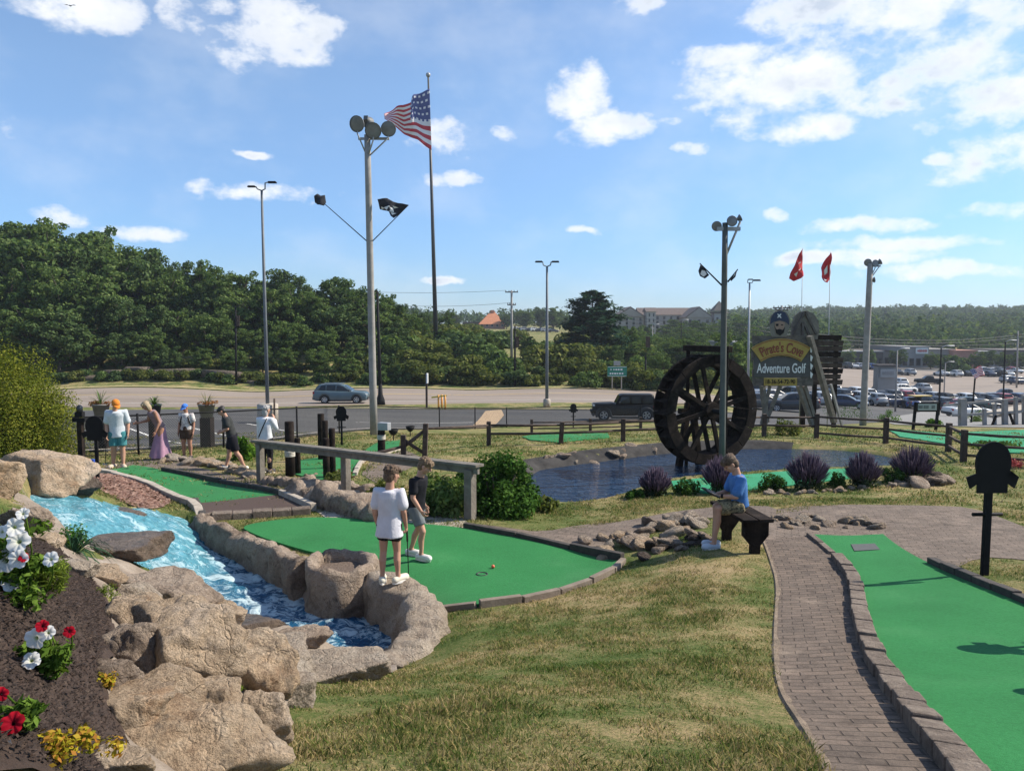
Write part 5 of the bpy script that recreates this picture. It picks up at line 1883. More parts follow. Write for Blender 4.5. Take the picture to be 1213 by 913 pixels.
def blade_fan(n, L, w, droop, seed, spread=1.0):
    r = np.random.default_rng(seed)
    mb = MB()
    for i in range(n):
        a = r.uniform(0, 6.28)
        el = r.uniform(0.35, 1.35) if spread >= 1 else r.uniform(0.9, 1.5)
        l = L * r.uniform(0.7, 1.1)
        d = Vector((math.cos(a) * math.cos(el), math.sin(a) * math.cos(el), math.sin(el)))
        s = Vector((-math.sin(a), math.cos(a), 0)) * w
        vs = []
        for k in range(5):
            f = k / 4
            c = d * l * f + Vector((0, 0, -droop * l * f * f))
            ww = s * (0.5 + f * 1.2) * (1 - f) ** 0.6 if k < 4 else s * 0
            vs += [c - ww, c + ww]
        mb.add(vs, [(2 * k, 2 * k + 1, 2 * k + 3, 2 * k + 2) for k in range(4)])
    return mb


for i, (u, v, w, lab, kind) in enumerate([(120, 494, 19, 'tall wispy palm planter left of the man in the orange cap', 0), (183, 492, 16, 'spiky dark palm planter behind the woman in the pink dress', 1), (245, 494, 19, 'grey tub with rusty leaves behind the walking boy', 2)]):
    y = 25.0
    p = at_y(u, v, y)
    o = thing('planter', lab, 'planter', p, 0, 'planters along the fence')
    r0 = px(w, y) / 2
    MB().lathe([(r0 * 0.72, 0), (r0, r0 * 1.5), (r0 * 1.06, r0 * 1.5), (r0 * 1.06, r0 * 1.68), (r0 * 0.9, r0 * 1.68), (r0 * 0.85, r0 * 1.5)], 16).build('pot', m_pot if i != 1 else M('pot_blue', [(0.02, 0.03, 0.05)], rough=0.5), o)
    g = H(p.x, y)
    MB().box((0, 0, (g - p.z) / 2 - 0.02), (r0 * 1.3, r0 * 1.3, p.z - g + 0.02)).build('pedestal', m_wood_dark, o)
    top = r0 * 1.6
    fo = blade_fan(*[(34, 0.85, 0.012, 0.35, 5), (60, 0.62, 0.018, 0.5, 6), (22, 0.55, 0.012, 0.1, 7)][kind]).build('fronds', [l_palm, l_palm, l_olive][kind], o)
    fo.location = (0, 0, top)
    if kind != 1:
        bl = [(rng.uniform(-1, 1) * r0 * 0.9, rng.uniform(-1, 1) * r0 * 0.9, top + 0.03, 0.12, 0.12, 0.09) for _ in range(8)]
        link('leaves', fastmesh('leaves', cloud(bl, 320, 0.035), 4, l_rust), o)

def floodlight(par, c, aim, d, size=0.6, name='floodlight'):
    c = Vector(c)
    z = Vector(aim).normalized()
    q = z.to_track_quat('Z', 'Y').to_matrix()
    mb = MB()
    r0 = size / 2
    prof = [(r0 * 0.25, -r0 * 1.0), (r0 * 0.4, -r0 * 0.95), (r0 * 0.62, -r0 * 0.5), (r0 * 0.98, -r0 * 0.05), (r0 * 1.0, r0 * 0.12), (r0 * 0.93, r0 * 0.12)]
    n = 18
    vs = [c + q @ Vector((r * math.cos(6.2832 * j / n), r * math.sin(6.2832 * j / n), h)) for r, h in prof for j in range(n)]
    fs = [(i * n + j, i * n + (j + 1) % n, (i + 1) * n + (j + 1) % n, (i + 1) * n + j) for i in range(len(prof) - 1) for j in range(n)]
    fs.append(tuple(reversed(range(n))))
    mb.add(vs, fs, True)
    mb.box(c - z * r0 * 1.15, (r0 * 0.7, r0 * 0.7, r0 * 0.5), M=q)
    o = mb.build(name, M('lamp_grey', [(0.09, 0.095, 0.10), (0.15, 0.155, 0.16)], rough=0.6), par)
    lm = MB().add([c + q @ Vector((r0 * 0.9 * math.cos(6.2832 * j / n), r0 * 0.9 * math.sin(6.2832 * j / n), r0 * 0.06)) for j in range(n)] + [c + q @ Vector((0, 0, r0 * 0.16))], [(j, (j + 1) % n, n) for j in range(n)], True)
    lm.build('lens', m_lens, o)
    return o


def P_(u, v, y):
    return at_y(u, v, y)


def flood_pole(label, base, top, r0, r1, mat, lights, arms=None):
    o = thing('floodlight_pole', label, 'light pole')
    k = 7
    pts = [base.lerp(top, i / (k - 1)) for i in range(k)]
    pts[0] = base - Vector((0, 0, 0.2))
    MB().tube(pts, [r0 + (r1 - r0) * i / (k - 1) for i in range(k)], 12).build('pole', mat, o)
    mb = MB()
    for c, aim, s in lights:
        c = Vector(c)
        a = top + Vector((0, 0, -0.9))
        b = Vector((c.x, c.y, c.z - s * 0.55))
        if (c - top).length > 0.25:
            mb.tube([a, b, c - Vector(aim).normalized() * s * 0.4], 0.03, 6)
    mb.bar(Vector((min(l[0][0] for l in lights), top.y, top.z - 0.15)), Vector((max(l[0][0] for l in lights), top.y, top.z - 0.15)), 0.09, 0.09)
    mb.build('bracket', m_steel, o)
    for c, aim, s in lights:
        floodlight(o, c, aim, 0, s)
    return o


pb = hit(443, 515)
y1 = pb.y
pt1 = P_(435, 160, y1)
flood_pole('tall grey wooden pole with four round floodlights and two pirate flags', pb, pt1, 0.16, 0.125, m_pole_grey,
           [(P_(423, 147, y1 - 0.2), (-0.35, -1, -0.25), 0.66), (P_(442, 155, y1 - 0.5), (0.15, -1, -0.35), 0.66), (P_(460, 153, y1 - 0.2), (0.3, -1, -0.2), 0.62), (P_(436, 145, y1 + 0.3), (0.1, 1, -0.3), 0.5)])
y2 = 18.7
b2 = on_ground(858, y2)
t2 = P_(859, 264, y2)
flood_pole('dark green-grey pole in front of the water wheel with three floodlights', b2, t2, 0.085, 0.07, M('pole_dark', [(0.06, 0.065, 0.058), (0.10, 0.105, 0.095)], scale=3, rough=0.7, bump=0.2),
           [(P_(849, 268, y2), (-0.3, -1, -0.15), 0.25), (P_(867, 262, y2 - 0.1), (0.1, -1, 0.0), 0.27), (P_(877, 258, y2), (1, -0.1, 0.5), 0.18)])
y3 = 42.0
b3 = on_ground(1025, y3)
t3 = P_(1031, 312, y3)
fp3 = flood_pole('grey pole right of the red flags with three floodlights on top', b3, t3, 0.19, 0.15, m_pole_grey,
                 [(P_(1028, 311, y3), (-0.2, -1, -0.1), 0.42), (P_(1037, 312, y3 - 0.1), (0.2, -1, 0.1), 0.42), (P_(1043, 310, y3), (1, -0.2, 0.5), 0.34), (P_(1036, 331, y3), (1, -0.3, 0.2), 0.3)])


def staff_flag(name, label, a, b, poly, y, mat, emblem=None, amp=0.05, group=None, t=0.012):
    """a staff from a to b and cloth cut to an outline (photograph pixels at depth y), rippled in depth"""
    o = thing(name, label, 'flag', (0, 0, 0), 0, group)
    MB().tube([a, b], [0.022, 0.014], 6).build('staff', m_blackm, o)
    pts = [P_(u, v, y) for u, v in poly]
    V, T = cdt_sheet([Vector((p.x, p.z)) for p in pts], max(0.03, px(1.6, y)))
    wv = lambda x, z: y - 0.02 + amp * math.sin(x * 7.0 + z * 3) + amp * 0.5 * math.sin(x * 15 - z * 9)
    vs = [(x, wv(x, z), z) for x, z in V]
    me = bpy.data.meshes.new('cloth')
    me.from_pydata(vs, [], [tuple(q) for q in T])
    me.materials.append(mat)
    me.polygons.foreach_set('use_smooth', [True] * len(me.polygons))
    c = link('cloth', me, o)
    sm = c.modifiers.new('s', 'SOLIDIFY')
    sm.thickness = t
    if emblem:
        mb = MB()
        for sh in emblem:
            q = [P_(u, v, y) for u, v in sh]
            mb.add([(p.x, wv(p.x, p.z) - t - 0.004, p.z) for p in q], [tuple(range(len(q)))])
        mb.build('emblem', m_white, c)
    return o


m_flagblack = M('flag_black', [(0.012, 0.013, 0.018), (0.03, 0.032, 0.042)], scale=6, rough=0.9)
m_flagred = M('flag_red', [(0.42, 0.018, 0.022), (0.62, 0.04, 0.045)], scale=5, rough=0.85)
staff_flag('pirate_flag', 'black pirate flag with a white skull flying right on the tall grey pole', P_(440, 287, y1), P_(484, 243, y1), [(447, 236), (459, 235), (466, 239), (484, 243), (477, 250), (467, 259), (463, 256), (461, 251), (450, 248)], y1, m_flagblack,
           [[(455, 246), (461, 244), (466, 247), (467, 252), (462, 251), (458, 249)], [(463, 252), (470, 253), (465, 255)], [(452, 245), (456, 247), (452, 248)], [(465, 244), (472, 246), (467, 247)]], 0.06)
staff_flag('pirate_flag', 'black flag furled round its staff on the left of the tall grey pole', P_(436, 287, y1), P_(376, 234, y1), [(373, 233), (377, 230), (380, 232), (385, 231), (386, 240), (384, 244), (377, 243), (373, 240)], y1, m_flagblack, None, 0.09)
staff_flag('pirate_flag', 'black and white pirate flag on a slanted staff left of the wheel pole', P_(858, 341, y2), P_(829, 312, y2), [(830, 313), (836, 320), (840, 326), (835, 330), (829, 327), (827, 321)], y2, m_flagblack,
           [[(831, 320), (835, 321), (837, 325), (833, 328), (829, 325)]], 0.02)
staff_flag('pirate_flag', 'small furled black flag on the right of the wheel pole', P_(862, 334, y2), P_(874, 319, y2), [(873, 320), (871, 328), (866, 333), (864, 331), (869, 324)], y2, m_flagblack, [[(869, 325), (871, 323), (868, 329)]], 0.015)
yf = 34.0
for (ub, vb, vt, poly, em, lab) in [
    (950.5, 400, 294, [(951, 295), (951, 327), (947, 330), (941, 333), (935, 330), (937, 323), (943, 309)], [[(945, 312), (948, 310), (948, 319), (945, 321)], [(940, 325), (944, 322), (943, 328)]], 'red flag on the left of the two tall staffs over the sign'),
    (983, 420, 298, [(984, 299), (984, 331), (980, 335), (976, 334), (972, 328), (973, 317), (979, 306)], [[(976, 320), (980, 314), (981, 323), (977, 326)], [(975, 330), (979, 332), (976, 333)]], 'red flag on the right of the two tall staffs over the sign')]:
    a = P_(ub - 0.5, vb, yf)
    a.z = H(a.x, yf)
    b = P_(ub + 0.6, vt, yf)
    em_ = em
    o = staff_flag('red_flag', lab, a, b, poly, yf, m_flagred, em_, 0.09, 'red flags over the sign')
    [c for c in o.children if c.name.startswith('staff')][0].data.materials[0] = m_steel

yu = 110.0
ub_ = on_ground(517, yu)
fo = thing('flagpole', 'very tall thin dark flagpole standing beyond the road', 'flagpole')
MB().tube([ub_, P_(512, 250, yu), P_(507.3, 92, yu)], [0.36, 0.24, 0.13], 10).build('pole', M('pole_bronze', [(0.04, 0.04, 0.04), (0.07, 0.068, 0.065)], rough=0.5), fo)
MB().ball(P_(507.2, 89, yu), 0.34, 12).build('finial', m_steel, fo)
usf = thing('national_flag', 'large red white and blue flag with stars flying left from the tall pole', 'flag')
m_fr = M('cloth_red', [(0.42, 0.03, 0.045), (0.55, 0.05, 0.07)], scale=1, rough=0.9)
m_fw = M('cloth_white', [(0.68, 0.66, 0.66), (0.8, 0.78, 0.78)], scale=1, rough=0.9)
m_fb = M('cloth_blue', [(0.06, 0.075, 0.20), (0.10, 0.12, 0.28)], scale=1, rough=0.9)


def flag_grid(top, bot, y, ns, name, par, amp, mid=None):
    """top and bottom edges in photograph pixels from hoist to fly; 13 stripes, star field at the hoist"""
    def along(E, s):
        k = s * (len(E) - 1)
        i = min(len(E) - 2, int(k))
        f = k - i
        return (E[i][0] * (1 - f) + E[i + 1][0] * f, E[i][1] * (1 - f) + E[i + 1][1] * f)
    vs, fs, mi = [], [], []
    nt_ = 26
    for i in range(ns + 1):
        s = i / ns
        a, b = along(top, s), along(bot, s)
        for j in range(nt_ + 1):
            q = j / nt_
            p = P_(a[0] * (1 - q) + b[0] * q, a[1] * (1 - q) + b[1] * q, y)
            p.y += amp * (math.sin(s * 9 + q * 2.5) + 0.5 * math.sin(s * 17 - q * 4)) * min(1, s * 3)
            vs.append(p)
    for i in range(ns):
        for j in range(nt_):
            fs.append((i * (nt_ + 1) + j, i * (nt_ + 1) + j + 1, (i + 1) * (nt_ + 1) + j + 1, (i + 1) * (nt_ + 1) + j))
            s = (i + 0.5) / ns
            st = j // 2
            if s < 0.42 and st < 7:
                star = (j % 3 == 1) and ((i + (j // 3) % 2) % 2 == 0)
                mi.append(1 if star else 2)
            else:
                mi.append(0 if st % 2 == 0 else 1)
    me = bpy.data.meshes.new(name)
    me.from_pydata(vs, [], fs)
    for m in (m_fr, m_fw, m_fb):
        me.materials.append(m)
    me.polygons.foreach_set('material_index', mi)
    me.polygons.foreach_set('use_smooth', [True] * len(fs))
    c = link(name, me, par)
    c.modifiers.new('s', 'SOLIDIFY').thickness = 0.02
    return c


flag_grid([(509, 105), (498, 110), (489, 112), (487, 122), (478, 126), (470, 126), (462, 130), (455, 135)], [(511, 178), (503, 173), (495, 166), (487, 163), (479, 159), (470, 151), (462, 146), (456, 142)], yu - 0.3, 26, 'cloth', usf, 0.5)
yq = 44.0
sf_ = thing('national_flag', 'small striped flag on a short staff at the right by the gravel yard', 'flag')
a = on_ground(1154, yq)
MB().tube([a, P_(1155, 448, yq)], 0.05, 6).build('staff', m_blackm, sf_)
flag_grid([(1149, 438), (1155, 436), (1162, 433)], [(1155, 449), (1160, 446), (1166, 444)], yq, 12, 'cloth', sf_, 0.05)

def arm_lamp(name, label, base, top, heads, r, mat, collar=None, group=None):
    o = thing(name, label, 'street lamp', (0, 0, 0), 0, group)
    MB().tube([base, base.lerp(top, 0.5), top], [r, r * 0.85, r * 0.6], 10).build('pole', mat, o)
    for pts, s in heads:
        mb = MB().tube(pts, r * 0.35, 6)
        mb.build('arm', mat, o)
        c = Vector(pts[-1])
        d = (Vector(pts[-1]) - Vector(pts[-2]))
        sg = 1 if d.x >= 0 else -1
        MB().box(c + Vector((sg * s * 0.5, 0, 0)), (s, s * 0.5, s * 0.2), taper=0.8).build('lamp_head', m_blackm, o, bevel=0.02)
    if collar:
        MB().lathe(collar[1], 16, collar[0]).build('base', collar[2], o)
    return o


yl = 38.0
bl_ = at_y(317, 480, yl)
g_ = H(bl_.x, yl)
tl = P_(310, 226, yl)
arm_lamp('street_lamp', 'tall two-headed lamp standing on a round concrete base left of the car', bl_, tl, [([tl, P_(305, 224, yl), P_(303, 221, yl)], 0.42), ([tl, P_(314, 224, yl), P_(314, 217, yl), P_(317, 216, yl)], 0.46)], 0.10,
         M('pole_blue_grey', [(0.10, 0.115, 0.13), (0.15, 0.165, 0.18)], rough=0.6), ((bl_.x, yl, g_), [(0.52, 0), (0.52, bl_.z - g_ + 0.05), (0.42, bl_.z - g_ + 0.1)], m_conc))
MB().tube([at_y(325, 497, yl - 0.4), at_y(325, 472, yl - 0.4)], 0.05, 6).build('bollard', m_wood_brown)
tag(COL.objects['bollard'], 'thin brown post beside the round concrete lamp base', 'post')
yl = 61.0
bl_ = on_ground(648, yl)
tl = P_(648, 316, yl)
arm_lamp('street_lamp', 'slim double-arm lamp on the verge in the middle', bl_, tl, [([tl, P_(643.5, 314, yl), P_(643, 310, yl)], 0.65), ([tl, P_(652, 314, yl), P_(653, 310, yl)], 0.65)], 0.14, MATS['pole_blue_grey'], ((bl_.x, yl, bl_.z), [(0.3, 0), (0.3, 0.6), (0.2, 0.7)], m_conc))
yl = 62.0
bl_ = on_ground(450, yl)
tl = P_(447, 345, yl)
arm_lamp('street_lamp', 'black roadside lamp post right behind the tall grey pole', bl_, tl, [([tl, P_(446, 343, yl), P_(444, 346, yl)], 0.5)], 0.16, m_black, ((bl_.x, yl, bl_.z), [(0.42, 0), (0.35, 0.5), (0.2, 0.9), (0.16, 1.8)], m_black))
yl = 82.0
for u, vt, lab in [(279, 361, 'thin black lamp post in front of the wood on the left'), (610, 386, 'black lamp post with a banner beside the crossarm utility pole'), (765, 420, 'thin black lamp post right of the green road sign')]:
    bl_ = on_ground(u, yl)
    tl = P_(u, vt, yl)
    o = arm_lamp('street_lamp', lab, bl_, tl, [([tl, P_(u + 1, vt - 2, yl), P_(u + 3, vt, yl)], 0.4)], 0.13, m_black, None, 'black roadside lamp posts')
    MB().box(P_(u + 2.5, 405 if u > 600 else 380, yl), (0.45, 0.06, 1.2)).build('banner', m_wood_brown, o)
yl = 70.0
bl_ = on_ground(887, yl)
tl = P_(888, 335, yl)
arm_lamp('street_lamp', 'thin pale lamp with square arm behind the sign on its left', bl_, tl, [([tl, P_(885.5, 335, yl), P_(886, 331, yl)], 0.5), ([tl, P_(891, 335, yl), P_(892, 332, yl)], 0.7)], 0.13, m_steel)


def utility_pole(label, u, y, vt, arms, r=0.15, mat=None, vb=None):
    b = on_ground(u, y)
    t_ = P_(u, vt, y)
    o = thing('utility_pole', label, 'utility pole', (0, 0, 0), 0)
    MB().tube([b, b.lerp(t_, 0.5), t_], [r, r * 0.85, r * 0.7], 8).build('pole', mat or m_pole_grey, o)
    for v, w in arms:
        c = P_(u, v, y)
        mb = MB().box(c, (w, 0.12, 0.14))
        for k in (-0.45, -0.2, 0.2, 0.45):
            mb.lathe([(0.05, 0.07), (0.06, 0.16), (0.03, 0.26)], 6, c + Vector((w * k, 0, 0)))
        mb.build('crossarm', m_wood_brown, o)
    return t_


upt = utility_pole('utility pole with two crossarms in the middle of the skyline', 606, 105, 344, [(346, 1.8), (361, 1.2)], 0.2)
up2 = utility_pole('wooden utility pole with a wide crossarm just behind the pirate sign', 926, 95, 362, [(364.5, 2.2), (367, 1.6)], 0.2)
up3 = utility_pole('slim pale pole at the right end of the shops', 1206, 150, 392, [(397, 1.6)], 0.18)
up4 = utility_pole('slim pale pole between the hotel and the green sign', 742, 140, 403, [(405, 2.2)], 0.18)
for u, vt, vb, y, lab in [(1115, 412, 470, 80, 'thin dark lamp pole left of the pink shop'), (1120, 430, 455, 120, 'short pole in front of the pink shop'), (1191, 405, 466, 95, 'dark pole with a curved lamp arm near the right edge'),
                          (1063, 415, 462, 85, 'thin pole beside the monument sign'), (807, 380, 425, 140, 'dark thin lamp pole in front of the hotel'), (773, 385, 440, 150, 'thin grey pole left of the water wheel top')]:
    b = on_ground(u, y)
    t_ = P_(u, vt, y)
    o = thing('street_lamp', lab, 'lamp', (0, 0, 0), 0)
    MB().tube([b, t_], [0.12, 0.08], 6).build('pole', m_blackm if 'dark' in lab else m_pole_grey, o)
    MB().tube([t_, t_ + Vector((0.5, 0, 0.25)), t_ + Vector((1.4, 0, 0.2))], [0.05, 0.05, 0.09], 6).build('arm', m_steel, o)
m_wire = M('wire', [(0.10, 0.10, 0.10)], rough=0.7)


def wire(a, b, sag, n, r, lab):
    mb = MB()
    for k in range(n):
        off = Vector((0, 0, -0.5 * k))
        mb.tube([a.lerp(b, i / 12) + off + Vector((0, 0, -sag * 4 * (i / 12) * (1 - i / 12))) for i in range(13)], r, 4)
    tag(mb.build('power_line', m_wire), lab, 'power line')


wire(upt + Vector((-0.8, 0, 0)), P_(300, 335, 110), 0.8, 1, 0.022, 'upper wire running left from the crossarm pole')
wire(upt + Vector((0, 0, -1.7)), P_(430, 359, 110), 0.5, 1, 0.022, 'lower wire running left from the crossarm pole')
wire(P_(735, 372, 130), P_(870, 383, 96), 0.5, 3, 0.025, 'bundle of wires crossing in front of the hotel')
wire(P_(870, 383, 96), P_(1240, 391, 160), 2.2, 2, 0.035, 'long sagging wires across the wooded ridge on the right')
wire(P_(900, 402, 110), P_(1240, 404, 160), 1.0, 1, 0.03, 'low wire above the shop roofs')

def road_sign():
    y = 80.5
    c = at_y(731, 440, y)
    o = thing('road_sign', 'green highway sign on two posts at the far roadside', 'road sign')
    w, h = px(23, y), px(12, y)
    for du in (-5.5, 5.5):
        b = on_ground(731 + du, y + 0.1)
        MB().bar(b, Vector((b.x, y + 0.1, c.z + h * 0.4)), 0.12, 0.12).build('post', M('post_wood', [(0.35, 0.28, 0.2), (0.45, 0.37, 0.28)], scale=3), o)
    pan = MB().box(c, (w, 0.05, h)).build('panel', M('sign_green', [(0.01, 0.16, 0.10), (0.015, 0.20, 0.13)], scale=1, rough=0.5), o)
    mb = MB()
    for row, segs in enumerate([[(-0.62, 0.08), (-0.35, 0.1), (-0.16, 0.16), (0.06, 0.16), (0.3, 0.2)], [(-0.7, 0.16), (-0.48, 0.14), (-0.27, 0.18), (-0.04, 0.12), (0.16, 0.2), (0.42, 0.16)]]):
        for x, l in segs:
            mb.box(c + Vector(((x + l / 2) * w * 0.55, -0.03, h * (0.2 - 0.4 * row))), (l * w * 0.5, 0.01, h * 0.16))
    mb.box(c + Vector((0, -0.03, h * 0.46)), (w * 0.96, 0.01, h * 0.04)).box(c + Vector((0, -0.03, -h * 0.46)), (w * 0.96, 0.01, h * 0.04))
    mb.build('lettering', m_white, pan)
    MB().box(c + Vector((0, 0.05, h * 0.5 + 0.35)), (w * 0.35, 0.05, 0.5)).build('exit_tab', M('tab', [(0.3, 0.3, 0.28)]), o)


road_sign()
y = 60.0
o = thing('post_sign', 'thin wooden signpost seen edge-on on the verge behind the fence', 'signpost')
b = on_ground(505, y)
MB().bar(b, Vector((b.x, y, at_y(505, 443, y).z)), 0.16, 0.16).build('post', m_wood_brown, o)
MB().box(at_y(506, 448, y), (0.12, 0.5, 0.8)).build('panel', m_white, o)
y = 58.5
o = thing('barrier', 'orange plastic barricade on the asphalt right of the thin signpost', 'barrier')
m_or = M('orange_plastic', [(0.62, 0.26, 0.03), (0.75, 0.34, 0.05)], scale=3, rough=0.5)
for u in (519, 523, 527):
    b = on_ground(u, y + (0.4 if u == 523 else 0))
    MB().tube([b, b + Vector((0, 0, 1.15))], 0.07, 8).build('leg', m_or, o)
c = on_ground(522, y)
MB().bar(c + Vector((-0.75, 0, 0.95)), c + Vector((0.45, 0, 1.1)), 0.06, 0.12).build('rail', M('yellow_plastic', [(0.6, 0.45, 0.05)], rough=0.5), o)
p = hit(584, 676)
mb = MB().ball((0, 0, 0), 0.024, 14)
p.z = float(H0(p.x, p.y)[0])
tag(mb.build('golf_ball', M('ball_red', [(0.62, 0.10, 0.04), (0.7, 0.14, 0.06)], rough=0.3), None, p + Vector((0, 0, 0.035 + 0.024))), 'small orange-red golf ball beside the hole', 'golf ball')
bd = P_(83, 7, 60)
o = tag(MB().add([bd + Vector(q) * 0.55 for q in [(-0.9, 0, 0.12), (-0.45, 0.05, 0.2), (-0.1, 0.15, 0.02), (0, 0.3, 0), (0.1, 0.15, 0.02), (0.5, 0.05, 0.16), (0.9, 0, 0.02), (0.1, -0.15, -0.03), (0, -0.35, -0.05), (-0.1, -0.15, -0.03), (0, 0, -0.12), (0, 0, 0.08)]],
                 [(0, 1, 2, 9), (6, 7, 4, 5), (2, 3, 11), (3, 4, 11), (4, 7, 11), (7, 8, 11), (8, 9, 11), (9, 2, 11), (2, 3, 10), (3, 4, 10), (4, 7, 10), (7, 8, 10), (8, 9, 10), (9, 2, 10)]).build('bird', m_blackm), 'dark bird gliding in the upper left sky', 'bird')

ww = thing('water_wheel', 'big dark wooden water wheel turning at the pond', 'water wheel')
yw = 20.0
wc = at_y(836, 485, yw)
Rw, Wd = 1.47, 0.58
axd = Vector((math.sin(R(23)), -math.cos(R(23)), 0))
sx_ = Vector((math.cos(R(23)), math.sin(R(23)), 0))
upv = Vector((0, 0, 1))


def wp(r, a, k):
    return wc + sx_ * (r * math.cos(a)) + upv * (r * math.sin(a)) + axd * k


for side in (-1, 1):
    mb = MB()
    n = 16
    for i in range(n):
        a0, a1 = 2 * math.pi * i / n + 0.008, 2 * math.pi * (i + 1) / n - 0.008
        k0, k1 = side * Wd / 2 - 0.03, side * Wd / 2 + 0.03
        q = []
        for k in (k0, k1):
            for r_i, a in ((Rw - 0.27, a0), (Rw - 0.27, a1), (Rw, a1), (Rw, (a0 + a1) / 2), (Rw, a0)):
                q.append(wp(r_i, a, k))
        mb.add(q, [(0, 1, 2, 3, 4), (9, 8, 7, 6, 5)] + [(j, (j + 1) % 5, (j + 1) % 5 + 5, j + 5) for j in range(5)])
    mb.build('rim', m_wood_dark, ww)
    for i in range(8):
        a = 2 * math.pi * (i + 0.32) / 8
        o_ = side * (Wd / 2 - 0.07)
        MB().bar(wp(0.16, a, o_), wp(Rw - 0.1, a, o_), 0.11, 0.07, up=axd).build('spoke', m_wood_dark, ww, bevel=0.006)
    MB().tube([wp(0, 0, side * (Wd / 2 - 0.14)), wp(0, 0, side * (Wd / 2 + 0.06))], 0.24, 8, smooth=False).build('hub', m_wood_dark, ww)
for i in range(28):
    a = 2 * math.pi * i / 28
    mb = MB().bar(wp(Rw - 0.13, a, -Wd / 2 + 0.04), wp(Rw - 0.13, a, Wd / 2 - 0.04), 0.03, 0.30, up=(wp(1, a, 0) - wc) + (wp(1, a + 1.57, 0) - wc) * 0.45)
    mb.build('paddle', m_wood_dark, ww)
mb = MB()
for i in range(28):
    a0, a1 = 2 * math.pi * i / 28, 2 * math.pi * (i + 0.94) / 28
    q = [wp(r, a, k) for k in (-Wd / 2 + 0.035, Wd / 2 - 0.035) for r, a in ((Rw - 0.26, a0), (Rw - 0.26, a1), (Rw - 0.225, a1), (Rw - 0.225, a0))]
    mb.add(q, [(0, 1, 2, 3), (7, 6, 5, 4)] + [(j, (j + 1) % 4, (j + 1) % 4 + 4, j + 4) for j in range(4)])
mb.build('drum_boards', m_wood_dark, ww)
MB().tube([wp(0, 0, -Wd / 2 - 0.55), wp(0, 0, Wd / 2 + 0.5)], 0.075, 10).build('axle', m_black, ww)
fr = thing('wheel_frame', 'dark timber gantry that carries the water wheel', 'frame')
c = wc - axd * (Wd / 2 + 0.4)
for e in (-1, 1):
    MB().bar(Vector((c.x, c.y, 1.9)) + sx_ * e * 0.45, c + sx_ * e * 0.06 + Vector((0, 0, 0.12)), 0.16, 0.16).build('leg', m_wood_dark, fr, bevel=0.01)
MB().bar(c + sx_ * -0.35 + Vector((0, 0, -0.1)), c + sx_ * 0.35 + Vector((0, 0, -0.1)), 0.18, 0.14).build('bearing', m_wood_dark, fr)
pa, pb_ = wc + axd * -(Wd / 2 + 0.4) + sx_ * -0.1, wc + axd * (Wd / 2 + 0.4) + sx_ * 0.1
zt = at_y(835, 413, yw).z
for p in (pa, pb_):
    MB().bar(Vector((p.x, p.y, 1.9)), Vector((p.x, p.y, zt)), 0.09, 0.09).build('post', m_wood_dark, fr, bevel=0.01)
MB().bar(Vector((pa.x, pa.y, zt)) - axd * 0.15, Vector((pb_.x, pb_.y, zt)) + axd * 0.15, 0.16, 0.16).build('beam', m_wood_dark, fr, bevel=0.01)
MB().bar(Vector((pa.x, pa.y, zt - 0.3)), Vector((pb_.x, pb_.y, zt - 0.26)), 0.06, 0.24).build('trough', m_wood_dark, fr)

bn0, bn1 = Vector((3.06, 9.05)), Vector((2.92, 10.1))
bz = max(H(bn0.x, bn0.y), H(bn1.x, bn1.y))
bl0 = Vector((bn0.x, bn0.y, bz + 0.43))
bl1 = Vector((bn1.x, bn1.y, bz + 0.43))
be = thing('bench', 'dark brown plank bench with tapered end legs, boy sitting on it', 'bench')
bd_ = (bl1 - bl0).normalized()
bs_ = Vector((bd_.y, -bd_.x, 0))
for k in (-1, 1):
    MB().bar(bl0 + bs_ * 0.103 * k, bl1 + bs_ * 0.103 * k, 0.19, 0.045).build('seat', m_wood_dark, be, bevel=0.006)
for p in (bl0 + bd_ * 0.10, bl1 - bd_ * 0.12):
    g = H(p.x, p.y) - 0.05
    hgt = p.z - g - 0.025
    prof = [(-0.06, 0), (0.06, 0), (0.06, hgt * 0.35), (0.165, hgt * 0.62), (0.165, hgt), (-0.165, hgt), (-0.165, hgt * 0.62), (-0.06, hgt * 0.35)]
    Mx = Matrix((bs_, bd_, Vector((0, 0, 1)))).transposed()
    MB().prism(prof, -0.04, 0.04, M=Mx, c=(p.x, p.y, g)).build('leg', m_wood_dark, be, bevel=0.005)
MB().bar(bl0 + bd_ * 0.12 - Vector((0, 0, 0.08)), bl1 - bd_ * 0.14 - Vector((0, 0, 0.08)), 0.05, 0.09).build('stretcher', m_wood_dark, be)

ys = 32.0


def plaque(name, poly, y, th, mat, par):
    p = [P_(u, v, y) for u, v in poly]
    n = len(p)
    vs = [Vector((q.x, y - th / 2, q.z)) for q in p] + [Vector((q.x, y + th / 2, q.z)) for q in p]
    return MB().add(vs, [tuple(range(n)), tuple(reversed(range(n, 2 * n)))] + [(i, i + n, (i + 1) % n + n, (i + 1) % n) for i in range(n)]).build(name, mat, par)


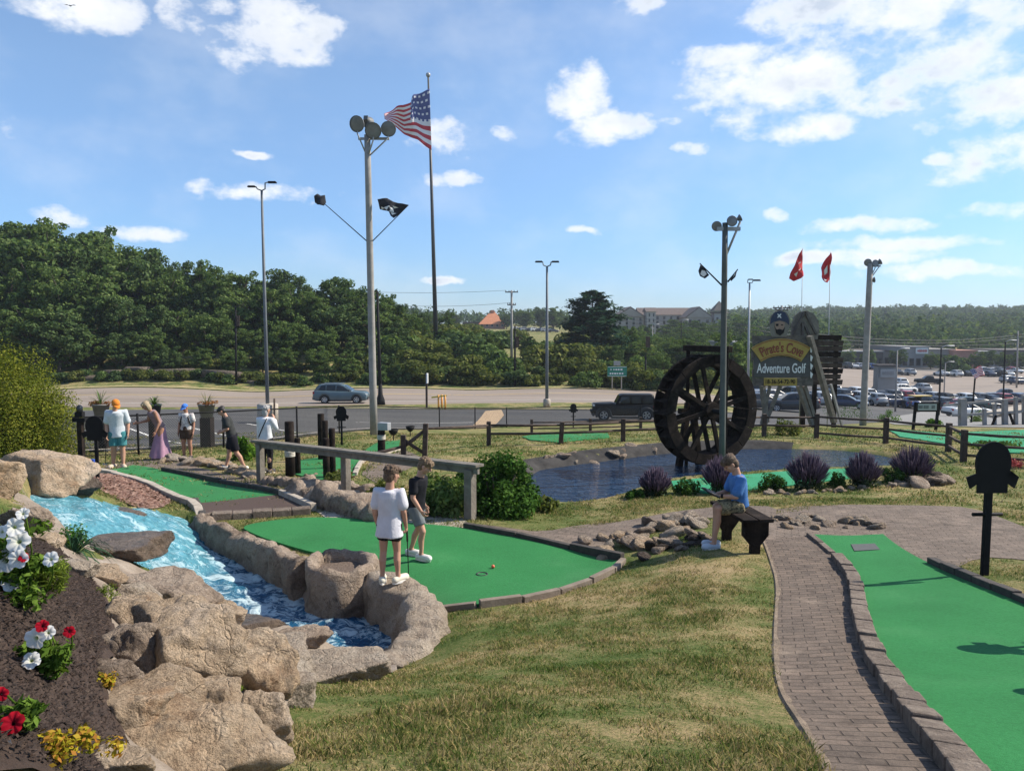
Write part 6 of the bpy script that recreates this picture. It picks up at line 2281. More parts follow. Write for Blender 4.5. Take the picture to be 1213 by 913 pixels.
m_plank = M('plank_weathered', [(0.055, 0.045, 0.038), (0.10, 0.085, 0.072), (0.155, 0.135, 0.115)], scale=3, rough=0.9, bump=0.8, bscale=18, dist=1.5)
m_ochre = M('sign_ochre', [(0.30, 0.20, 0.035), (0.42, 0.29, 0.055)], scale=3, rough=0.6)
m_signred = M('sign_red', [(0.16, 0.025, 0.012), (0.24, 0.045, 0.02)], scale=3, rough=0.6)
m_navy = M('sign_navy', [(0.012, 0.022, 0.055), (0.02, 0.035, 0.08)], scale=3, rough=0.6)
m_skin_paint = M('painted_skin', [(0.26, 0.165, 0.115), (0.33, 0.22, 0.16)], scale=3, rough=0.6)
sg = thing('golf_sign', 'timber sign with ochre arched banner and a pirate head plaque on top', 'sign')
for i in range(6):
    v0 = 397.5 + i * 10
    dx = [0, 1, -1, 1.5, 0, 0.5][i]
    plaque('plank', [(891 + dx, v0), (962 + dx, v0), (962 + dx, v0 + 9.6), (891 + dx, v0 + 9.6)], ys, 0.10, m_plank, sg)


def arc_pts(cx_, cy_, r, a0, a1, n):
    return [(cx_ + r * math.sin(R(a0 + (a1 - a0) * i / n)), cy_ - r * math.cos(R(a0 + (a1 - a0) * i / n))) for i in range(n + 1)]


ac = (925.0, 462.0)
pl_o = arc_pts(ac[0], ac[1], 61.0, -35, 35, 24)
pl_i = arc_pts(ac[0], ac[1], 41.0, -35, 35, 24)
ban = plaque('banner', pl_o + pl_i[::-1], ys - 0.10, 0.08, m_ochre, sg)
for r_, w_ in ((59.3, 0.7), (42.0, 0.7)):
    plaque('banner_border', arc_pts(ac[0], ac[1], r_ + w_, -34, 34, 24) + arc_pts(ac[0], ac[1], r_, -34, 34, 24)[::-1], ys - 0.145, 0.02, m_signred, ban)


def text_mesh(body, size, extrude=0.01, offset=0.0):
    cu = bpy.data.curves.new('txt', 'FONT')
    cu.body = body
    cu.size = size
    cu.extrude = extrude
    cu.offset = offset
    cu.align_x = 'CENTER'
    to = bpy.data.objects.new('txt', cu)
    COL.objects.link(to)
    dg = bpy.context.evaluated_depsgraph_get()
    dg.update()
    me = bpy.data.meshes.new_from_object(to.evaluated_get(dg))
    bpy.data.objects.remove(to)
    bpy.data.curves.remove(cu)
    return me


me = text_mesh("Pirate's Cove", px(16.5, ys), 0.012, 0.006)
cc = P_(ac[0], ac[1], ys - 0.15)
rad_ = px(45.0, ys)
tw = max(abs(v.co.x) for v in me.vertices)
for v in me.vertices:
    th = v.co.x / tw * R(30)
    rr_ = rad_ + v.co.y * 1.0
    v.co = (cc.x + rr_ * math.sin(th), cc.y - v.co.z, cc.z + rr_ * math.cos(th))
me.materials.append(m_signred)
link('lettering', me, ban)


def flat_text(body, u, v, y, wpx, hpx, mat, par, off=0.006):
    me = text_mesh(body, 1.0, 0.008, off)
    xs = [q.co.x for q in me.vertices]
    ys2 = [q.co.y for q in me.vertices]
    w, h = max(xs) - min(xs), max(ys2) - min(ys2)
    c = P_(u, v, y)
    kx, ky = px(wpx, y) / w, px(hpx, y) / h
    mx_, my_ = (max(xs) + min(xs)) / 2, (max(ys2) + min(ys2)) / 2
    for q in me.vertices:
        q.co = (c.x + (q.co.x - mx_) * kx, c.y - q.co.z, c.z + (q.co.y - my_) * ky)
    me.materials.append(mat)
    return link('lettering', me, par)


pn = plaque('panel', [(893, 424), (961, 424), (961, 446.5), (893, 446.5)], ys - 0.075, 0.03, M('panel_grey', [(0.06, 0.058, 0.055), (0.09, 0.087, 0.082)], scale=3), sg)
flat_text('Adventure Golf', 925.5, 436, ys - 0.10, 58, 11.5, m_white, pn, 0.012)
pn2 = plaque('panel', [(905, 447.5), (944, 447.5), (944, 456.5), (905, 456.5)], ys - 0.075, 0.05, m_ochre, sg)
flat_text('18-36-54-72-90', 924.5, 452, ys - 0.11, 35, 5.2, m_black, pn2, 0.01)
for (u0, v0, u1, v1, w) in [(912, 457, 902, 502, 0.28), (903, 457, 908, 500, 0.24), (924, 457, 906, 503, 0.22), (946, 457, 962, 503, 0.26), (953, 457, 967, 503, 0.16)]:
    MB().bar(P_(u0, v0, ys + 0.15), P_(u1, v1, ys + 0.25), w, 0.14).build('leg', m_wood_grey, sg)
MB().bar(P_(959, 398, ys - 0.2), P_(988, 500, ys + 0.3), 0.26, 0.16).build('brace', m_wood_grey, sg)
MB().bar(P_(984, 455, ys - 0.1), P_(998, 506, ys + 0.2), 0.09, 0.09).build('brace', m_pole_grey, sg)
for i in range(5):
    plaque('edge_chip', [(960, 400 + i * 10), (963, 403 + i * 10), (961, 408 + i * 10), (960, 407 + i * 10)], ys - 0.13, 0.02, m_white, sg)
hd = plaque('head_plaque', [(914, 399), (912, 390), (911.5, 381), (913, 374), (918, 369), (924, 367), (930, 369), (934, 374), (936, 382), (934, 391), (931, 399)], ys - 0.05, 0.08, M('plaque_ring', [(0.15, 0.135, 0.11), (0.20, 0.18, 0.15)]), sg)
plaque('hat', [(912.5, 384), (913.5, 377), (917, 371), (923.5, 368), (930, 370), (934, 377), (935, 385), (930, 381), (923.5, 379.5), (917, 381)], ys - 0.105, 0.02, m_navy, hd)
plaque('face', [(918, 381.5), (923.5, 380), (929.5, 382), (929, 389), (926, 393), (921, 393), (918, 389)], ys - 0.10, 0.02, m_skin_paint, hd)
plaque('beard', [(917.5, 386), (920, 390.5), (923.5, 389.5), (927, 391), (930, 387), (928.5, 394), (924, 397.5), (920, 395)], ys - 0.118, 0.012, m_black, hd)
plaque('eye_patch', [(918.8, 383.6), (922.2, 383.4), (922, 386.2), (919.4, 386.3)], ys - 0.116, 0.01, m_black, hd)
plaque('eye', [(925.2, 384.2), (927.6, 384.2), (927.6, 385.5), (925.2, 385.5)], ys - 0.116, 0.01, m_black, hd)
plaque('hat_bones', [(921.5, 371.5), (923, 373), (925, 371.5), (925.6, 372.4), (924, 374), (925.6, 376), (924.8, 376.8), (923, 375), (921.4, 376.6), (920.8, 375.8), (922.2, 374), (920.8, 372.2)], ys - 0.12, 0.01, m_white, hd)
hw = thing('plank_wall', 'dark ragged wall of ship planks behind the sign', 'plank wall')
for i in range(9):
    v0 = 396.5 + i * 6.6
    r_e = 997 + [0, 2, 1, -1, 2, 0.5, 1.5, -1, 1][i]
    plaque('plank', [(955, v0), (r_e, v0 + 0.5), (r_e - 1, v0 + 6.2), (955, v0 + 6.2)], ys + 1.4, 0.09, m_wood_brown if i % 3 else m_wood_dark, hw)
for u in (966, 990):
    b = on_ground(u, ys + 1.55)
    MB().bar(b, Vector((b.x, b.y, P_(u, 400, ys + 1.55).z)), 0.16, 0.16).build('post', m_wood_dark, hw)
rt_ = thing('boarded_gable', 'round grey boarded gable with an A-frame peeping over the sign', 'gable')
plaque('boards', [(937, 402), (937, 385), (941, 374), (947, 369.5), (955, 368), (963, 371), (969, 380), (970, 390), (968, 402)], ys + 0.9, 0.1, m_wood_grey, rt_)
for (u0, v0, u1, v1) in [(953.5, 369, 938, 398), (953.5, 369, 967, 396), (951, 382, 951, 400), (952, 382, 960, 400)]:
    MB().bar(P_(u0, v0, ys + 0.8), P_(u1, v1, ys + 0.8), 0.10, 0.08).build('beam', m_plank, rt_)
b = on_ground(953, ys + 1.0)
MB().bar(b, P_(953, 385, ys + 1.0), 0.2, 0.16).build('post', m_wood_dark, rt_)

yb = 30.0
o = thing('notice_board', 'framed board with a pale map panel on two black posts near the right greens', 'notice board')
for u in (1085, 1112):
    b = on_ground(u, yb)
    MB().bar(b, P_(u, 476, yb), 0.09, 0.09).build('post', m_blackm, o)
MB().box(P_(1098.5, 482, yb - 0.06), (px(27, yb), 0.06, px(11, yb))).build('frame', m_wood_dark, o)
pn = MB().box(P_(1098.5, 482, yb - 0.10), (px(22, yb), 0.03, px(7.5, yb))).build('panel', M('map_panel', [(0.36, 0.35, 0.31), (0.45, 0.44, 0.40)], scale=2), o)
mb = MB()
for x, l in ((-8, 5), (-1.5, 6), (7, 4)):
    mb.box(P_(1098.5 + x, 482, yb - 0.118), (px(l, yb), 0.008, px(4, yb)))
mb.build('picture', M('map_ink', [(0.10, 0.10, 0.09), (0.2, 0.2, 0.18)], scale=20), pn)
m_deck = M('deck_pale', [(0.40, 0.34, 0.27), (0.52, 0.46, 0.38)], scale=3, rough=0.9)
yb = 36.0
o = thing('boardwalk', 'pale timber boardwalk ramp with rails at the right edge', 'boardwalk')
for (u0, v0, u1, v1) in [(1150, 508, 1230, 505), (1168, 492, 1230, 480)]:
    MB().bar(P_(u0, v0, yb), P_(u1, v1, yb), 1.1, 0.14).build('deck', m_deck, o)
for (u0, v0, u1, v1) in [(1118, 480, 1235, 470), (1128, 492, 1235, 486)]:
    MB().bar(P_(u0, v0, yb - 0.7), P_(u1, v1, yb - 0.7), 0.09, 0.10).build('rail', m_pole_grey, o)
for u, v0, v1, w in [(1140, 472, 508, 0.28), (1166, 484, 512, 0.14), (1178, 478, 512, 0.12), (1190, 473, 512, 0.2), (1203, 470, 512, 0.14), (1214, 468, 512, 0.2)]:
    p = P_(u, v1, yb - 0.7)
    p.z = H(p.x, p.y)
    MB().bar(p, P_(u, v0, yb - 0.7), w, w).build('post', m_pole_grey, o)
for u0, v0, u1, v1 in [(1172, 512, 1180, 492), (1196, 490, 1204, 512)]:
    MB().bar(P_(u0, v0, yb - 0.8), P_(u1, v1, yb - 0.8), 0.1, 0.08).build('brace', m_wood_dark, o)
def paint(name, c):
    return M('paint_' + name, [tuple(k * 0.92 for k in c), tuple(min(1, k * 1.06) for k in c)], scale=1.5, rough=0.28 if max(c) > 0.02 else 0.5, spec=0.5 if max(c) > 0.02 else 0.25, coat=0.3 if max(c) > 0.02 else 0.05)


PAINT = {k: paint(k, c) for k, c in dict(teal=(0.075, 0.115, 0.135), black=(0.0035, 0.004, 0.0045), white=(0.62, 0.62, 0.60), silver=(0.30, 0.31, 0.32), grey=(0.10, 0.105, 0.11), navy=(0.018, 0.03, 0.07), blue=(0.03, 0.08, 0.25), red=(0.30, 0.02, 0.02),
                                          green=(0.02, 0.045, 0.04), dark=(0.025, 0.027, 0.03), yellow=(0.6, 0.38, 0.02)).items()}
m_rim = M('alloy', [(0.35, 0.36, 0.37), (0.5, 0.51, 0.52)], scale=4, rough=0.35, metal=0.6)
m_tail = M('tail_lamp', [(0.25, 0.01, 0.01), (0.35, 0.02, 0.02)], rough=0.2)
m_head = M('head_lamp', [(0.5, 0.52, 0.53), (0.65, 0.67, 0.68)], rough=0.1)
m_clad = M('cladding', [(0.02, 0.02, 0.021), (0.035, 0.035, 0.036)], rough=0.7)

SPEC = {
    'suv': dict(L=4.65, wb=(1.42, -1.30), wr=0.36, low=[(2.32, 0.42, 0.62, 0.70), (2.26, 0.30, 0.86, 0.84), (1.95, 0.24, 0.98, 0.91), (1.0, 0.22, 1.06, 0.925), (0.0, 0.22, 1.08, 0.93), (-1.2, 0.22, 1.12, 0.925), (-2.0, 0.26, 1.14, 0.90), (-2.26, 0.34, 1.10, 0.84), (-2.33, 0.46, 0.95, 0.76)],
                cab=[(1.05, 1.06, 0.80), (0.30, 1.57, 0.64), (-0.2, 1.66, 0.63), (-1.2, 1.66, 0.62), (-1.85, 1.60, 0.60), (-2.22, 1.14, 0.72)], win=[[(0.80, 1.11), (0.24, 1.50), (-0.30, 1.57), (-0.30, 1.12)], [(-0.38, 1.12), (-0.38, 1.575), (-1.15, 1.57), (-1.15, 1.15)], [(-1.23, 1.15), (-1.23, 1.57), (-1.62, 1.53), (-1.86, 1.20)]]),
    'sedan': dict(L=4.7, wb=(1.42, -1.36), wr=0.33, low=[(2.35, 0.40, 0.55, 0.68), (2.28, 0.26, 0.72, 0.84), (1.9, 0.20, 0.82, 0.90), (0.9, 0.19, 0.92, 0.91), (0, 0.19, 0.95, 0.915), (-1.3, 0.2, 0.98, 0.91), (-2.0, 0.24, 1.02, 0.88), (-2.28, 0.34, 0.98, 0.82), (-2.35, 0.46, 0.85, 0.74)],
                  cab=[(1.05, 0.92, 0.78), (0.15, 1.38, 0.60), (-0.4, 1.44, 0.59), (-0.9, 1.42, 0.58), (-1.85, 1.02, 0.70)], win=[[(0.80, 0.97), (0.10, 1.33), (-0.35, 1.37), (-0.35, 0.98)], [(-0.43, 0.98), (-0.43, 1.37), (-0.90, 1.35), (-1.40, 1.04)]]),
    'jeep': dict(L=4.75, wb=(1.55, -1.42), wr=0.42, low=[(2.30, 0.62, 1.12, 0.58), (2.28, 0.52, 1.18, 0.62), (1.6, 0.46, 1.22, 0.70), (0.95, 0.44, 1.24, 0.76), (0.6, 0.42, 1.16, 0.79), (-1.0, 0.42, 1.16, 0.79), (-1.95, 0.46, 1.16, 0.79), (-2.05, 0.50, 1.14, 0.78)],
                 cab=[(0.72, 1.16, 0.74), (0.40, 1.80, 0.64), (0.2, 1.85, 0.64), (-1.9, 1.85, 0.64), (-2.02, 1.16, 0.74)], win=[[(0.50, 1.25), (0.30, 1.70), (-0.25, 1.70), (-0.25, 1.25)], [(-0.38, 1.25), (-0.38, 1.70), (-1.05, 1.70), (-1.05, 1.25)], [(-1.2, 1.25), (-1.2, 1.70), (-1.85, 1.70), (-1.88, 1.25)]]),
    'pickup': dict(L=5.4, wb=(1.7, -1.6), wr=0.38, low=[(2.7, 0.5, 0.75, 0.72), (2.62, 0.35, 1.0, 0.88), (2.0, 0.3, 1.08, 0.94), (0.8, 0.3, 1.12, 0.95), (-0.6, 0.3, 1.12, 0.95), (-2.4, 0.36, 1.14, 0.94), (-2.68, 0.42, 1.12, 0.9)],
                   cab=[(1.15, 1.10, 0.82), (0.45, 1.70, 0.66), (-0.3, 1.76, 0.66), (-0.75, 1.70, 0.66), (-0.9, 1.10, 0.82)], win=[[(0.92, 1.16), (0.38, 1.62), (0.02, 1.66), (0.02, 1.16)], [(-0.06, 1.16), (-0.06, 1.66), (-0.66, 1.64), (-0.72, 1.16)]]),
}
_carcache = {}


def car_meshes(kind, color):
    key = (kind, color)
    S = SPEC[kind]
    if ('base', kind) not in _carcache:
        mb = MB()
        xs = []
        low = S['low']
        XS = sorted(set(list(np.linspace(low[0][0], low[-1][0], 60))), reverse=True)
        lx = [q[0] for q in low][::-1]
        rows = []
        for x in XS:
            b, z, w = [float(np.interp(x, lx, [q[k] for q in low][::-1])) for k in (1, 2, 3)]
            arch = b
            for wx in S['wb']:
                dd = abs(x - wx)
                R_ = S['wr'] * 1.17
                if dd < R_:
                    arch = max(arch, S['wr'] + math.sqrt(R_ * R_ - dd * dd) * 0.98)
            arch = min(arch, z - 0.12)
            h = z - arch
            half = [(w * 0.80, b if arch == b else b), (w * 0.985, arch), (w * 1.0, arch + h * 0.35), (w * 0.995, arch + h * 0.62), (w * 0.955, arch + h * 0.9), (w * 0.86, z + 0.0), (w * 0.45, z + 0.03)]
            rows.append([Vector((x, y, zz)) for y, zz in half] + [Vector((x, -y, zz)) for y, zz in half[::-1]])
        K = len(rows[0])
        vs = [p for r in rows for p in r]
        fs = [(i * K + j, i * K + (j + 1) % K, (i + 1) * K + (j + 1) % K, (i + 1) * K + j) for i in range(len(rows) - 1) for j in range(K)]
        fs += [tuple(range(K)), tuple(reversed(range((len(rows) - 1) * K, len(rows) * K)))]
        mb.add(vs, fs, True)
        cab = S['cab']
        cx = [q[0] for q in cab][::-1]
        rows = []
        for x in np.linspace(cab[0][0], cab[-1][0], 26):
            z = float(np.interp(x, cx, [q[1] for q in cab][::-1]))
            w = float(np.interp(x, cx, [q[2] for q in cab][::-1]))
            zb = float(np.interp(x, lx, [q[2] for q in low][::-1])) - 0.02
            wb = float(np.interp(x, lx, [q[3] for q in low][::-1])) * 0.87
            z = max(z, zb + 0.01)
            half = [(wb, zb), ((wb * 0.35 + w * 0.65), zb + (z - zb) * 0.62), (w, zb + (z - zb) * 0.9), (w * 0.9, z), (w * 0.45, z + 0.025)]
            rows.append([Vector((x, y, zz)) for y, zz in half] + [Vector((x, -y, zz)) for y, zz in half[::-1]])
        K = len(rows[0])
        vs = [p for r in rows for p in r]
        fs = [(i * K + j, i * K + (j + 1) % K, (i + 1) * K + (j + 1) % K, (i + 1) * K + j) for i in range(len(rows) - 1) for j in range(K)]
        fs += [tuple(range(K)), tuple(reversed(range((len(rows) - 1) * K, len(rows) * K)))]
        mb.add(vs, fs, True)

        def side_y(x, z):
            zb = float(np.interp(x, lx, [q[2] for q in low][::-1])) - 0.02
            wb = float(np.interp(x, lx, [q[3] for q in low][::-1])) * 0.87
            zt = float(np.interp(x, cx, [q[1] for q in cab][::-1]))
            w = float(np.interp(x, cx, [q[2] for q in cab][::-1]))
            f = np.clip((z - zb) / max(0.05, zt - zb), 0, 1)
            return float(np.interp(f, [0, 0.62, 0.9], [wb, wb * 0.35 + w * 0.65, w])) + 0.012
        wins = []
        for sgn in (1, -1):
            for poly in S['win']:
                wins.append([Vector((x, sgn * side_y(x, z), z)) for x, z in poly])
        (x0, z0, w0), (x1, z1, w1) = cab[0], cab[1]
        scr = [Vector((x0 - 0.12 * (x0 - x1) + 0.02, s * 0.72, z0 + 0.12 * (z1 - z0) + 0.02)) for s in (-1, 1)] + [Vector((x1 + 0.1 * (x0 - x1) + 0.02, s * w1 * 0.86, z1 - 0.1 * (z1 - z0) + 0.035)) for s in (1, -1)]
        (x0, z0, w0), (x1, z1, w1) = cab[-1], cab[-2]
        rear = [Vector((x0 + 0.2 * (x1 - x0) - 0.02, s * w0 * 0.82, z0 + 0.2 * (z1 - z0) + 0.02)) for s in (-1, 1)] + [Vector((x1 - 0.1 * (x1 - x0) - 0.03, s * w1 * 0.86, z1 - 0.1 * (z1 - z0) + 0.03)) for s in (1, -1)]
        wh, rim = MB(), MB()
        r = S['wr']
        n = 22
        Mx = Matrix.Rotation(math.pi / 2, 3, 'X')
        t_ = [(r * 0.62, -0.11), (r * 0.92, -0.115), (r, -0.08), (r, 0.08), (r * 0.92, 0.115), (r * 0.62, 0.11)]
        vs = [Mx @ Vector((q * math.cos(6.2832 * j / n), q * math.sin(6.2832 * j / n), z)) for q, z in t_ for j in range(n)]
        fs = [(i * n + j, i * n + (j + 1) % n, (i + 1) * n + (j + 1) % n, (i + 1) * n + j) for i in range(5) for j in range(n)] + [tuple(range(n)), tuple(range(5 * n, 6 * n))]
        wh.add(vs, fs, True)
        for s in (-1, 1):
            for k in range(5):
                a = 6.2832 * k / 5
                rim.bar((0.03 * math.cos(a), s * 0.105, 0.03 * math.sin(a)), (r * 0.6 * math.cos(a), s * 0.112, r * 0.6 * math.sin(a)), 0.09, 0.03, up=(0, 1, 0))
            rim.tube([(r * 0.60 * math.cos(6.2832 * k / 20), s * 0.112, r * 0.60 * math.sin(6.2832 * k / 20)) for k in range(21)], 0.02, 5, cap=False)
        clad = MB()
        for wx in S['wb']:
            for s in (-1, 1):
                w = float(np.interp(wx, lx, [q[3] for q in low][::-1]))
                clad.tube([(wx + r * 1.2 * math.cos(R(a)), s * (w - 0.01), r + r * 1.2 * math.sin(R(a))) for a in range(-18, 199, 18)], 0.045 if kind != 'jeep' else 0.10, 6)
        for s in (-1, 1):
            w = 0.9
            clad.bar((S['wb'][0] - r * 1.2, s * w * (0.99 if kind != 'jeep' else 0.9), 0.27), (S['wb'][1] + r * 1.2, s * w * (0.99 if kind != 'jeep' else 0.9), 0.27), 0.06, 0.14)
        clad.bar((low[0][0] - 0.02, -0.7, 0.45), (low[0][0] - 0.02, 0.7, 0.45), 0.14, 0.22)
        clad.bar((low[-1][0] + 0.02, -0.72, 0.45), (low[-1][0] + 0.02, 0.72, 0.45), 0.14, 0.24)
        bits = [('window', MB().add(q, [tuple(range(len(q)))]), m_glass, len(q)) for q in wins]
        bits += [('windscreen', MB().add(q, [(0, 1, 2, 3)]), m_glass, 9) for q in (scr, rear)]
        for s in (-1, 1):
            zb = low[1][2]
            bits.append(('headlight', MB().box((low[1][0] - 0.03, s * low[1][3] * 0.78, zb - 0.09), (0.14, 0.34, 0.12)), m_head, 0))
            bits.append(('tail_light', MB().box((low[-2][0] + 0.01, s * low[-2][3] * 0.86, low[-2][2] - 0.16), (0.14, 0.26, 0.18)), m_tail, 0))
            bits.append(('mirror', MB().box((cab[0][0] - 0.25, s * 1.0, low[3][2] + 0.08), (0.12, 0.2, 0.14)), m_clad, 0))
        _carcache[('base', kind)] = (mb, bits, wh, rim, clad)
    return _carcache[('base', kind)]


def car(label, kind, color, loc, rz, name='parked_car', cat='car', group=None, detail=True, roof=None):
    S = SPEC[kind]
    mb, bits, wh, rim, clad = car_meshes(kind, color)
    o = thing(name, label, cat, loc, rz, group)
    key = ('me', kind)
    if key not in _carcache:
        tmp = thing('tmp', None, None)
        d = {}
        d['body'] = mb.build('body', PAINT[color], tmp).data
        d['bits'] = [(nm, q.build(nm, m_, tmp).data, f) for nm, q, m_, f in bits]
        d['wheel'] = wh.build('wheel', m_rubber, tmp).data
        d['rim'] = rim.build('rim', m_rim, tmp).data
        d['cladding'] = clad.build('cladding', m_clad, tmp).data
        for c in list(tmp.children):
            bpy.data.objects.remove(c)
        bpy.data.objects.remove(tmp)
        _carcache[key] = d
    d = _carcache[key]
    b = link('body', d['body'], o)
    b.material_slots[0].link = 'OBJECT'
    b.material_slots[0].material = PAINT[color]
    for nm, me_, f in d['bits']:
        if detail or f:
            link(nm, me_, o)
    if detail is not None:
        link('cladding', d['cladding'], o)
    for wx in S['wb']:
        for s in (-1, 1):
            w = float(np.interp(wx, [q[0] for q in S['low']][::-1], [q[3] for q in S['low']][::-1]))
            q = link('wheel', d['wheel'], o, (wx, s * (w - 0.10), S['wr']))
            if detail:
                link('rim', d['rim'], q)
    if roof:
        MB().box((-0.5, 0, 1.72), (2.6, 1.3, 0.16)).build('roof_box', PAINT[roof], o, bevel=0.05)
    return o


p = on_ground(404, 64.6)
o = car('dark teal sport utility car driving right along the road', 'suv', 'teal', p + Vector((0, 0, 0.03)), R(2), 'sport_utility_car')
MB().bar((0.2, 0.58, 1.70), (-1.6, 0.58, 1.70), 0.05, 0.05).bar((0.2, -0.58, 1.70), (-1.6, -0.58, 1.70), 0.05, 0.05).build('roof_rail', m_rim, o)
MB().box((-2.36, 0, 0.88), (0.03, 0.4, 0.14)).build('number_plate', m_white, o)
p = on_ground(741, 52.5)
o = car('black boxy off-roader parked left of the water wheel', 'jeep', 'black', p + Vector((0, 0, 0.02)), R(178), 'off_roader')
Mx = Matrix.Rotation(math.pi / 2, 3, 'Y')
sp = MB()
n = 20
t_ = [(0.2, -0.1), (0.38, -0.12), (0.42, 0), (0.38, 0.12), (0.2, 0.1)]
sp.add([Vector((-2.2, 0, 1.05)) + Mx @ Vector((q * math.cos(6.2832 * j / n), q * math.sin(6.2832 * j / n), z)) for q, z in t_ for j in range(n)], [(i * n + j, i * n + (j + 1) % n, (i + 1) * n + (j + 1) % n, (i + 1) * n + j) for i in range(4) for j in range(n)] + [tuple(range(n)), tuple(range(4 * n, 5 * n))], True)
sp.build('spare_wheel', m_rubber, o)
MB().box((2.36, 0, 0.62), (0.14, 1.5, 0.18)).build('bumper', m_black, o)
MB().bar((2.0, 0.72, 1.02), (1.05, 0.80, 1.02), 0.34, 0.06).bar((2.0, -0.72, 1.02), (1.05, -0.80, 1.02), 0.34, 0.06).build('fender', m_black, o)

CARS = [  # u, v of the wheels, distance, kind, colour, heading, label
    (893, 476, 82, 'suv', 'white', 80, 'white car half hidden just left of the sign legs'), (918, 483, 78, 'sedan', 'silver', 20, 'silver car seen between the legs of the sign'), (938, 476, 88, 'suv', 'dark', 100, 'dark car behind the right leg of the sign'),
    (968, 480, 80, 'suv', 'silver', 95, 'silver wagon right of the leaning sign beam'), (903, 488, 66, 'sedan', 'dark', 10, 'dark low car right beside the water wheel'), (938, 490, 66, 'suv', 'dark', 175, 'dark car parked close behind the sign'),
    (1004, 487, 84, 'sedan', 'navy', -28, 'dark blue saloon parked alone at the near kerb right of the sign'), (994, 473, 100, 'suv', 'dark', 100, 'dark estate car behind the dark blue saloon'), (1016, 474, 99, 'suv', 'white', 100, 'white estate car left of the grey floodlight pole'),
    (1034, 475, 98, 'suv', 'silver', 100, 'silver car just right of the grey floodlight pole'), (1058, 474, 98, 'suv', 'navy', 12, 'navy sport utility car in the middle of the front row'), (1078, 475, 98, 'sedan', 'blue', 80, 'blue car between the navy car and the yellow-topped car'),
    (1096, 474, 97, 'pickup', 'dark', 8, 'dark vehicle with a bright yellow top'), (1114, 474, 98, 'suv', 'grey', 95, 'grey car right of the yellow-topped vehicle'), (1131, 475, 97, 'sedan', 'red', 70, 'red car in the front row at the right'),
    (1146, 473, 96, 'pickup', 'green', 168, 'dark green pickup in the front row at the right'), (1168, 473, 98, 'sedan', 'dark', 8, 'long dark saloon at the right end of the front row'), (1148, 481, 76, 'sedan', 'white', 10, 'white car roof showing over the boardwalk rail'),
    (1072, 457, 130, 'suv', 'white', 15, 'white sport utility car driving left on the pale crossing'), (1092, 454, 135, 'suv', 'silver', 92, 'silver sport utility car seen from behind on the crossing'), (1101, 446, 160, 'pickup', 'black', 170, 'black pickup crossing in front of the pale shops'),
    (1050, 459, 122, 'suv', 'grey', 15, 'grey sport utility car left of the white one on the crossing'), (1067, 446, 150, 'suv', 'white', 85, 'white van by the monument sign'), (1193, 455, 120, 'pickup', 'grey', 170, 'grey pickup driving at the far right'),
    (1197, 444, 165, 'suv', 'silver', 20, 'silver car on the far right behind the grey pickup'), (1209, 445, 160, 'suv', 'navy', 10, 'navy car at the right picture edge')]
for u, v, y, k, c, hd_, lab in CARS:
    p = on_ground(u, float(y))
    car(lab, k, c, p + Vector((0, 0, 0.04)), R(hd_), 'parked_car', 'car', 'cars on the right hand lots', detail=y < 110, roof='yellow' if 'yellow top' in lab else None)
for i, u in enumerate([1003, 1010, 1017, 1024, 1031, 1038]):
    car('tiny parked car in the far row before the long dark shop', 'sedan' if i % 2 else 'suv', ['dark', 'white', 'silver', 'dark', 'blue', 'white'][i], on_ground(u, 205.0) + Vector((0, 0, 0.05)), R(90), 'parked_car', 'car', 'far row by the dark shop', False)
for i, u in enumerate([1162, 1167, 1172, 1177, 1182, 1187, 1196, 1203]):
    car('tiny parked car in the far row right of the pink shop', 'sedan' if i % 2 else 'suv', ['white', 'dark', 'silver', 'white', 'dark', 'silver', 'red', 'white'][i], on_ground(u, 200.0 - (i % 3) * 3) + Vector((0, 0, 0.05)), R(90), 'parked_car', 'car', 'far row by the pink shop', False)
for i, u in enumerate([612, 617, 622, 628, 634, 640, 646, 655]):
    p = on_ground(u, 290.0)
    car('tiny parked car on the far rise right of the orange roofed building', 'sedan' if i % 2 else 'suv', ['white', 'dark', 'silver', 'dark', 'white', 'dark', 'silver', 'dark'][i], p + Vector((0, 0, 0.3)), R(20), 'parked_car', 'car', 'far cars on the rise', False)

for i in range(16):
    u = 984 + i * 14.5 + rng.uniform(-2, 2)
    car('parked car in the second row, half hidden behind the front row on the right', ['suv', 'sedan', 'suv'][i % 3], ['silver', 'dark', 'white', 'navy', 'grey', 'black', 'red', 'white'][(i * 5) % 8], on_ground(u, 110.0 + rng.uniform(-1, 1)) + Vector((0, 0, 0.05)), R(95 + rng.uniform(-6, 6)), 'parked_car', 'car', 'second row on the right lot', False)
for i in range(12):
    u = 1052 + i * 13 + rng.uniform(-3, 3)
    if 1085 < u < 1112:
        continue
    car('tiny parked car in the row before the pale and pink shops', ['suv', 'sedan'][i % 2], ['white', 'dark', 'silver', 'navy', 'black', 'white'][i % 6], on_ground(u, 186.0 + rng.uniform(-2, 2)) + Vector((0, 0, 0.05)), R(90), 'parked_car', 'car', 'row before the pale and pink shops', False)
m_beige = M('wall_beige', [(0.26, 0.235, 0.205), (0.33, 0.30, 0.265)], scale=0.3, rough=0.9)
m_greyw = M('wall_grey', [(0.24, 0.235, 0.225), (0.30, 0.295, 0.285)], scale=0.3, rough=0.9)
m_darkw = M('wall_dark', [(0.07, 0.06, 0.055), (0.11, 0.095, 0.085)], scale=0.3, rough=0.9)
m_pinkw = M('wall_pink', [(0.48, 0.22, 0.155), (0.56, 0.28, 0.2)], scale=0.3, rough=0.9)
m_roof = M('roof_brown', [(0.09, 0.065, 0.055), (0.14, 0.105, 0.09)], scale=1.5, rough=0.9)
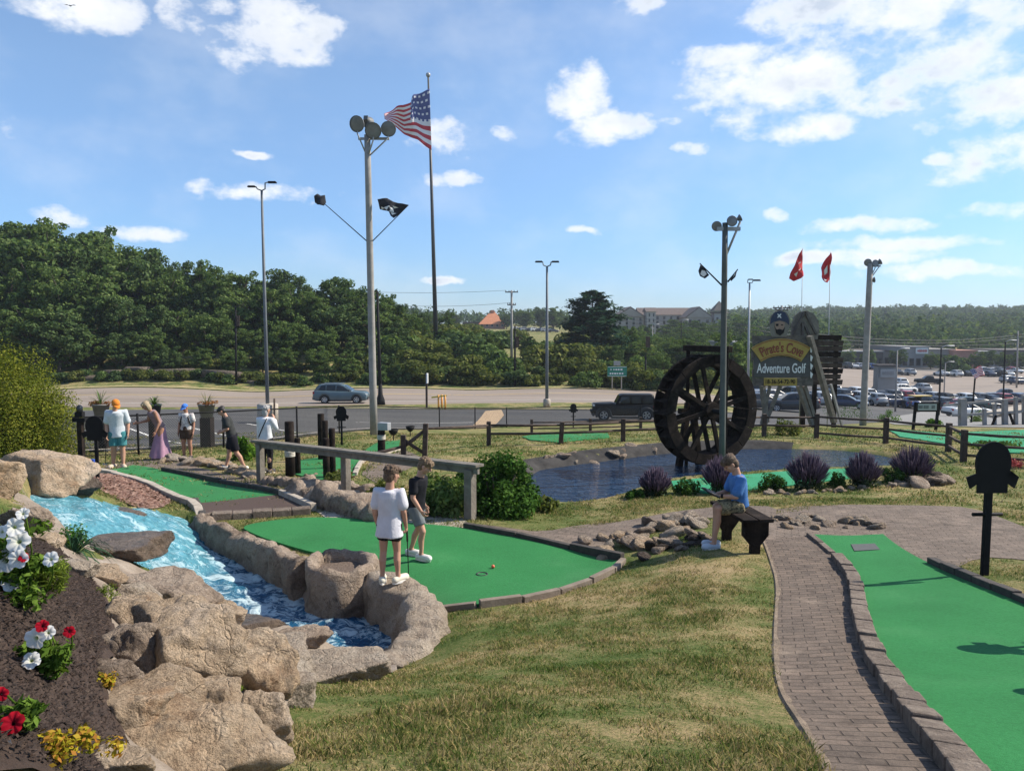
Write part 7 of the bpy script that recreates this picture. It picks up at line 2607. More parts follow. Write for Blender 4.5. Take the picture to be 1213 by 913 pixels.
m_roofo = M('roof_orange', [(0.42, 0.155, 0.07), (0.55, 0.235, 0.12)], scale=1.5, rough=0.9)
m_white2 = M('wall_white', [(0.32, 0.305, 0.285), (0.39, 0.375, 0.35)], scale=0.3, rough=0.9)


def shop(name, label, u0, u1, vt, y, depth, wall, roof=m_roof, wins=None, sign=None, door=True, base=None):
    x0, x1 = (u0 - CX) / F * y, (u1 - CX) / F * y
    g = H((x0 + x1) / 2, y) - 0.3 if base is None else base
    zt = at_y(u0, vt, y).z
    w, h = x1 - x0, zt - g
    o = thing(name, label, 'building', ((x0 + x1) / 2, y, g))
    MB().box((0, depth / 2, h / 2), (w, depth, h)).build('wall', wall, o)
    MB().box((0, depth / 2 - 0.15, h + 0.15), (w + 0.5, depth + 0.5, 0.3)).build('roof', roof, o)
    n = wins if wins is not None else max(2, int(w / 4))
    for i in range(n):
        cx = -w / 2 + w * (i + 0.5) / n
        f = MB().box((cx, -0.03, min(h * 0.36, 1.9)), (w / n * 0.66, 0.08, min(h * 0.42, 2.2))).build('window', m_darkw, o)
        MB().box((cx, -0.08, min(h * 0.36, 1.9)), (w / n * 0.58, 0.04, min(h * 0.34, 1.8))).build('pane', m_glass, f)
    if sign:
        su0, su1, sv0, sv1, m1, m2 = sign
        a, b = at_y(su0, sv0, y - 0.25), at_y(su1, sv1, y - 0.25)
        c = Vector(((a.x + b.x) / 2 - (x0 + x1) / 2, -0.25, (a.z + b.z) / 2 - g))
        pn = MB().box(c, (b.x - a.x, 0.3, a.z - b.z)).build('sign_panel', m1, o)
        mb = MB()
        r = random.Random(int(u0))
        k = -0.4
        while k < 0.36:
            l = r.uniform(0.04, 0.08)
            mb.box(c + Vector(((k + l / 2) * (b.x - a.x), -0.17, 0)), (l * (b.x - a.x) * 0.8, 0.03, (a.z - b.z) * r.uniform(0.25, 0.45)))
            k += l * 1.2
        mb.build('lettering', m2, pn)
    return o


shop('shop', 'long low dark shop behind the far row of parked cars', 998, 1046, 417, 222, 20, m_darkw, m_greyw, 8)
shop('shop', 'low beige shop between the dark shop and the grey entrance block', 1030, 1072, 416, 226, 18, m_beige, m_roof, 5)
shop('shop', 'grey shop block with a big white sign over glass doors', 1068, 1100, 411.5, 219, 20, m_greyw, m_greyw, 4, (1085, 1099, 412, 419, m_white, M('sign_letters_red', [(0.45, 0.03, 0.03)])))
shop('shop', 'beige stepped shop left of the pink shop', 1100, 1130, 414.5, 221, 20, m_beige, m_beige, 3, (1107, 1124, 420, 423, m_darkw, m_darkw))
shop('shop', 'salmon pink blank-walled shop', 1129, 1156, 416, 219, 20, m_pinkw, m_pinkw, 1, (1136, 1143, 425, 427, m_pinkw, m_signred))
shop('shop', 'grey shop right of the salmon pink shop', 1156, 1185, 417, 226, 18, m_greyw, m_greyw, 4)
shop('shop', 'dark shop at the right edge behind parked cars', 1184, 1260, 415.5, 226, 18, m_darkw, m_darkw, 8)
shop('monument_sign', 'grey block monument sign at the car park entrance', 1041, 1062, 434, 120, 1.6, m_greyw, m_darkw, 0, (1043, 1060, 437, 447, M('sign_pale', [(0.3, 0.3, 0.29), (0.36, 0.36, 0.35)]), m_greyw))
o = shop('shop', 'grey flat-roofed block with pink corner panel left of the sign', 868, 893, 407, 120, 14, m_greyw, m_greyw, 2)
MB().box((1.2, -0.25, 5.2), (1.4, 0.2, 1.8)).build('sign_panel', M('pink_panel', [(0.6, 0.15, 0.2), (0.68, 0.2, 0.25)]), o)
shop('shop', 'small grey-blue block behind trees left of the wheel', 775, 800, 428, 130, 10, M('wall_blue_grey', [(0.13, 0.15, 0.17), (0.18, 0.2, 0.22)]), m_greyw, 4)
for i, (u, y, k) in enumerate([(1004, 216, 1), (1029, 214, 3), (1063, 213, 0), (1103, 215, 1), (1158, 212, 3), (1170, 214, 0), (1190, 216, 1), (1208, 212, 3)]):
    plant_tree(TREES[k], (u - CX) / F * y, float(y), 5.0 + 0.5 * (i % 3), 'small round tree in front of the row of shops', 'small trees before the shops', width=1.3)
o = link('bush', BUSH[2], None, on_ground(1131, 190.0))
o.scale = (2.6, 1.5, 2.2)
tag(o, 'dark clump of bushes in front of the pink shop', 'bush')


def gable_house(name, label, u0, u1, veave, vridge, y, depth, wall, roof, along_x=True, nwin=4, floors=3, base=None):
    x0, x1 = (u0 - CX) / F * y, (u1 - CX) / F * y
    g = (H((x0 + x1) / 2, y) - 1.0) if base is None else base
    ze, zr = at_y(u0, veave, y).z - g, at_y(u0, vridge, y).z - g
    w = x1 - x0
    o = thing(name, label, 'building', ((x0 + x1) / 2, y, g))
    MB().box((0, depth / 2, ze / 2), (w, depth, ze)).build('wall', wall, o)
    ov = 0.6
    if along_x:
        MB().add([(-w / 2 - ov, -ov, ze), (w / 2 + ov, -ov, ze), (w / 2 + ov, depth + ov, ze), (-w / 2 - ov, depth + ov, ze), (-w / 2 - ov, depth / 2, zr), (w / 2 + ov, depth / 2, zr)], [(0, 1, 5, 4), (2, 3, 4, 5), (0, 4, 3), (1, 2, 5), (0, 3, 2, 1)]).build('roof', roof, o)
    else:
        MB().add([(-w / 2 - ov, -ov, ze), (w / 2 + ov, -ov, ze), (w / 2 + ov, depth + ov, ze), (-w / 2 - ov, depth + ov, ze), (0, -ov, zr), (0, depth + ov, zr)], [(0, 4, 5, 3), (1, 2, 5, 4), (2, 3, 5), (0, 3, 2, 1), (0, 1, 4)]).build('roof', roof, o)
        MB().add([(-w / 2, -ov - 0.05, ze), (w / 2, -ov - 0.05, ze), (0, -ov - 0.05, zr - 0.5)], [(0, 1, 2)]).build('gable', wall, o)
    for fl in range(floors):
        zz = ze * (0.97 - (fl + 0.5) / max(1, floors + 1.5))
        for i in range(nwin):
            cx = -w / 2 + w * (i + 0.5) / nwin
            f = MB().box((cx, -0.05, zz), (w / nwin * 0.42, 0.12, 1.5)).build('window', m_white2, o)
            MB().box((cx, -0.12, zz), (w / nwin * 0.34, 0.05, 1.25)).build('pane', m_glass, f)
    return o


gable_house('hotel_wing', 'pale gabled hotel wing on the left, rising over trees', 730, 762, 375, 363, 300, 16, m_beige, m_roof, False, 4, 4)
gable_house('hotel_wing', 'long hotel wing with brown roof in the middle', 758, 822, 373, 364, 312, 14, m_white2, m_roof, True, 8, 4)
gable_house('hotel_wing', 'narrow white tower-like hotel bay with balconies', 766, 776, 369, 364, 296, 8, m_white2, m_roof, True, 2, 4)
gable_house('hotel_wing', 'half-timbered gable of the hotel on its right side', 812, 842, 376, 363, 300, 14, m_beige, m_roof, False, 3, 3)
o = gable_house('hotel_turret', 'hotel turret with a dark pointed roof', 845, 860, 371, 369, 300, 5, m_white2, m_roof, True, 2, 2)
z0, z1 = at_y(850, 368, 300).z - o.location.z, at_y(850, 356, 300).z - o.location.z
MB().add([(-3, -0.8, z0), (3, -0.8, z0), (3, 5.8, z0), (-3, 5.8, z0), (0, 2.5, z1)], [(0, 1, 4), (1, 2, 4), (2, 3, 4), (3, 0, 4), (3, 2, 1, 0)]).build('spire', m_darkw, o)
o = gable_house('lodge', 'brick building with steep orange pyramid roof on the far rise', 568, 598, 383, 382, 330, 16, M('brick_far', [(0.26, 0.12, 0.08), (0.33, 0.17, 0.12)]), m_roofo, True, 5, 1)
for c in list(o.children):
    if c.name.startswith('roof'):
        bpy.data.objects.remove(c)
z0, z1 = at_y(580, 384, 330).z - o.location.z, at_y(580, 369, 330).z - o.location.z
w = px(16, 330)
MB().add([(-w, -1, z0), (w, -1, z0), (w, 17, z0), (-w, 17, z0), (-1, 7, z1), (1, 7, z1)], [(0, 1, 5, 4), (1, 2, 5), (2, 3, 4, 5), (3, 0, 4), (3, 2, 1, 0)]).build('roof', m_roofo, o)
MB().box((0, 7, z1), (1.6, 1.6, 1.6)).build('cupola', m_roofo, o)
shop('shed', 'low brown building left of the orange pyramid roof', 548, 572, 382, 335, 10, m_darkw, m_roof, 3)
def skin_mat(name, c):
    return M(name, [tuple(k * 0.85 for k in c), tuple(min(1, k * 1.08) for k in c)], scale=9, rough=0.6, spec=0.3)


SK1 = skin_mat('skin_fair', (0.46, 0.255, 0.175))
SK2 = skin_mat('skin_tan', (0.36, 0.185, 0.12))
m_eye = M('eye_dark', [(0.02, 0.015, 0.012)], rough=0.3)
m_lip = M('lip', [(0.30, 0.11, 0.09)], rough=0.6)
m_hairb = M('hair_brown', [(0.045, 0.025, 0.014), (0.10, 0.058, 0.032), (0.16, 0.10, 0.058)], scale=40, rough=0.65, bump=0.8, bscale=120)
m_hairl = M('hair_light', [(0.075, 0.045, 0.024), (0.16, 0.10, 0.055), (0.25, 0.17, 0.095)], scale=40, rough=0.65, bump=0.8, bscale=120)
m_haird = M('hair_dark', [(0.010, 0.008, 0.007), (0.022, 0.017, 0.014)], scale=30, rough=0.55)
m_blond = M('hair_blond', [(0.26, 0.19, 0.11), (0.42, 0.33, 0.21)], scale=30, rough=0.6, bump=0.6)
m_greyh = M('hair_grey', [(0.25, 0.24, 0.23), (0.42, 0.41, 0.4)], scale=30, rough=0.6, bump=0.6)


def cloth(name, cols, scale=14, bump=0.25):
    return M('cloth_' + name, cols, scale=scale, rough=0.92, bump=bump, bscale=40, spec=0.15)


def V3(*a):
    return Vector(a)


def remeshed(name, mb, mat, par, voxel, smooth=4, wrinkle=0.0, wscale=9.0, seed=0.0):
    o = mb.build(name, mat, par)
    md = o.modifiers.new('r', 'REMESH')
    md.mode = 'VOXEL'
    md.voxel_size = voxel
    md.use_smooth_shade = True
    sm = o.modifiers.new('s', 'SMOOTH')
    sm.factor = 0.5
    sm.iterations = smooth
    evaluated(o)
    o.data.materials.clear()
    o.data.materials.append(mat)
    if wrinkle:
        o.data.update()
        no = [v.normal.copy() for v in o.data.vertices]
        for v, n in zip(o.data.vertices, no):
            p = v.co
            q = Vector((p.x * wscale + seed, p.y * wscale, p.z * wscale * 0.45))
            v.co = p + n * (wrinkle * (1 - 2 * abs(mnoise.noise(q))) + wrinkle * 0.5 * mnoise.noise(q * 2.3))
    o.data.polygons.foreach_set('use_smooth', [True] * len(o.data.polygons))
    o.data.update()
    return o


def head_mesh(mb, c, Mh, hh, neck_base):
    """skull, jaw, nose, ears; hh is the head height, Mh its rotation (local: +y is the face)"""
    def P(x, y, z):
        return c + Mh @ Vector((x * hh, y * hh, z * hh))
    mb.ball(P(0, -0.03, 0.13), (0.335 * hh, 0.40 * hh, 0.36 * hh), 18, Mh)
    mb.ball(P(0, 0.07, -0.10), (0.275 * hh, 0.30 * hh, 0.33 * hh), 16, Mh)
    mb.ball(P(0, 0.20, -0.34), (0.14 * hh, 0.12 * hh, 0.12 * hh), 12, Mh)
    mb.capsule([P(0, 0.36, 0.05), P(0, 0.43, -0.09)], [0.035 * hh, 0.06 * hh], 8)
    mb.ball(P(0, 0.33, -0.235), (0.10 * hh, 0.05 * hh, 0.035 * hh), 8, Mh)
    mb.ball(P(0, 0.33, 0.09), (0.22 * hh, 0.06 * hh, 0.05 * hh), 8, Mh)
    for s in (-1, 1):
        mb.ball(P(0.345 * s, -0.02, -0.03), (0.045 * hh, 0.09 * hh, 0.13 * hh), 10, Mh)
        mb.ball(P(0.19 * s, 0.24, -0.09), (0.10 * hh, 0.09 * hh, 0.10 * hh), 8, Mh)
    mb.capsule([P(0, -0.06, -0.25), P(0, -0.08, -0.42), neck_base], [0.22 * hh, 0.215 * hh, 0.25 * hh], 14)


def face_parts(par, c, Mh, hh):
    def P(x, y, z):
        return c + Mh @ Vector((x * hh, y * hh, z * hh))
    mb = MB()
    for s in (-1, 1):
        mb.ball(P(0.135 * s, 0.335, 0.0), (0.042 * hh, 0.025 * hh, 0.022 * hh), 8, Mh)
    mb.build('eyes', m_eye, par)
    MB().ball(P(0, 0.372, -0.235), (0.085 * hh, 0.02 * hh, 0.02 * hh), 8, Mh).build('mouth', m_lip, par)


def hair_cap(par, c, Mh, hh, mat, length=0.0, fringe=0.1, voxel=0.006, back=0.0):
    def P(x, y, z):
        return c + Mh @ Vector((x * hh, y * hh, z * hh))
    mb = MB()
    mb.ball(P(0, -0.07, 0.20), (0.375 * hh, 0.42 * hh, 0.345 * hh), 18, Mh)
    mb.ball(P(0, -0.20, -0.02 - back), (0.325 * hh, 0.27 * hh, (0.30 + back) * hh), 16, Mh)
    mb.ball(P(0.05, 0.20, 0.33), (0.27 * hh, 0.20 * hh, 0.13 * hh), 12, Mh)
    if fringe:
        for k in range(7):
            x = -0.24 + 0.08 * k
            mb.capsule([P(x, 0.26, 0.34), P(x + 0.02, 0.385, 0.20), P(x + 0.03, 0.385, 0.20 - fringe * (0.6 + 0.4 * ((k * 37) % 5) / 5))], [0.07 * hh, 0.05 * hh, 0.02 * hh], 6)
    r = random.Random(int(c.x * 1000) & 255)
    for k in range(34):
        a = r.uniform(0, 6.28)
        e = r.uniform(0.1, 1.3)
        d = Vector((math.cos(a) * math.cos(e), math.sin(a) * math.cos(e) - 0.1, math.sin(e)))
        s0 = P(d.x * 0.33, d.y * 0.38 - 0.07, d.z * 0.32 + 0.2)
        t1 = P(d.x * 0.40 + 0.05, d.y * 0.45 - 0.07, d.z * 0.385 + 0.16)
        mb.capsule([s0, t1], [0.05 * hh, 0.028 * hh], 5)
    if length:
        for k in range(11):
            a = math.pi * (1.0 + 1.0 * k / 10)
            x, y = 0.34 * math.cos(a), 0.30 * math.sin(a) - 0.04
            mb.capsule([P(x, y, 0.1), P(x * 1.08, y * 1.1, -0.3), P(x * 1.05, y * 1.1 + 0.02, -0.3 - length)], [0.12 * hh, 0.12 * hh, 0.06 * hh], 6)
    return remeshed('hair', mb, mat, par, voxel, 1, 0.004, 60)


def hand(mb, w, d, n, L, curl=0.5, thumb=1):
    """palm, four unequal bent fingers and a thumb; d along the hand, n out of the palm"""
    d = d.normalized()
    n = (n - d * n.dot(d)).normalized()
    s = d.cross(n) * thumb
    q = Matrix((s, d, n)).transposed()
    mb.ball(w + d * L * 0.27, (L * 0.20, L * 0.27, L * 0.10), 10, q)
    for k, (off, fl) in enumerate([(0.15, 0.44), (0.055, 0.50), (-0.045, 0.46), (-0.135, 0.36)]):
        b = w + d * L * 0.46 + s * L * off
        c1 = curl * 0.9
        d1 = (d * math.cos(c1 * 0.6) + n * math.sin(c1 * 0.6))
        d2 = (d * math.cos(c1 * 1.5) + n * math.sin(c1 * 1.5))
        d3 = (d * math.cos(c1 * 2.3) + n * math.sin(c1 * 2.3))
        p1 = b + d1 * L * fl * 0.42
        p2 = p1 + d2 * L * fl * 0.34
        p3 = p2 + d3 * L * fl * 0.26
        r = L * 0.046
        mb.capsule([w + d * L * 0.2 + s * L * off * 0.5, b, p1, p2, p3], [r * 1.1, r * 1.15, r, r * 0.92, r * 0.8], 7)
    t0_ = w + d * L * 0.14 + s * L * 0.13
    t1 = t0_ + (d * 0.6 + s * 0.6 + n * 0.3).normalized() * L * 0.22
    t2 = t1 + (d * 0.9 + s * 0.15 + n * 0.45).normalized() * L * 0.18
    mb.capsule([w + d * L * 0.1, t0_, t1, t2], [L * 0.08, L * 0.075, L * 0.058, L * 0.045], 7)


def person(label, loc, yaw, h, J, fem=False, skin=SK1, head=None, voxel=0.0075, hands=(0.5, 0.5), child=False, group=None):
    """J: joints in metres, local frame (+y forward, +x the person's right... left limbs use the suffix L).
    builds the continuous body; returns root, head centre, head rotation, head height"""
    o = thing('person', label, 'person', loc, yaw, group)
    hh = h * (0.163 if child else 0.138)
    mb = MB()
    k = h
    yaw_h, pit_h, roll_h = head or (0, 0, 0)
    Mh = (Matrix.Rotation(yaw_h, 3, 'Z') @ Matrix.Rotation(pit_h, 3, 'X') @ Matrix.Rotation(roll_h, 3, 'Y'))
    pel, che, nek = J['pelvis'], J['chest'], J['neck']
    up_ = (nek - che).normalized()
    hc = nek + up_ * hh * 0.30 + Mh @ Vector((0, 0.10 * hh, 0.42 * hh))
    wd = 0.92 if fem else 1.0
    tw = (0.055 if child else 0.060) * k
    mb.capsule([pel, pel.lerp(che, 0.45), che, che.lerp(nek, 0.55)], [tw * 0.98, tw * 0.92, tw * 1.05, tw * 0.85], 16)
    for s in ('R', 'L'):
        sh, el, wr = J['sh' + s], J['el' + s], J['wr' + s]
        mb.capsule([che.lerp(nek, 0.5), sh], [tw * 0.62, 0.032 * k], 10)
        mb.capsule([sh, sh.lerp(el, 0.5), el], [0.034 * k * wd, 0.030 * k * wd, 0.0245 * k], 10)
        mb.capsule([el, el.lerp(wr, 0.35), wr], [0.0245 * k, 0.0235 * k, 0.0165 * k], 10)
        d = (wr - el).normalized()
        hd = J.get('hd' + s, d)
        hand(mb, wr, hd, J.get('pn' + s, Vector((-1 if s == 'R' else 1, 0.3, 0))), 0.105 * k, hands[0 if s == 'R' else 1], 1 if s == 'R' else -1)
        hp, kn, an = J['hp' + s], J['kn' + s], J['an' + s]
        fat = 1.0 if not child else 0.88
        mb.capsule([pel.lerp(hp, 0.5), hp, hp.lerp(kn, 0.5), kn], [0.062 * k * fat, 0.060 * k * fat, 0.049 * k * fat, 0.036 * k * fat], 12)
        calf = hp.lerp(kn, 1.0).lerp(an, 0.35) + Vector((0, -0.012 * k, 0))
        mb.capsule([kn, calf, an.lerp(kn, 0.25), an], [0.035 * k * fat, 0.036 * k * fat, 0.025 * k * fat, 0.021 * k], 12)
        to = J.get('to' + s, an + Vector((0, 0.10 * k, -0.03 * k)))
        mb.capsule([an, an.lerp(to, 0.5), to], [0.024 * k, 0.022 * k, 0.016 * k], 8)
    head_mesh(mb, hc, Mh, hh, nek - up_ * 0.01)
    b = remeshed('body', mb, skin, o, voxel, 3)
    face_parts(o, hc, Mh, hh)
    return o, hc, Mh, hh


def shirt(par, J, h, mat, hem, loose=1.0, sleeve=0.55, voxel=0.010, flare=1.0, name='shirt', seed=0.0, sl_r=0.041):
    pel, che, nek = J['pelvis'], J['chest'], J['neck']
    ax = (nek - pel).normalized()
    k = h
    side = (J['shR'] - J['shL'])
    side = (side - ax * side.dot(ax)).normalized()
    fwd = ax.cross(side) * -1
    if fwd.y < 0 and False:
        fwd = -fwd
    mb = MB()
    rings = []
    L = (nek - pel).length
    hem_p = pel + J.get('hemdir', Vector((0, 0, -1))) * hem
    spec = [(hem_p, 0.088 * flare, 0.070 * flare), (pel.lerp(hem_p, 0.4), 0.086 * (flare * 0.5 + 0.5), 0.068 * (flare * 0.5 + 0.5)), (pel.lerp(che, 0.45), 0.083, 0.062), (che, 0.090, 0.068), (che.lerp(nek, 0.45), 0.099, 0.068), (che.lerp(nek, 0.80), 0.078, 0.062), (nek - ax * 0.012 * k, 0.045, 0.04)]
    n = 22
    vs = []
    for c, a, b in spec:
        for j in range(n):
            th = 2 * math.pi * j / n
            vs.append(c + side * (a * k * loose * math.cos(th)) + fwd * (b * k * loose * math.sin(th)))
    m = len(spec)
    fs = [(i * n + j, i * n + (j + 1) % n, (i + 1) * n + (j + 1) % n, (i + 1) * n + j) for i in range(m - 1) for j in range(n)] + [tuple(range(n)), tuple(range((m - 1) * n, m * n))]
    mb.add(vs, fs, True)
    if sleeve:
        for s in ('R', 'L'):
            sh, el, wr = J['sh' + s], J['el' + s], J['wr' + s]
            P = [che.lerp(nek, 0.62), sh + (che - nek) * 0.06]
            Rr = [0.049 * k, 0.042 * k * loose]
            if sleeve <= 1:
                P.append(sh.lerp(el, sleeve))
                Rr.append(sl_r * k * loose)
            else:
                P += [el, el.lerp(wr, sleeve - 1)]
                Rr += [0.036 * k, 0.028 * k]
            mb.capsule(P, Rr, 14)
    return remeshed(name, mb, mat, par, voxel, 3, 0.006 * k, 8.0 / k, seed)


def shorts(par, J, h, mat, leg=0.75, loose=1.0, voxel=0.010, name='shorts', flare=1.0):
    k = h
    mb = MB()
    pel, che = J['pelvis'], J['chest']
    mb.capsule([pel.lerp(che, 0.30), pel, J['hpR'].lerp(J['hpL'], 0.5) - Vector((0, 0, 0.0))], [0.066 * k * loose, 0.074 * k * loose, 0.066 * k * loose], 16)
    for s in ('R', 'L'):
        hp, kn, an = J['hp' + s], J['kn' + s], J['an' + s]
        P = [pel.lerp(hp, 0.6), hp, hp.lerp(kn, min(1, leg) * 0.55), hp.lerp(kn, min(1, leg))]
        Rr = [0.06 * k * loose, 0.066 * k * loose, 0.061 * k * loose, 0.058 * k * loose * flare]
        if leg > 1:
            P.append(kn.lerp(an, leg - 1))
            Rr[-1] = 0.045 * k * loose
            Rr.append(0.034 * k * loose)
        mb.tube(P, Rr, 14)
    return remeshed(name, mb, mat, par, voxel, 2, 0.004 * k, 9.0 / k, 3.0)


def shoe(par, an, to, k, mat, sole, croc=False):
    """one clog: upper that bulges at the toes, separate sole"""
    d = Vector((to.x - an.x, to.y - an.y, 0)).normalized()
    s = Vector((d.y, -d.x, 0))
    g = to.z - 0.018 * k
    q = Matrix((s, d, Vector((0, 0, 1)))).transposed()
    heel = Vector((an.x, an.y, g)) - d * 0.035 * k
    mb = MB()
    mb.capsule([heel + Vector((0, 0, 0.028 * k)), heel + d * 0.06 * k + Vector((0, 0, 0.032 * k)), heel + d * 0.125 * k + Vector((0, 0, 0.026 * k))], [0.030 * k, 0.031 * k, 0.033 * k], 10)
    mb.ball(heel + d * 0.115 * k + Vector((0, 0, 0.022 * k)), (0.036 * k, 0.045 * k, 0.026 * k), 12, q)
    o = remeshed('shoe', mb, mat, par, 0.007, 2)
    sb = MB()
    pts = []
    n = 20
    for i in range(n):
        a = 2 * math.pi * i / n
        pts.append((math.cos(a) * (0.031 + 0.006 * math.sin(a)) * k, math.sin(a) * 0.088 * k))
    c = heel + d * 0.058 * k
    vs = [c + s * x + d * y + Vector((0, 0, z)) for z in (-0.004 * k, 0.014 * k) for x, y in pts]
    sb.add(vs, [tuple(range(n)), tuple(range(n, 2 * n))] + [(i, (i + 1) % n, (i + 1) % n + n, i + n) for i in range(n)])
    sb.build('sole', sole, o)
    return o


def cap(par, c, Mh, hh, mat, brim=True):
    def P(x, y, z):
        return c + Mh @ Vector((x * hh, y * hh, z * hh))
    mb = MB()
    vs, fs = [], []
    n, m = 20, 7
    for i in range(m + 1):
        ph = math.pi / 2 * i / m
        for j in range(n):
            th = 2 * math.pi * j / n
            vs.append(P(0.395 * math.cos(ph) * math.cos(th), 0.445 * math.cos(ph) * math.sin(th) - 0.04, 0.14 + 0.40 * math.sin(ph)))
    for i in range(m):
        for j in range(n):
            fs.append((i * n + j, i * n + (j + 1) % n, (i + 1) * n + (j + 1) % n, (i + 1) * n + j))
    fs.append(tuple(range(n)))
    mb.add(vs, fs, True)
    o = mb.build('cap', mat, par)
    if brim:
        vs, fs = [], []
        for i in range(9):
            th = math.pi * (0.12 + 0.76 * i / 8)
            for r, z in ((1.0, 0.15), (1.62, 0.06)):
                for dz in (0, -0.025):
                    vs.append(P(0.40 * math.cos(th) * (1 if r == 1 else 0.98), (0.40 if r == 1 else 0.40 + 0.36 * math.sin(th)) * math.sin(th) + 0.03 + (0.06 if r > 1 else 0), z + dz))
        for i in range(8):
            a = i * 4
            fs += [(a, a + 4, a + 6, a + 2), (a + 1, a + 3, a + 7, a + 5), (a + 2, a + 6, a + 7, a + 3)]
        MB().add(vs, fs, True).build('brim', mat, o)
    return o


def stand(h, **kw):
    """upright joints for a person of height h; any joint may be overridden (fractions of h)"""
    J = dict(pelvis=(0, 0, 0.525), chest=(0, 0.0, 0.70), neck=(0, -0.005, 0.835), shR=(0.098, 0, 0.795), shL=(-0.098, 0, 0.795), elR=(0.125, -0.02, 0.63), elL=(-0.125, -0.02, 0.63), wrR=(0.13, 0.03, 0.49), wrL=(-0.13, 0.03, 0.49),
             hpR=(0.05, 0, 0.50), hpL=(-0.05, 0, 0.50), knR=(0.055, 0.012, 0.275), knL=(-0.055, 0.012, 0.275), anR=(0.06, -0.01, 0.045), anL=(-0.06, -0.01, 0.045), toR=(0.068, 0.10, 0.018), toL=(-0.068, 0.10, 0.018))
    raw = ('hdR', 'hdL', 'pnR', 'pnL', 'hemdir')
    for k, v in kw.items():
        J[k] = v
    return {k: (Vector(v) if k in raw else Vector(v) * h) for k, v in J.items()}


def yaw_to(dx, dy):
    return math.atan2(-dx, dy)


m_croc = M('clog_cream', [(0.52, 0.48, 0.38), (0.64, 0.60, 0.49)], scale=12, rough=0.7)
m_crocw = M('clog_white', [(0.62, 0.60, 0.55), (0.74, 0.72, 0.67)], scale=12, rough=0.7)
m_clogb = M('clog_blue', [(0.38, 0.43, 0.50), (0.50, 0.55, 0.62)], scale=12, rough=0.7)
m_sandal = M('sandal', [(0.45, 0.36, 0.27), (0.55, 0.45, 0.35)], scale=12, rough=0.8)
m_brown_shoe = M('shoe_dark', [(0.03, 0.025, 0.02), (0.05, 0.04, 0.035)], rough=0.7)

wz = 3.44
bp_ = at_z(462, 689, 3.47)
hB = 1.34
J = stand(hB, pelvis=(0.0, 0, 0.515), chest=(0.0, 0.005, 0.69), neck=(0.008, 0.0, 0.825), elR=(0.128, 0.0, 0.62), wrR=(0.130, 0.065, 0.475), elL=(-0.125, -0.01, 0.62), wrL=(-0.115, 0.05, 0.48), anR=(0.072, 0.0, 0.045), anL=(-0.062, -0.02, 0.045), knR=(0.062, 0.015, 0.275), knL=(-0.055, 0.0, 0.275),
          toR=(0.125, 0.085, 0.018), toL=(-0.085, 0.085, 0.018))
o, hc, Mh, hh = person('boy in a long white tee standing on the rock wall, back turned, holding a putter', bp_, yaw_to(0.1, 1.0), hB, J, head=(R(-38), R(-6), 0), voxel=0.0055, child=True, hands=(1.0, 0.4), skin=SK1)
shirt(o, J, hB, cloth('white_tee', [(0.52, 0.51, 0.55), (0.60, 0.59, 0.63)]), 0.105 * hB, 1.16, 0.66, 0.009, 1.22)
shorts(o, J, hB, cloth('black_shorts', [(0.012, 0.012, 0.014), (0.022, 0.022, 0.026)]), 0.55, 0.96, 0.009)
hair_cap(o, hc, Mh, hh, m_hairb, 0, 0.1, 0.006, 0.05)
shoe(o, J['anR'], J['toR'], hB, m_croc, m_crocw)
shoe(o, J['anL'], J['toL'], hB, m_croc, m_crocw)
Mo = Matrix.Rotation(yaw_to(0.1, 1.0), 3, 'Z')
hand_w = bp_ + Mo @ (J['wrR'] + Vector((0.0, 0.05, -0.075)))
pt_ = thing('putter', 'thin black putter held upright by the boy in white', 'golf club')
foot = Vector((hand_w.x + 0.005, hand_w.y + 0.10, H0(hand_w.x, hand_w.y + 0.10)[0] + 0.06))
MB().tube([hand_w + (hand_w - foot).normalized() * 0.10, foot], [0.007, 0.005], 8).build('shaft', m_black, pt_)
MB().tube([hand_w + (hand_w - foot).normalized() * 0.12, hand_w - (hand_w - foot).normalized() * 0.12], 0.012, 8).build('grip', m_rubber, pt_)
MB().box(foot + Vector((0.0, 0.03, -0.012)), (0.03, 0.11, 0.026)).build('head', m_steel, pt_, bevel=0.004)

bp_ = at_z(494, 660, 3.335)
hB = 1.36
J = stand(hB, chest=(0.0, 0.02, 0.69), neck=(0.0, 0.045, 0.82), shR=(0.085, 0.02, 0.785), shL=(-0.085, 0.03, 0.785), elR=(0.115, 0.03, 0.62), wrR=(0.10, 0.11, 0.50), elL=(-0.12, -0.04, 0.63), wrL=(-0.125, 0.02, 0.50), hpR=(0.045, 0.0, 0.5), hpL=(-0.045, 0, 0.5),
          knR=(0.055, 0.10, 0.285), anR=(0.05, 0.075, 0.05), toR=(0.055, 0.175, 0.018), knL=(-0.05, -0.01, 0.28), anL=(-0.055, -0.105, 0.055), toL=(-0.055, -0.01, 0.018))
yw_ = yaw_to(0.92, -0.40)
o, hc, Mh, hh = person('boy in black tee and grey shorts walking across the big green, head bent', bp_, yw_, hB, J, head=(R(12), R(-28), 0), voxel=0.0055, child=True, hands=(0.8, 0.5), skin=SK1)
shirt(o, J, hB, cloth('black_tee', [(0.010, 0.010, 0.013), (0.02, 0.02, 0.025)]), 0.03 * hB, 1.08, 0.60, 0.009, 1.1, seed=4)
shorts(o, J, hB, cloth('grey_shorts', [(0.12, 0.135, 0.145), (0.17, 0.185, 0.195)]), 0.72, 0.98, 0.009)
hair_cap(o, hc, Mh, hh, m_hairl, 0, 0.16, 0.006, 0.05)
shoe(o, J['anR'], J['toR'], hB, m_crocw, m_crocw)
shoe(o, J['anL'], J['toL'], hB, m_crocw, m_crocw)

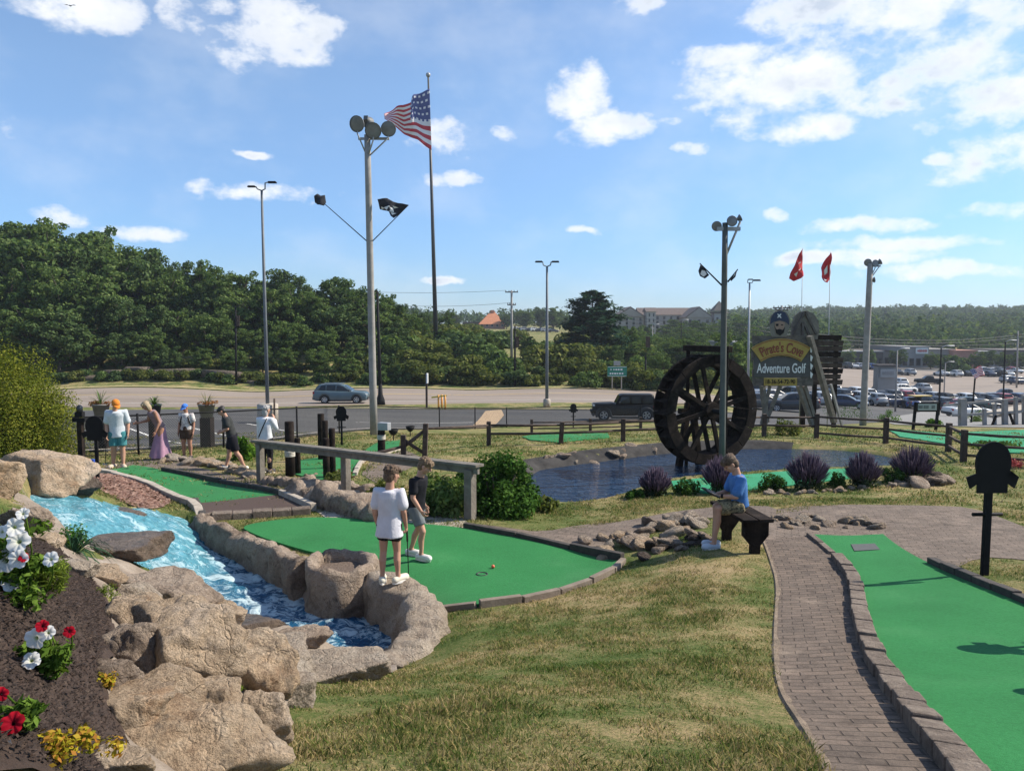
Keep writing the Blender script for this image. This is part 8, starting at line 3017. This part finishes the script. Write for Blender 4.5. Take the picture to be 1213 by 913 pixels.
seat_p = bl0.lerp(bl1, 0.47)
hB = 1.38
base = Vector((seat_p.x - 0.02, seat_p.y, seat_p.z - 0.43))
gf = H(base.x - 0.33, base.y) - base.z
kz = 0.355 * hB / hB
J = stand(hB, pelvis=(0.0, 0.0, 0.375), chest=(0.0, 0.02, 0.55), neck=(0.0, 0.042, 0.677), shR=(0.092, 0.03, 0.64), shL=(-0.092, 0.03, 0.64), elR=(0.115, 0.085, 0.48), elL=(-0.115, 0.085, 0.48), wrR=(0.055, 0.205, 0.475), wrL=(-0.045, 0.21, 0.475),
          hpR=(0.05, 0.02, 0.365), hpL=(-0.05, 0.02, 0.365), knR=(0.055, 0.215, 0.355), knL=(-0.055, 0.235, 0.36), anR=(0.055, 0.225, 0.06 + gf / hB), anL=(-0.06, 0.265, 0.06 + gf / hB), toR=(0.06, 0.335, 0.022 + gf / hB), toL=(-0.065, 0.37, 0.022 + gf / hB),
          hdR=(-0.25, 1.0, 0.0), hdL=(0.2, 1.0, 0.0), pnR=(-0.4, 0, 0.9), pnL=(0.4, 0, 0.9), hemdir=(0, 0, -1))
yw_ = yaw_to(-1.0, -0.08)
o, hc, Mh, hh = person('boy in a blue tee sitting on the bench, head bent over a dark book', base, yw_, hB, J, head=(0, R(-38), 0), voxel=0.0055, child=True, hands=(0.5, 0.5), skin=SK1)
shirt(o, J, hB, cloth('blue_tee', [(0.055, 0.15, 0.36), (0.085, 0.20, 0.45)]), 0.01, 1.10, 0.75, 0.009, 1.0, seed=9)
camo = M('cloth_camo', [(0.045, 0.04, 0.022), (0.16, 0.12, 0.06), (0.30, 0.235, 0.13), (0.09, 0.08, 0.04)], scale=16, rough=0.9, lo=0.4, hi=0.6)
shorts(o, J, hB, camo, 0.86, 1.04, 0.009)
hair_cap(o, hc, Mh, hh, m_hairb, 0, 0.12, 0.006, 0.05)
shoe(o, J['anR'], J['toR'], hB, m_clogb, m_crocw)
shoe(o, J['anL'], J['toL'], hB, m_clogb, m_crocw)
wl_ = J['wrL'].lerp(J['elL'], 0.12)
MB().tube([wl_ + (J['wrL'] - J['elL']).normalized() * 0.014, wl_ - (J['wrL'] - J['elL']).normalized() * 0.014], 0.030, 12).build('watch', m_black, o)
Mo = Matrix.Rotation(yw_, 3, 'Z')
bk = thing('book', 'dark open book held by the boy on the bench', 'book')
c = base + Mo @ (Vector((0.005, 0.285, 0.50)) * hB)
fw = Mo @ Vector((0, 1, 0))
rt = Mo @ Vector((1, 0, 0))
upd = (Vector((0, 0, 1)) * 0.45 + fw * 0.9).normalized()
nn = rt.cross(upd)
for s in (-1, 1):
    q = Matrix((rt, upd, nn)).transposed() @ Matrix.Rotation(0.15 * s, 3, 'Y')
    MB().box(c + rt * 0.065 * s, (0.13, 0.19, 0.012), M=q).build('cover', m_black, bk)
    MB().box(c + rt * 0.063 * s + nn * 0.012, (0.118, 0.175, 0.010), M=q).build('pages', M('paper', [(0.10, 0.09, 0.08), (0.16, 0.145, 0.13)], scale=20), bk)

bp_ = hit(141, 554)
hB = 1.76
J = stand(hB, chest=(0.01, 0.02, 0.70), neck=(0.015, 0.04, 0.83), shR=(0.115, 0.01, 0.80), shL=(-0.10, 0.015, 0.80), elL=(-0.135, -0.015, 0.63), elR=(0.135, 0.0, 0.63), wrR=(0.13, 0.05, 0.49), wrL=(-0.135, 0.03, 0.49), anR=(0.075, -0.02, 0.045), anL=(-0.06, 0.02, 0.045), toR=(0.11, 0.075, 0.018), toL=(-0.09, 0.12, 0.018))
yw_ = yaw_to(0.35, -1.0)
o, hc, Mh, hh = person('man in an orange cap, pale shirt and teal shorts looking down at the green', bp_, yw_, hB, J, head=(R(25), R(-30), 0), voxel=0.009, skin=SK1)
shirt(o, J, hB, cloth('pale_blue', [(0.42, 0.46, 0.50), (0.58, 0.62, 0.65)], 30), 0.07 * hB, 1.12, 0.75, 0.013, 1.12, seed=2)
shorts(o, J, hB, cloth('teal', [(0.04, 0.17, 0.19), (0.07, 0.23, 0.25)]), 0.80, 1.06, 0.013)
cap(o, hc, Mh, hh, cloth('orange', [(0.55, 0.17, 0.025), (0.66, 0.24, 0.045)]))
shoe(o, J['anR'], J['toR'], hB, m_sandal, m_sandal)
shoe(o, J['anL'], J['toL'], hB, m_sandal, m_sandal)
Mo = Matrix.Rotation(yw_, 3, 'Z')
hw_ = bp_ + Mo @ (J['wrR'] + Vector((0, 0.04, -0.09)))
pt_ = thing('putter', 'putter hanging from the hand of the man in the orange cap', 'golf club')
ft_ = Vector((hw_.x - 0.12, hw_.y + 0.1, H(hw_.x - 0.12, hw_.y + 0.1) + 0.1))
MB().tube([hw_ + Vector((0, 0, 0.08)), ft_], 0.009, 6).build('shaft', m_black, pt_)
MB().box(ft_, (0.11, 0.03, 0.03)).build('head', m_steel, pt_)

bp_ = hit(190, 544)
hB = 1.70
J = stand(hB, pelvis=(0.0, -0.02, 0.52), chest=(0.0, 0.06, 0.685), neck=(0.0, 0.13, 0.80), shR=(0.09, 0.09, 0.77), shL=(-0.09, 0.09, 0.77), elR=(0.14, 0.12, 0.63), wrR=(0.16, 0.26, 0.60), elL=(-0.115, 0.04, 0.61), wrL=(-0.12, 0.10, 0.47), hdR=(0.2, 1, -0.1))
yw_ = yaw_to(-0.75, -0.75)
o, hc, Mh, hh = person('woman in a long dusty pink dress leaning forward, arm stretched out', bp_, yw_, hB, J, fem=True, head=(R(-10), R(-30), 0), voxel=0.009, skin=SK2)
m_dress = cloth('dusty_pink', [(0.30, 0.17, 0.24), (0.40, 0.245, 0.32)], 8)
shirt(o, J, hB, cloth('mauve', [(0.20, 0.14, 0.15), (0.28, 0.20, 0.21)], 20), 0.0, 1.0, 0, 0.013, 1.0, 'bodice', 5)
mb = MB()
n = 26
prof = [(0.52, 0.085), (0.44, 0.10), (0.33, 0.12), (0.20, 0.155), (0.10, 0.185), (0.045, 0.20)]
vs = []
for z, r in prof:
    for j in range(n):
        a = 2 * math.pi * j / n
        f = 1 + (0.12 * math.sin(a * 7) + 0.07 * math.sin(a * 3 + 1)) * (0.55 - z) / 0.5
        vs.append(Vector((r * math.cos(a) * f, (r * 0.8 * math.sin(a)) * f - 0.02 * (z / 0.52), z)) * hB)
mb.add(vs, [(i * n + j, i * n + (j + 1) % n, (i + 1) * n + (j + 1) % n, (i + 1) * n + j) for i in range(5) for j in range(n)] + [tuple(range(n))], True)
mb.build('skirt', m_dress, o)
hair_cap(o, hc, Mh, hh, m_blond, 0.25, 0.1, 0.010)
MB().bar(J['shL'] + Vector((0, 0, 0.03)), J['pelvis'] + Vector((0.12, 0.14, 0.12)), 0.03, 0.012).build('bag_strap', m_white, o)
shoe(o, J['anR'], J['toR'], hB, m_sandal, m_sandal)
shoe(o, J['anL'], J['toL'], hB, m_sandal, m_sandal)

bp_ = hit(222, 543)
hB = 1.52
J = stand(hB)
yw_ = yaw_to(0.05, -1.0)
o, hc, Mh, hh = person('person in a blue cap, patterned white shirt and brown shorts with backpack straps', bp_, yw_, hB, J, fem=True, head=(R(-15), R(-18), 0), voxel=0.009, skin=SK2)
pat = M('cloth_pattern', [(0.60, 0.58, 0.55), (0.62, 0.60, 0.57), (0.22, 0.19, 0.20), (0.55, 0.5, 0.48)], scale=16, rough=0.9, lo=0.42, hi=0.62)
shirt(o, J, hB, pat, 0.0, 1.12, 0.6, 0.013, 1.0, seed=6)
shorts(o, J, hB, cloth('brown_shorts', [(0.055, 0.035, 0.025), (0.085, 0.055, 0.04)]), 0.62, 1.12, 0.013)
cap(o, hc, Mh, hh, cloth('cap_blue', [(0.05, 0.16, 0.52), (0.08, 0.22, 0.62)]))
for s in ('R', 'L'):
    q = J['sh' + s]
    MB().tube([q + Vector((-q.x * 0.35, 0.02, 0.045)), q + Vector((-q.x * 0.4, 0.105, -0.06)), q + Vector((-q.x * 0.1, 0.09, -0.24)), q + Vector((0, -0.02, -0.30))], 0.018, 6).build('strap', m_black, o)
MB().box((0, -0.15, 0.69 * hB), (0.26, 0.14, 0.38)).build('backpack', m_black, o, bevel=0.04)
shoe(o, J['anR'], J['toR'], hB, m_brown_shoe, m_brown_shoe)
shoe(o, J['anL'], J['toL'], hB, m_brown_shoe, m_brown_shoe)

bp_ = hit(276, 556)
hB = 1.62
J = stand(hB, chest=(0.0, 0.045, 0.695), neck=(0.0, 0.085, 0.815), shR=(0.09, 0.07, 0.785), shL=(-0.09, 0.07, 0.785), elR=(0.12, 0.04, 0.64), wrR=(0.05, 0.15, 0.59), elL=(-0.12, 0.05, 0.64), wrL=(-0.03, 0.16, 0.58), knR=(0.055, 0.05, 0.285), anR=(0.055, 0.10, 0.05), toR=(0.06, 0.20, 0.018),
          knL=(-0.055, -0.06, 0.27), anL=(-0.055, -0.17, 0.055), toL=(-0.055, -0.08, 0.018))
yw_ = yaw_to(-0.95, -0.25)
o, hc, Mh, hh = person('dark-haired boy in charcoal tee and black shorts striding left', bp_, yw_, hB, J, head=(0, R(-30), 0), voxel=0.009, skin=SK1)
shirt(o, J, hB, cloth('charcoal', [(0.03, 0.032, 0.032), (0.05, 0.052, 0.052)]), 0.02, 1.08, 0.65, 0.013, 1.05, seed=7)
shorts(o, J, hB, cloth('jet', [(0.010, 0.010, 0.014), (0.018, 0.018, 0.024)]), 0.88, 1.10, 0.013)
hair_cap(o, hc, Mh, hh, m_haird, 0, 0.14, 0.009, 0.03)
shoe(o, J['anR'], J['toR'], hB, m_crocw, m_crocw)
shoe(o, J['anL'], J['toL'], hB, m_crocw, m_crocw)

bp_ = hit(316, 560)
hB = 1.62
J = stand(hB, neck=(0.0, 0.01, 0.83), elR=(0.13, 0.06, 0.66), wrR=(0.07, 0.12, 0.78), hdR=(-0.3, 0.2, 1.0), elL=(-0.12, 0.02, 0.63))
yw_ = yaw_to(0.25, 1.0)
o, hc, Mh, hh = person('grey-haired person in a white long-sleeved top with a thin shoulder strap, back turned', bp_, yw_, hB, J, fem=True, head=(R(-25), R(5), 0), voxel=0.009, skin=SK1)
shirt(o, J, hB, cloth('white_top', [(0.60, 0.60, 0.61), (0.70, 0.70, 0.71)]), 0.05 * hB, 1.12, 1.85, 0.013, 1.05, seed=8)
shorts(o, J, hB, cloth('black_trousers', [(0.010, 0.010, 0.012), (0.018, 0.018, 0.02)]), 1.9, 0.94, 0.013, 'trousers')
hair_cap(o, hc, Mh, hh, m_greyh, 0, 0.0, 0.010, 0.22)
MB().tube([J['shR'] + Vector((-0.06, -0.10, 0.03)), Vector((0, -0.135, 0.68 * hB)), J['pelvis'] + Vector((-0.13, -0.10, 0.02))], 0.013, 6).build('bag_strap', m_black, o)
shoe(o, J['anR'], J['toR'], hB, m_brown_shoe, m_crocw)
shoe(o, J['anL'], J['toL'], hB, m_brown_shoe, m_crocw)
def petal_mat(name, c1, c2, throat):
    m, t = newmat(name)
    co = t.n('ShaderNodeTexCoord').outputs['UV']
    sx = t.n('ShaderNodeSeparateXYZ', i_0=co)
    c = t.ramp(t.math('ADD', sx.outputs[0], t.math('MULTIPLY', t.noise(None, 60, 3), 0.15)), [(0.16, throat), (0.34, c1), (0.95, c2)])
    d = t.n('ShaderNodeBsdfDiffuse')
    tr = t.n('ShaderNodeBsdfTranslucent')
    t.l(c, d.inputs[0])
    t.l(c, tr.inputs[0])
    mx = t.n('ShaderNodeMixShader', i_0=0.3)
    t.l(d.outputs[0], mx.inputs[1])
    t.l(tr.outputs[0], mx.inputs[2])
    t.l(mx.outputs[0], t.n('ShaderNodeOutputMaterial').inputs[0])
    return m


p_white = petal_mat('petal_white', (0.62, 0.62, 0.56), (0.76, 0.75, 0.74), (0.32, 0.38, 0.12))
p_red = petal_mat('petal_red', (0.22, 0.008, 0.018), (0.40, 0.012, 0.025), (0.02, 0.004, 0.008))


def petunia_flower(par, c, aim, r0, mat, seed):
    r = random.Random(seed)
    q = Vector(aim).normalized().to_track_quat('Z', 'Y').to_matrix()
    rings = [(0.05, -0.55), (0.13, -0.30), (0.22, -0.10), (0.45, 0.02), (0.75, 0.06), (1.0, 0.03)]
    n = 40
    vs, fs, uv = [], [], []
    ph = r.uniform(0, 6)
    for i, (rr, z) in enumerate(rings):
        for j in range(n):
            a = 6.2832 * j / n
            lobe = 1 - 0.16 * (i / 5) ** 2 * (0.5 + 0.5 * math.cos(5 * a + ph)) ** 3
            ruf = 0.07 * (i / 5) ** 2 * math.sin(9 * a + ph * 2) + 0.10 * (i / 5) ** 2 * math.sin(2 * a + ph)
            vs.append(c + q @ Vector((rr * lobe * r0 * math.cos(a), rr * lobe * r0 * math.sin(a), (z + ruf) * r0)))
            uv.append((rr, 0.5))
    for i in range(5):
        for j in range(n):
            fs.append((i * n + j, i * n + (j + 1) % n, (i + 1) * n + (j + 1) % n, (i + 1) * n + j))
    me = bpy.data.meshes.new('flower')
    me.from_pydata(vs, [], fs)
    ul = me.uv_layers.new(name='UVMap')
    for lp in me.loops:
        ul.data[lp.index].uv = uv[lp.vertex_index]
    me.materials.append(mat)
    me.polygons.foreach_set('use_smooth', [True] * len(fs))
    link('flower', me, par)


def leafy(name, par, blobs, n, size, mat, aspect=0.42, seed=1):
    r = np.random.default_rng(seed)
    return link(name, fastmesh(name, cloud(blobs, n, size, r, 0.15, aspect, 0.5), 4, mat), par)


l_pet = leafmat('leaf_petunia', [(0.035, 0.07, 0.012), (0.08, 0.14, 0.022), (0.16, 0.24, 0.045)], 0.3, 9)
l_fine = leafmat('leaf_fine', [(0.06, 0.09, 0.012), (0.12, 0.17, 0.025), (0.22, 0.26, 0.05)], 0.3, 9)
l_parsley = leafmat('leaf_leafy', [(0.025, 0.075, 0.014), (0.055, 0.135, 0.022), (0.11, 0.21, 0.04)], 0.3, 9)
l_sedum = leafmat('leaf_sedum', [(0.15, 0.15, 0.015), (0.32, 0.26, 0.02), (0.30, 0.13, 0.03), (0.42, 0.33, 0.04)], 0.2, 14)
for lab, base, flowers, leaves in [
    ('white petunia plant at the top of the mulch bed, with many white trumpets', (25, 722), [(27, 608, 9, 0), (17, 624, 13, 0), (2, 630, 9, 0), (22, 641, 16, 0), (28, 660, 7, 1), (6, 664, 17, 0), (22, 662, 13, 0), (14, 690, 13, 0), (60, 662, 11, 0)], [(18, 640, 40, 34), (12, 680, 44, 34), (40, 668, 30, 22), (22, 705, 50, 24)]),
    ('petunia plant with white and dark red flowers in the middle of the mulch bed', (45, 805), [(50, 741, 9, 1), (82, 748, 8, 1), (42, 756, 15, 0), (57, 749, 10, 0), (37, 782, 12, 0), (4, 780, 11, 0)], [(50, 775, 36, 28), (15, 792, 34, 24), (62, 792, 24, 22), (35, 800, 44, 16)]),
    ('petunia plant with one big red flower at the lower left edge', (15, 872), [(15, 856, 16, 1), (1, 822, 10, 1), (5, 882, 12, 0), (10, 905, 16, 0)], [(32, 842, 22, 20), (20, 862, 26, 16), (-5, 850, 26, 30)])]:
    b = hit(*base)
    o = thing('petunia', lab, 'flower plant', b, 0, 'petunias in the mulch bed')
    yb_ = b.y
    bl = []
    for (u, v, w, h) in leaves:
        c = at_y(u, v, yb_) - b
        k = px(w, yb_)
        for _ in range(9):
            bl.append((c.x + rng.normal() * k * 0.35, c.y + rng.normal() * k * 0.25, max(0.02, c.z + rng.normal() * px(h, yb_) * 0.3), k * 0.35, k * 0.35, k * 0.3))
    leafy('foliage', o, bl, 1500, 0.014, l_pet, 0.4, int(base[1]))
    st = MB()
    for i, (u, v, s, k) in enumerate(flowers):
        c = at_y(u, v, yb_ - 0.05 + 0.02 * math.sin(i * 3)) - b
        petunia_flower(o, c, (0.25 * math.sin(i * 2.1) + 0.2, -1, 0.45 + 0.35 * math.cos(i * 1.7)), px(s * 0.86, yb_), [p_white, p_red][k], i + int(v))
        st.tube([Vector((c.x * 0.4, c.y * 0.4 + 0.02, 0)), Vector((c.x * 0.8, c.y + 0.05, c.z * 0.6)), c + Vector((0, 0.012, -0.004))], 0.0025, 5)
    st.build('stem', l_pet, o)
for lab, u, v, w, h, mat, n, size, asp in [
    ('leafy parsley-like plant at the top of the boulder bank', 80, 652, 56, 36, l_parsley, 900, 0.012, 0.6), ('fine-leaved pale green clump under the white petunias', 52, 706, 62, 44, l_fine, 1500, 0.014, 0.14),
    ('small grassy tuft between tan boulders', 127, 712, 26, 24, l_fine, 380, 0.014, 0.16), ('small yellow sedum at the foot of the grey-faced boulder', 122, 818, 34, 24, l_sedum, 420, 0.007, 0.6),
    ('spreading yellow and orange sedum at the bottom left edge', 68, 908, 96, 46, l_sedum, 1700, 0.007, 0.6), ('low green weed between the golden boulder and the lawn', 268, 828, 34, 20, l_fine, 420, 0.016, 0.14)]:
    b = hit(u, v)
    o = thing('bed_plant', lab, 'plant', b)
    W_, H_ = px(w, b.y) / 2, px(h, b.y)
    bl = [(rng.normal() * W_ * 0.45, rng.normal() * W_ * 0.35, H_ * rng.uniform(0.2, 0.75), W_ * 0.35, W_ * 0.35, H_ * 0.28) for _ in range(22)]
    leafy('foliage', o, bl, n, size, mat, asp, int(u))
b = hit(8, 640)
o = thing('strap_leaf_plant', 'dark arching strap-leaved plant at the left edge above the petunias', 'plant', (b.x, b.y + 0.7, H(b.x, b.y + 0.7)))
f = blade_fan(90, 0.42, 0.009, 0.7, 33).build('leaves', l_conifer, o)
o.scale = (1.0, 1.0, 1.3)

excl = [[(p.x, p.y) for p in q] for q in (smooth_poly(G1, True, 1), GE, LL + list(reversed(GE_L)))]
excl += [[(p.x, p.y) for p in hits(q)] for q in ([(556, 620), (640, 631), (737, 618), (864, 599), (925, 600), (905, 640), (840, 614), (770, 630), (737, 636), (705, 655), (650, 650), (548, 628)],
         [(890, 612), (1000, 598), (1151, 600), (1213, 624), (1270, 645), (1270, 672), (1160, 660), (1104, 674), (1046, 637), (961, 638), (903, 642)])]
excl.append([(p.x, p.y) for p in smooth_poly(hits([(-200, 640), (40, 600), (110, 655), (180, 685), (262, 722), (335, 730), (430, 780), (458, 796), (400, 806), (345, 806), (330, 870), (305, 930), (280, 990), (-200, 1000)]), True, 1)])
excl.append([(p.x, p.y) for p in RIVER])
excl.append([(p.x, p.y) for p in POND])
wallp = [(p.x, p.y) for p in hits([(440, 680), (470, 690), (500, 700), (520, 722), (510, 745), (490, 775), (455, 800), (430, 780)])]
excl.append(wallp)


def blades(name, n, r0, r1, pw, hgt, wid, label):
    u = rng.uniform(0, 1, n)
    a = 2 - pw
    rr = (r0 ** a + u * (r1 ** a - r0 ** a)) ** (1 / a)
    th = rng.uniform(-0.66, 0.66, n)
    x, y = rr * np.sin(th), rr * np.cos(th)
    keep = np.ones(n, bool)
    for p in excl:
        keep &= poly_sd(x, y, p) < rng.uniform(-0.03, 0.05, n) * rng.uniform(0, 1, n)
    x, y, rr = x[keep], y[keep], rr[keep]
    tall = np.array([mnoise.fractal(Vector((a_ * 0.9, b_ * 0.9, 7)), 0.8, 2.0, 4) for a_, b_ in zip(x, y)])
    tuft = np.array([mnoise.noise(Vector((a_ * 5.5, b_ * 5.5, 3))) for a_, b_ in zip(x, y)])
    k2 = rng.uniform(0, 1, len(x)) < np.clip(0.55 + 0.5 * tall + 0.5 * tuft, 0.12, 1)
    x, y, rr, tall, tuft = x[k2], y[k2], rr[k2], tall[k2], tuft[k2]
    z = H(x, y)
    m = len(x)
    h = hgt * rng.uniform(0.45, 1.25, m) * np.clip(0.85 + 0.9 * tall + 0.6 * tuft, 0.35, 2.1)
    w = wid * (0.6 + rr / 6) * rng.uniform(0.7, 1.3, m)
    an = rng.uniform(0, math.tau, m)
    ln = rng.normal(0, 0.55, (m, 2)) * h[:, None]
    dx, dy = np.cos(an) * w, np.sin(an) * w
    o = np.stack([x, y, z - 0.004], -1)
    mid = o + np.stack([ln[:, 0] * 0.35, ln[:, 1] * 0.35, h * 0.6], -1)
    tip = o + np.stack([ln[:, 0], ln[:, 1], h], -1)
    s = np.stack([dx, dy, np.zeros(m)], -1)
    V = np.stack([o - s, o + s, mid + s * 0.75, tip, mid - s * 0.75], 1).reshape(-1, 3)
    tag(link(name, fastmesh(name, V, 5, MATS['grass_blade'])), label, 'grass', kind='stuff')


m, t = newmat('grass_blade')
co = t.n('ShaderNodeTexCoord').outputs['Object']
f, c = grass_colour(t, co)
g = t.n('ShaderNodeNewGeometry').outputs['Random Per Island']
f2 = t.math('ADD', t.math('MULTIPLY', f, 0.8), t.math('MULTIPLY', t.math('SUBTRACT', g, 0.30), 0.30))
c = t.ramp(f2, [(0.26, (0.05, 0.10, 0.018)), (0.37, (0.10, 0.155, 0.036)), (0.46, (0.20, 0.205, 0.07)), (0.55, (0.37, 0.295, 0.13)), (0.66, (0.47, 0.365, 0.21))])
d = t.n('ShaderNodeBsdfDiffuse')
tr = t.n('ShaderNodeBsdfTranslucent')
t.l(c, d.inputs[0]); t.l(c, tr.inputs[0])
mx = t.n('ShaderNodeMixShader', i_0=0.35)
t.l(d.outputs[0], mx.inputs[1]); t.l(tr.outputs[0], mx.inputs[2])
t.l(mx.outputs[0], t.n('ShaderNodeOutputMaterial').inputs[0])
MATS['grass_blade'] = m
blades('grass', 520000, 2.0, 16.0, 1.25, 0.030, 0.0021, 'blades of dry and green grass on the mound')
blades('grass', 160000, 13.0, 34.0, 1.0, 0.05, 0.0035, 'grass around the pond and the back greens')
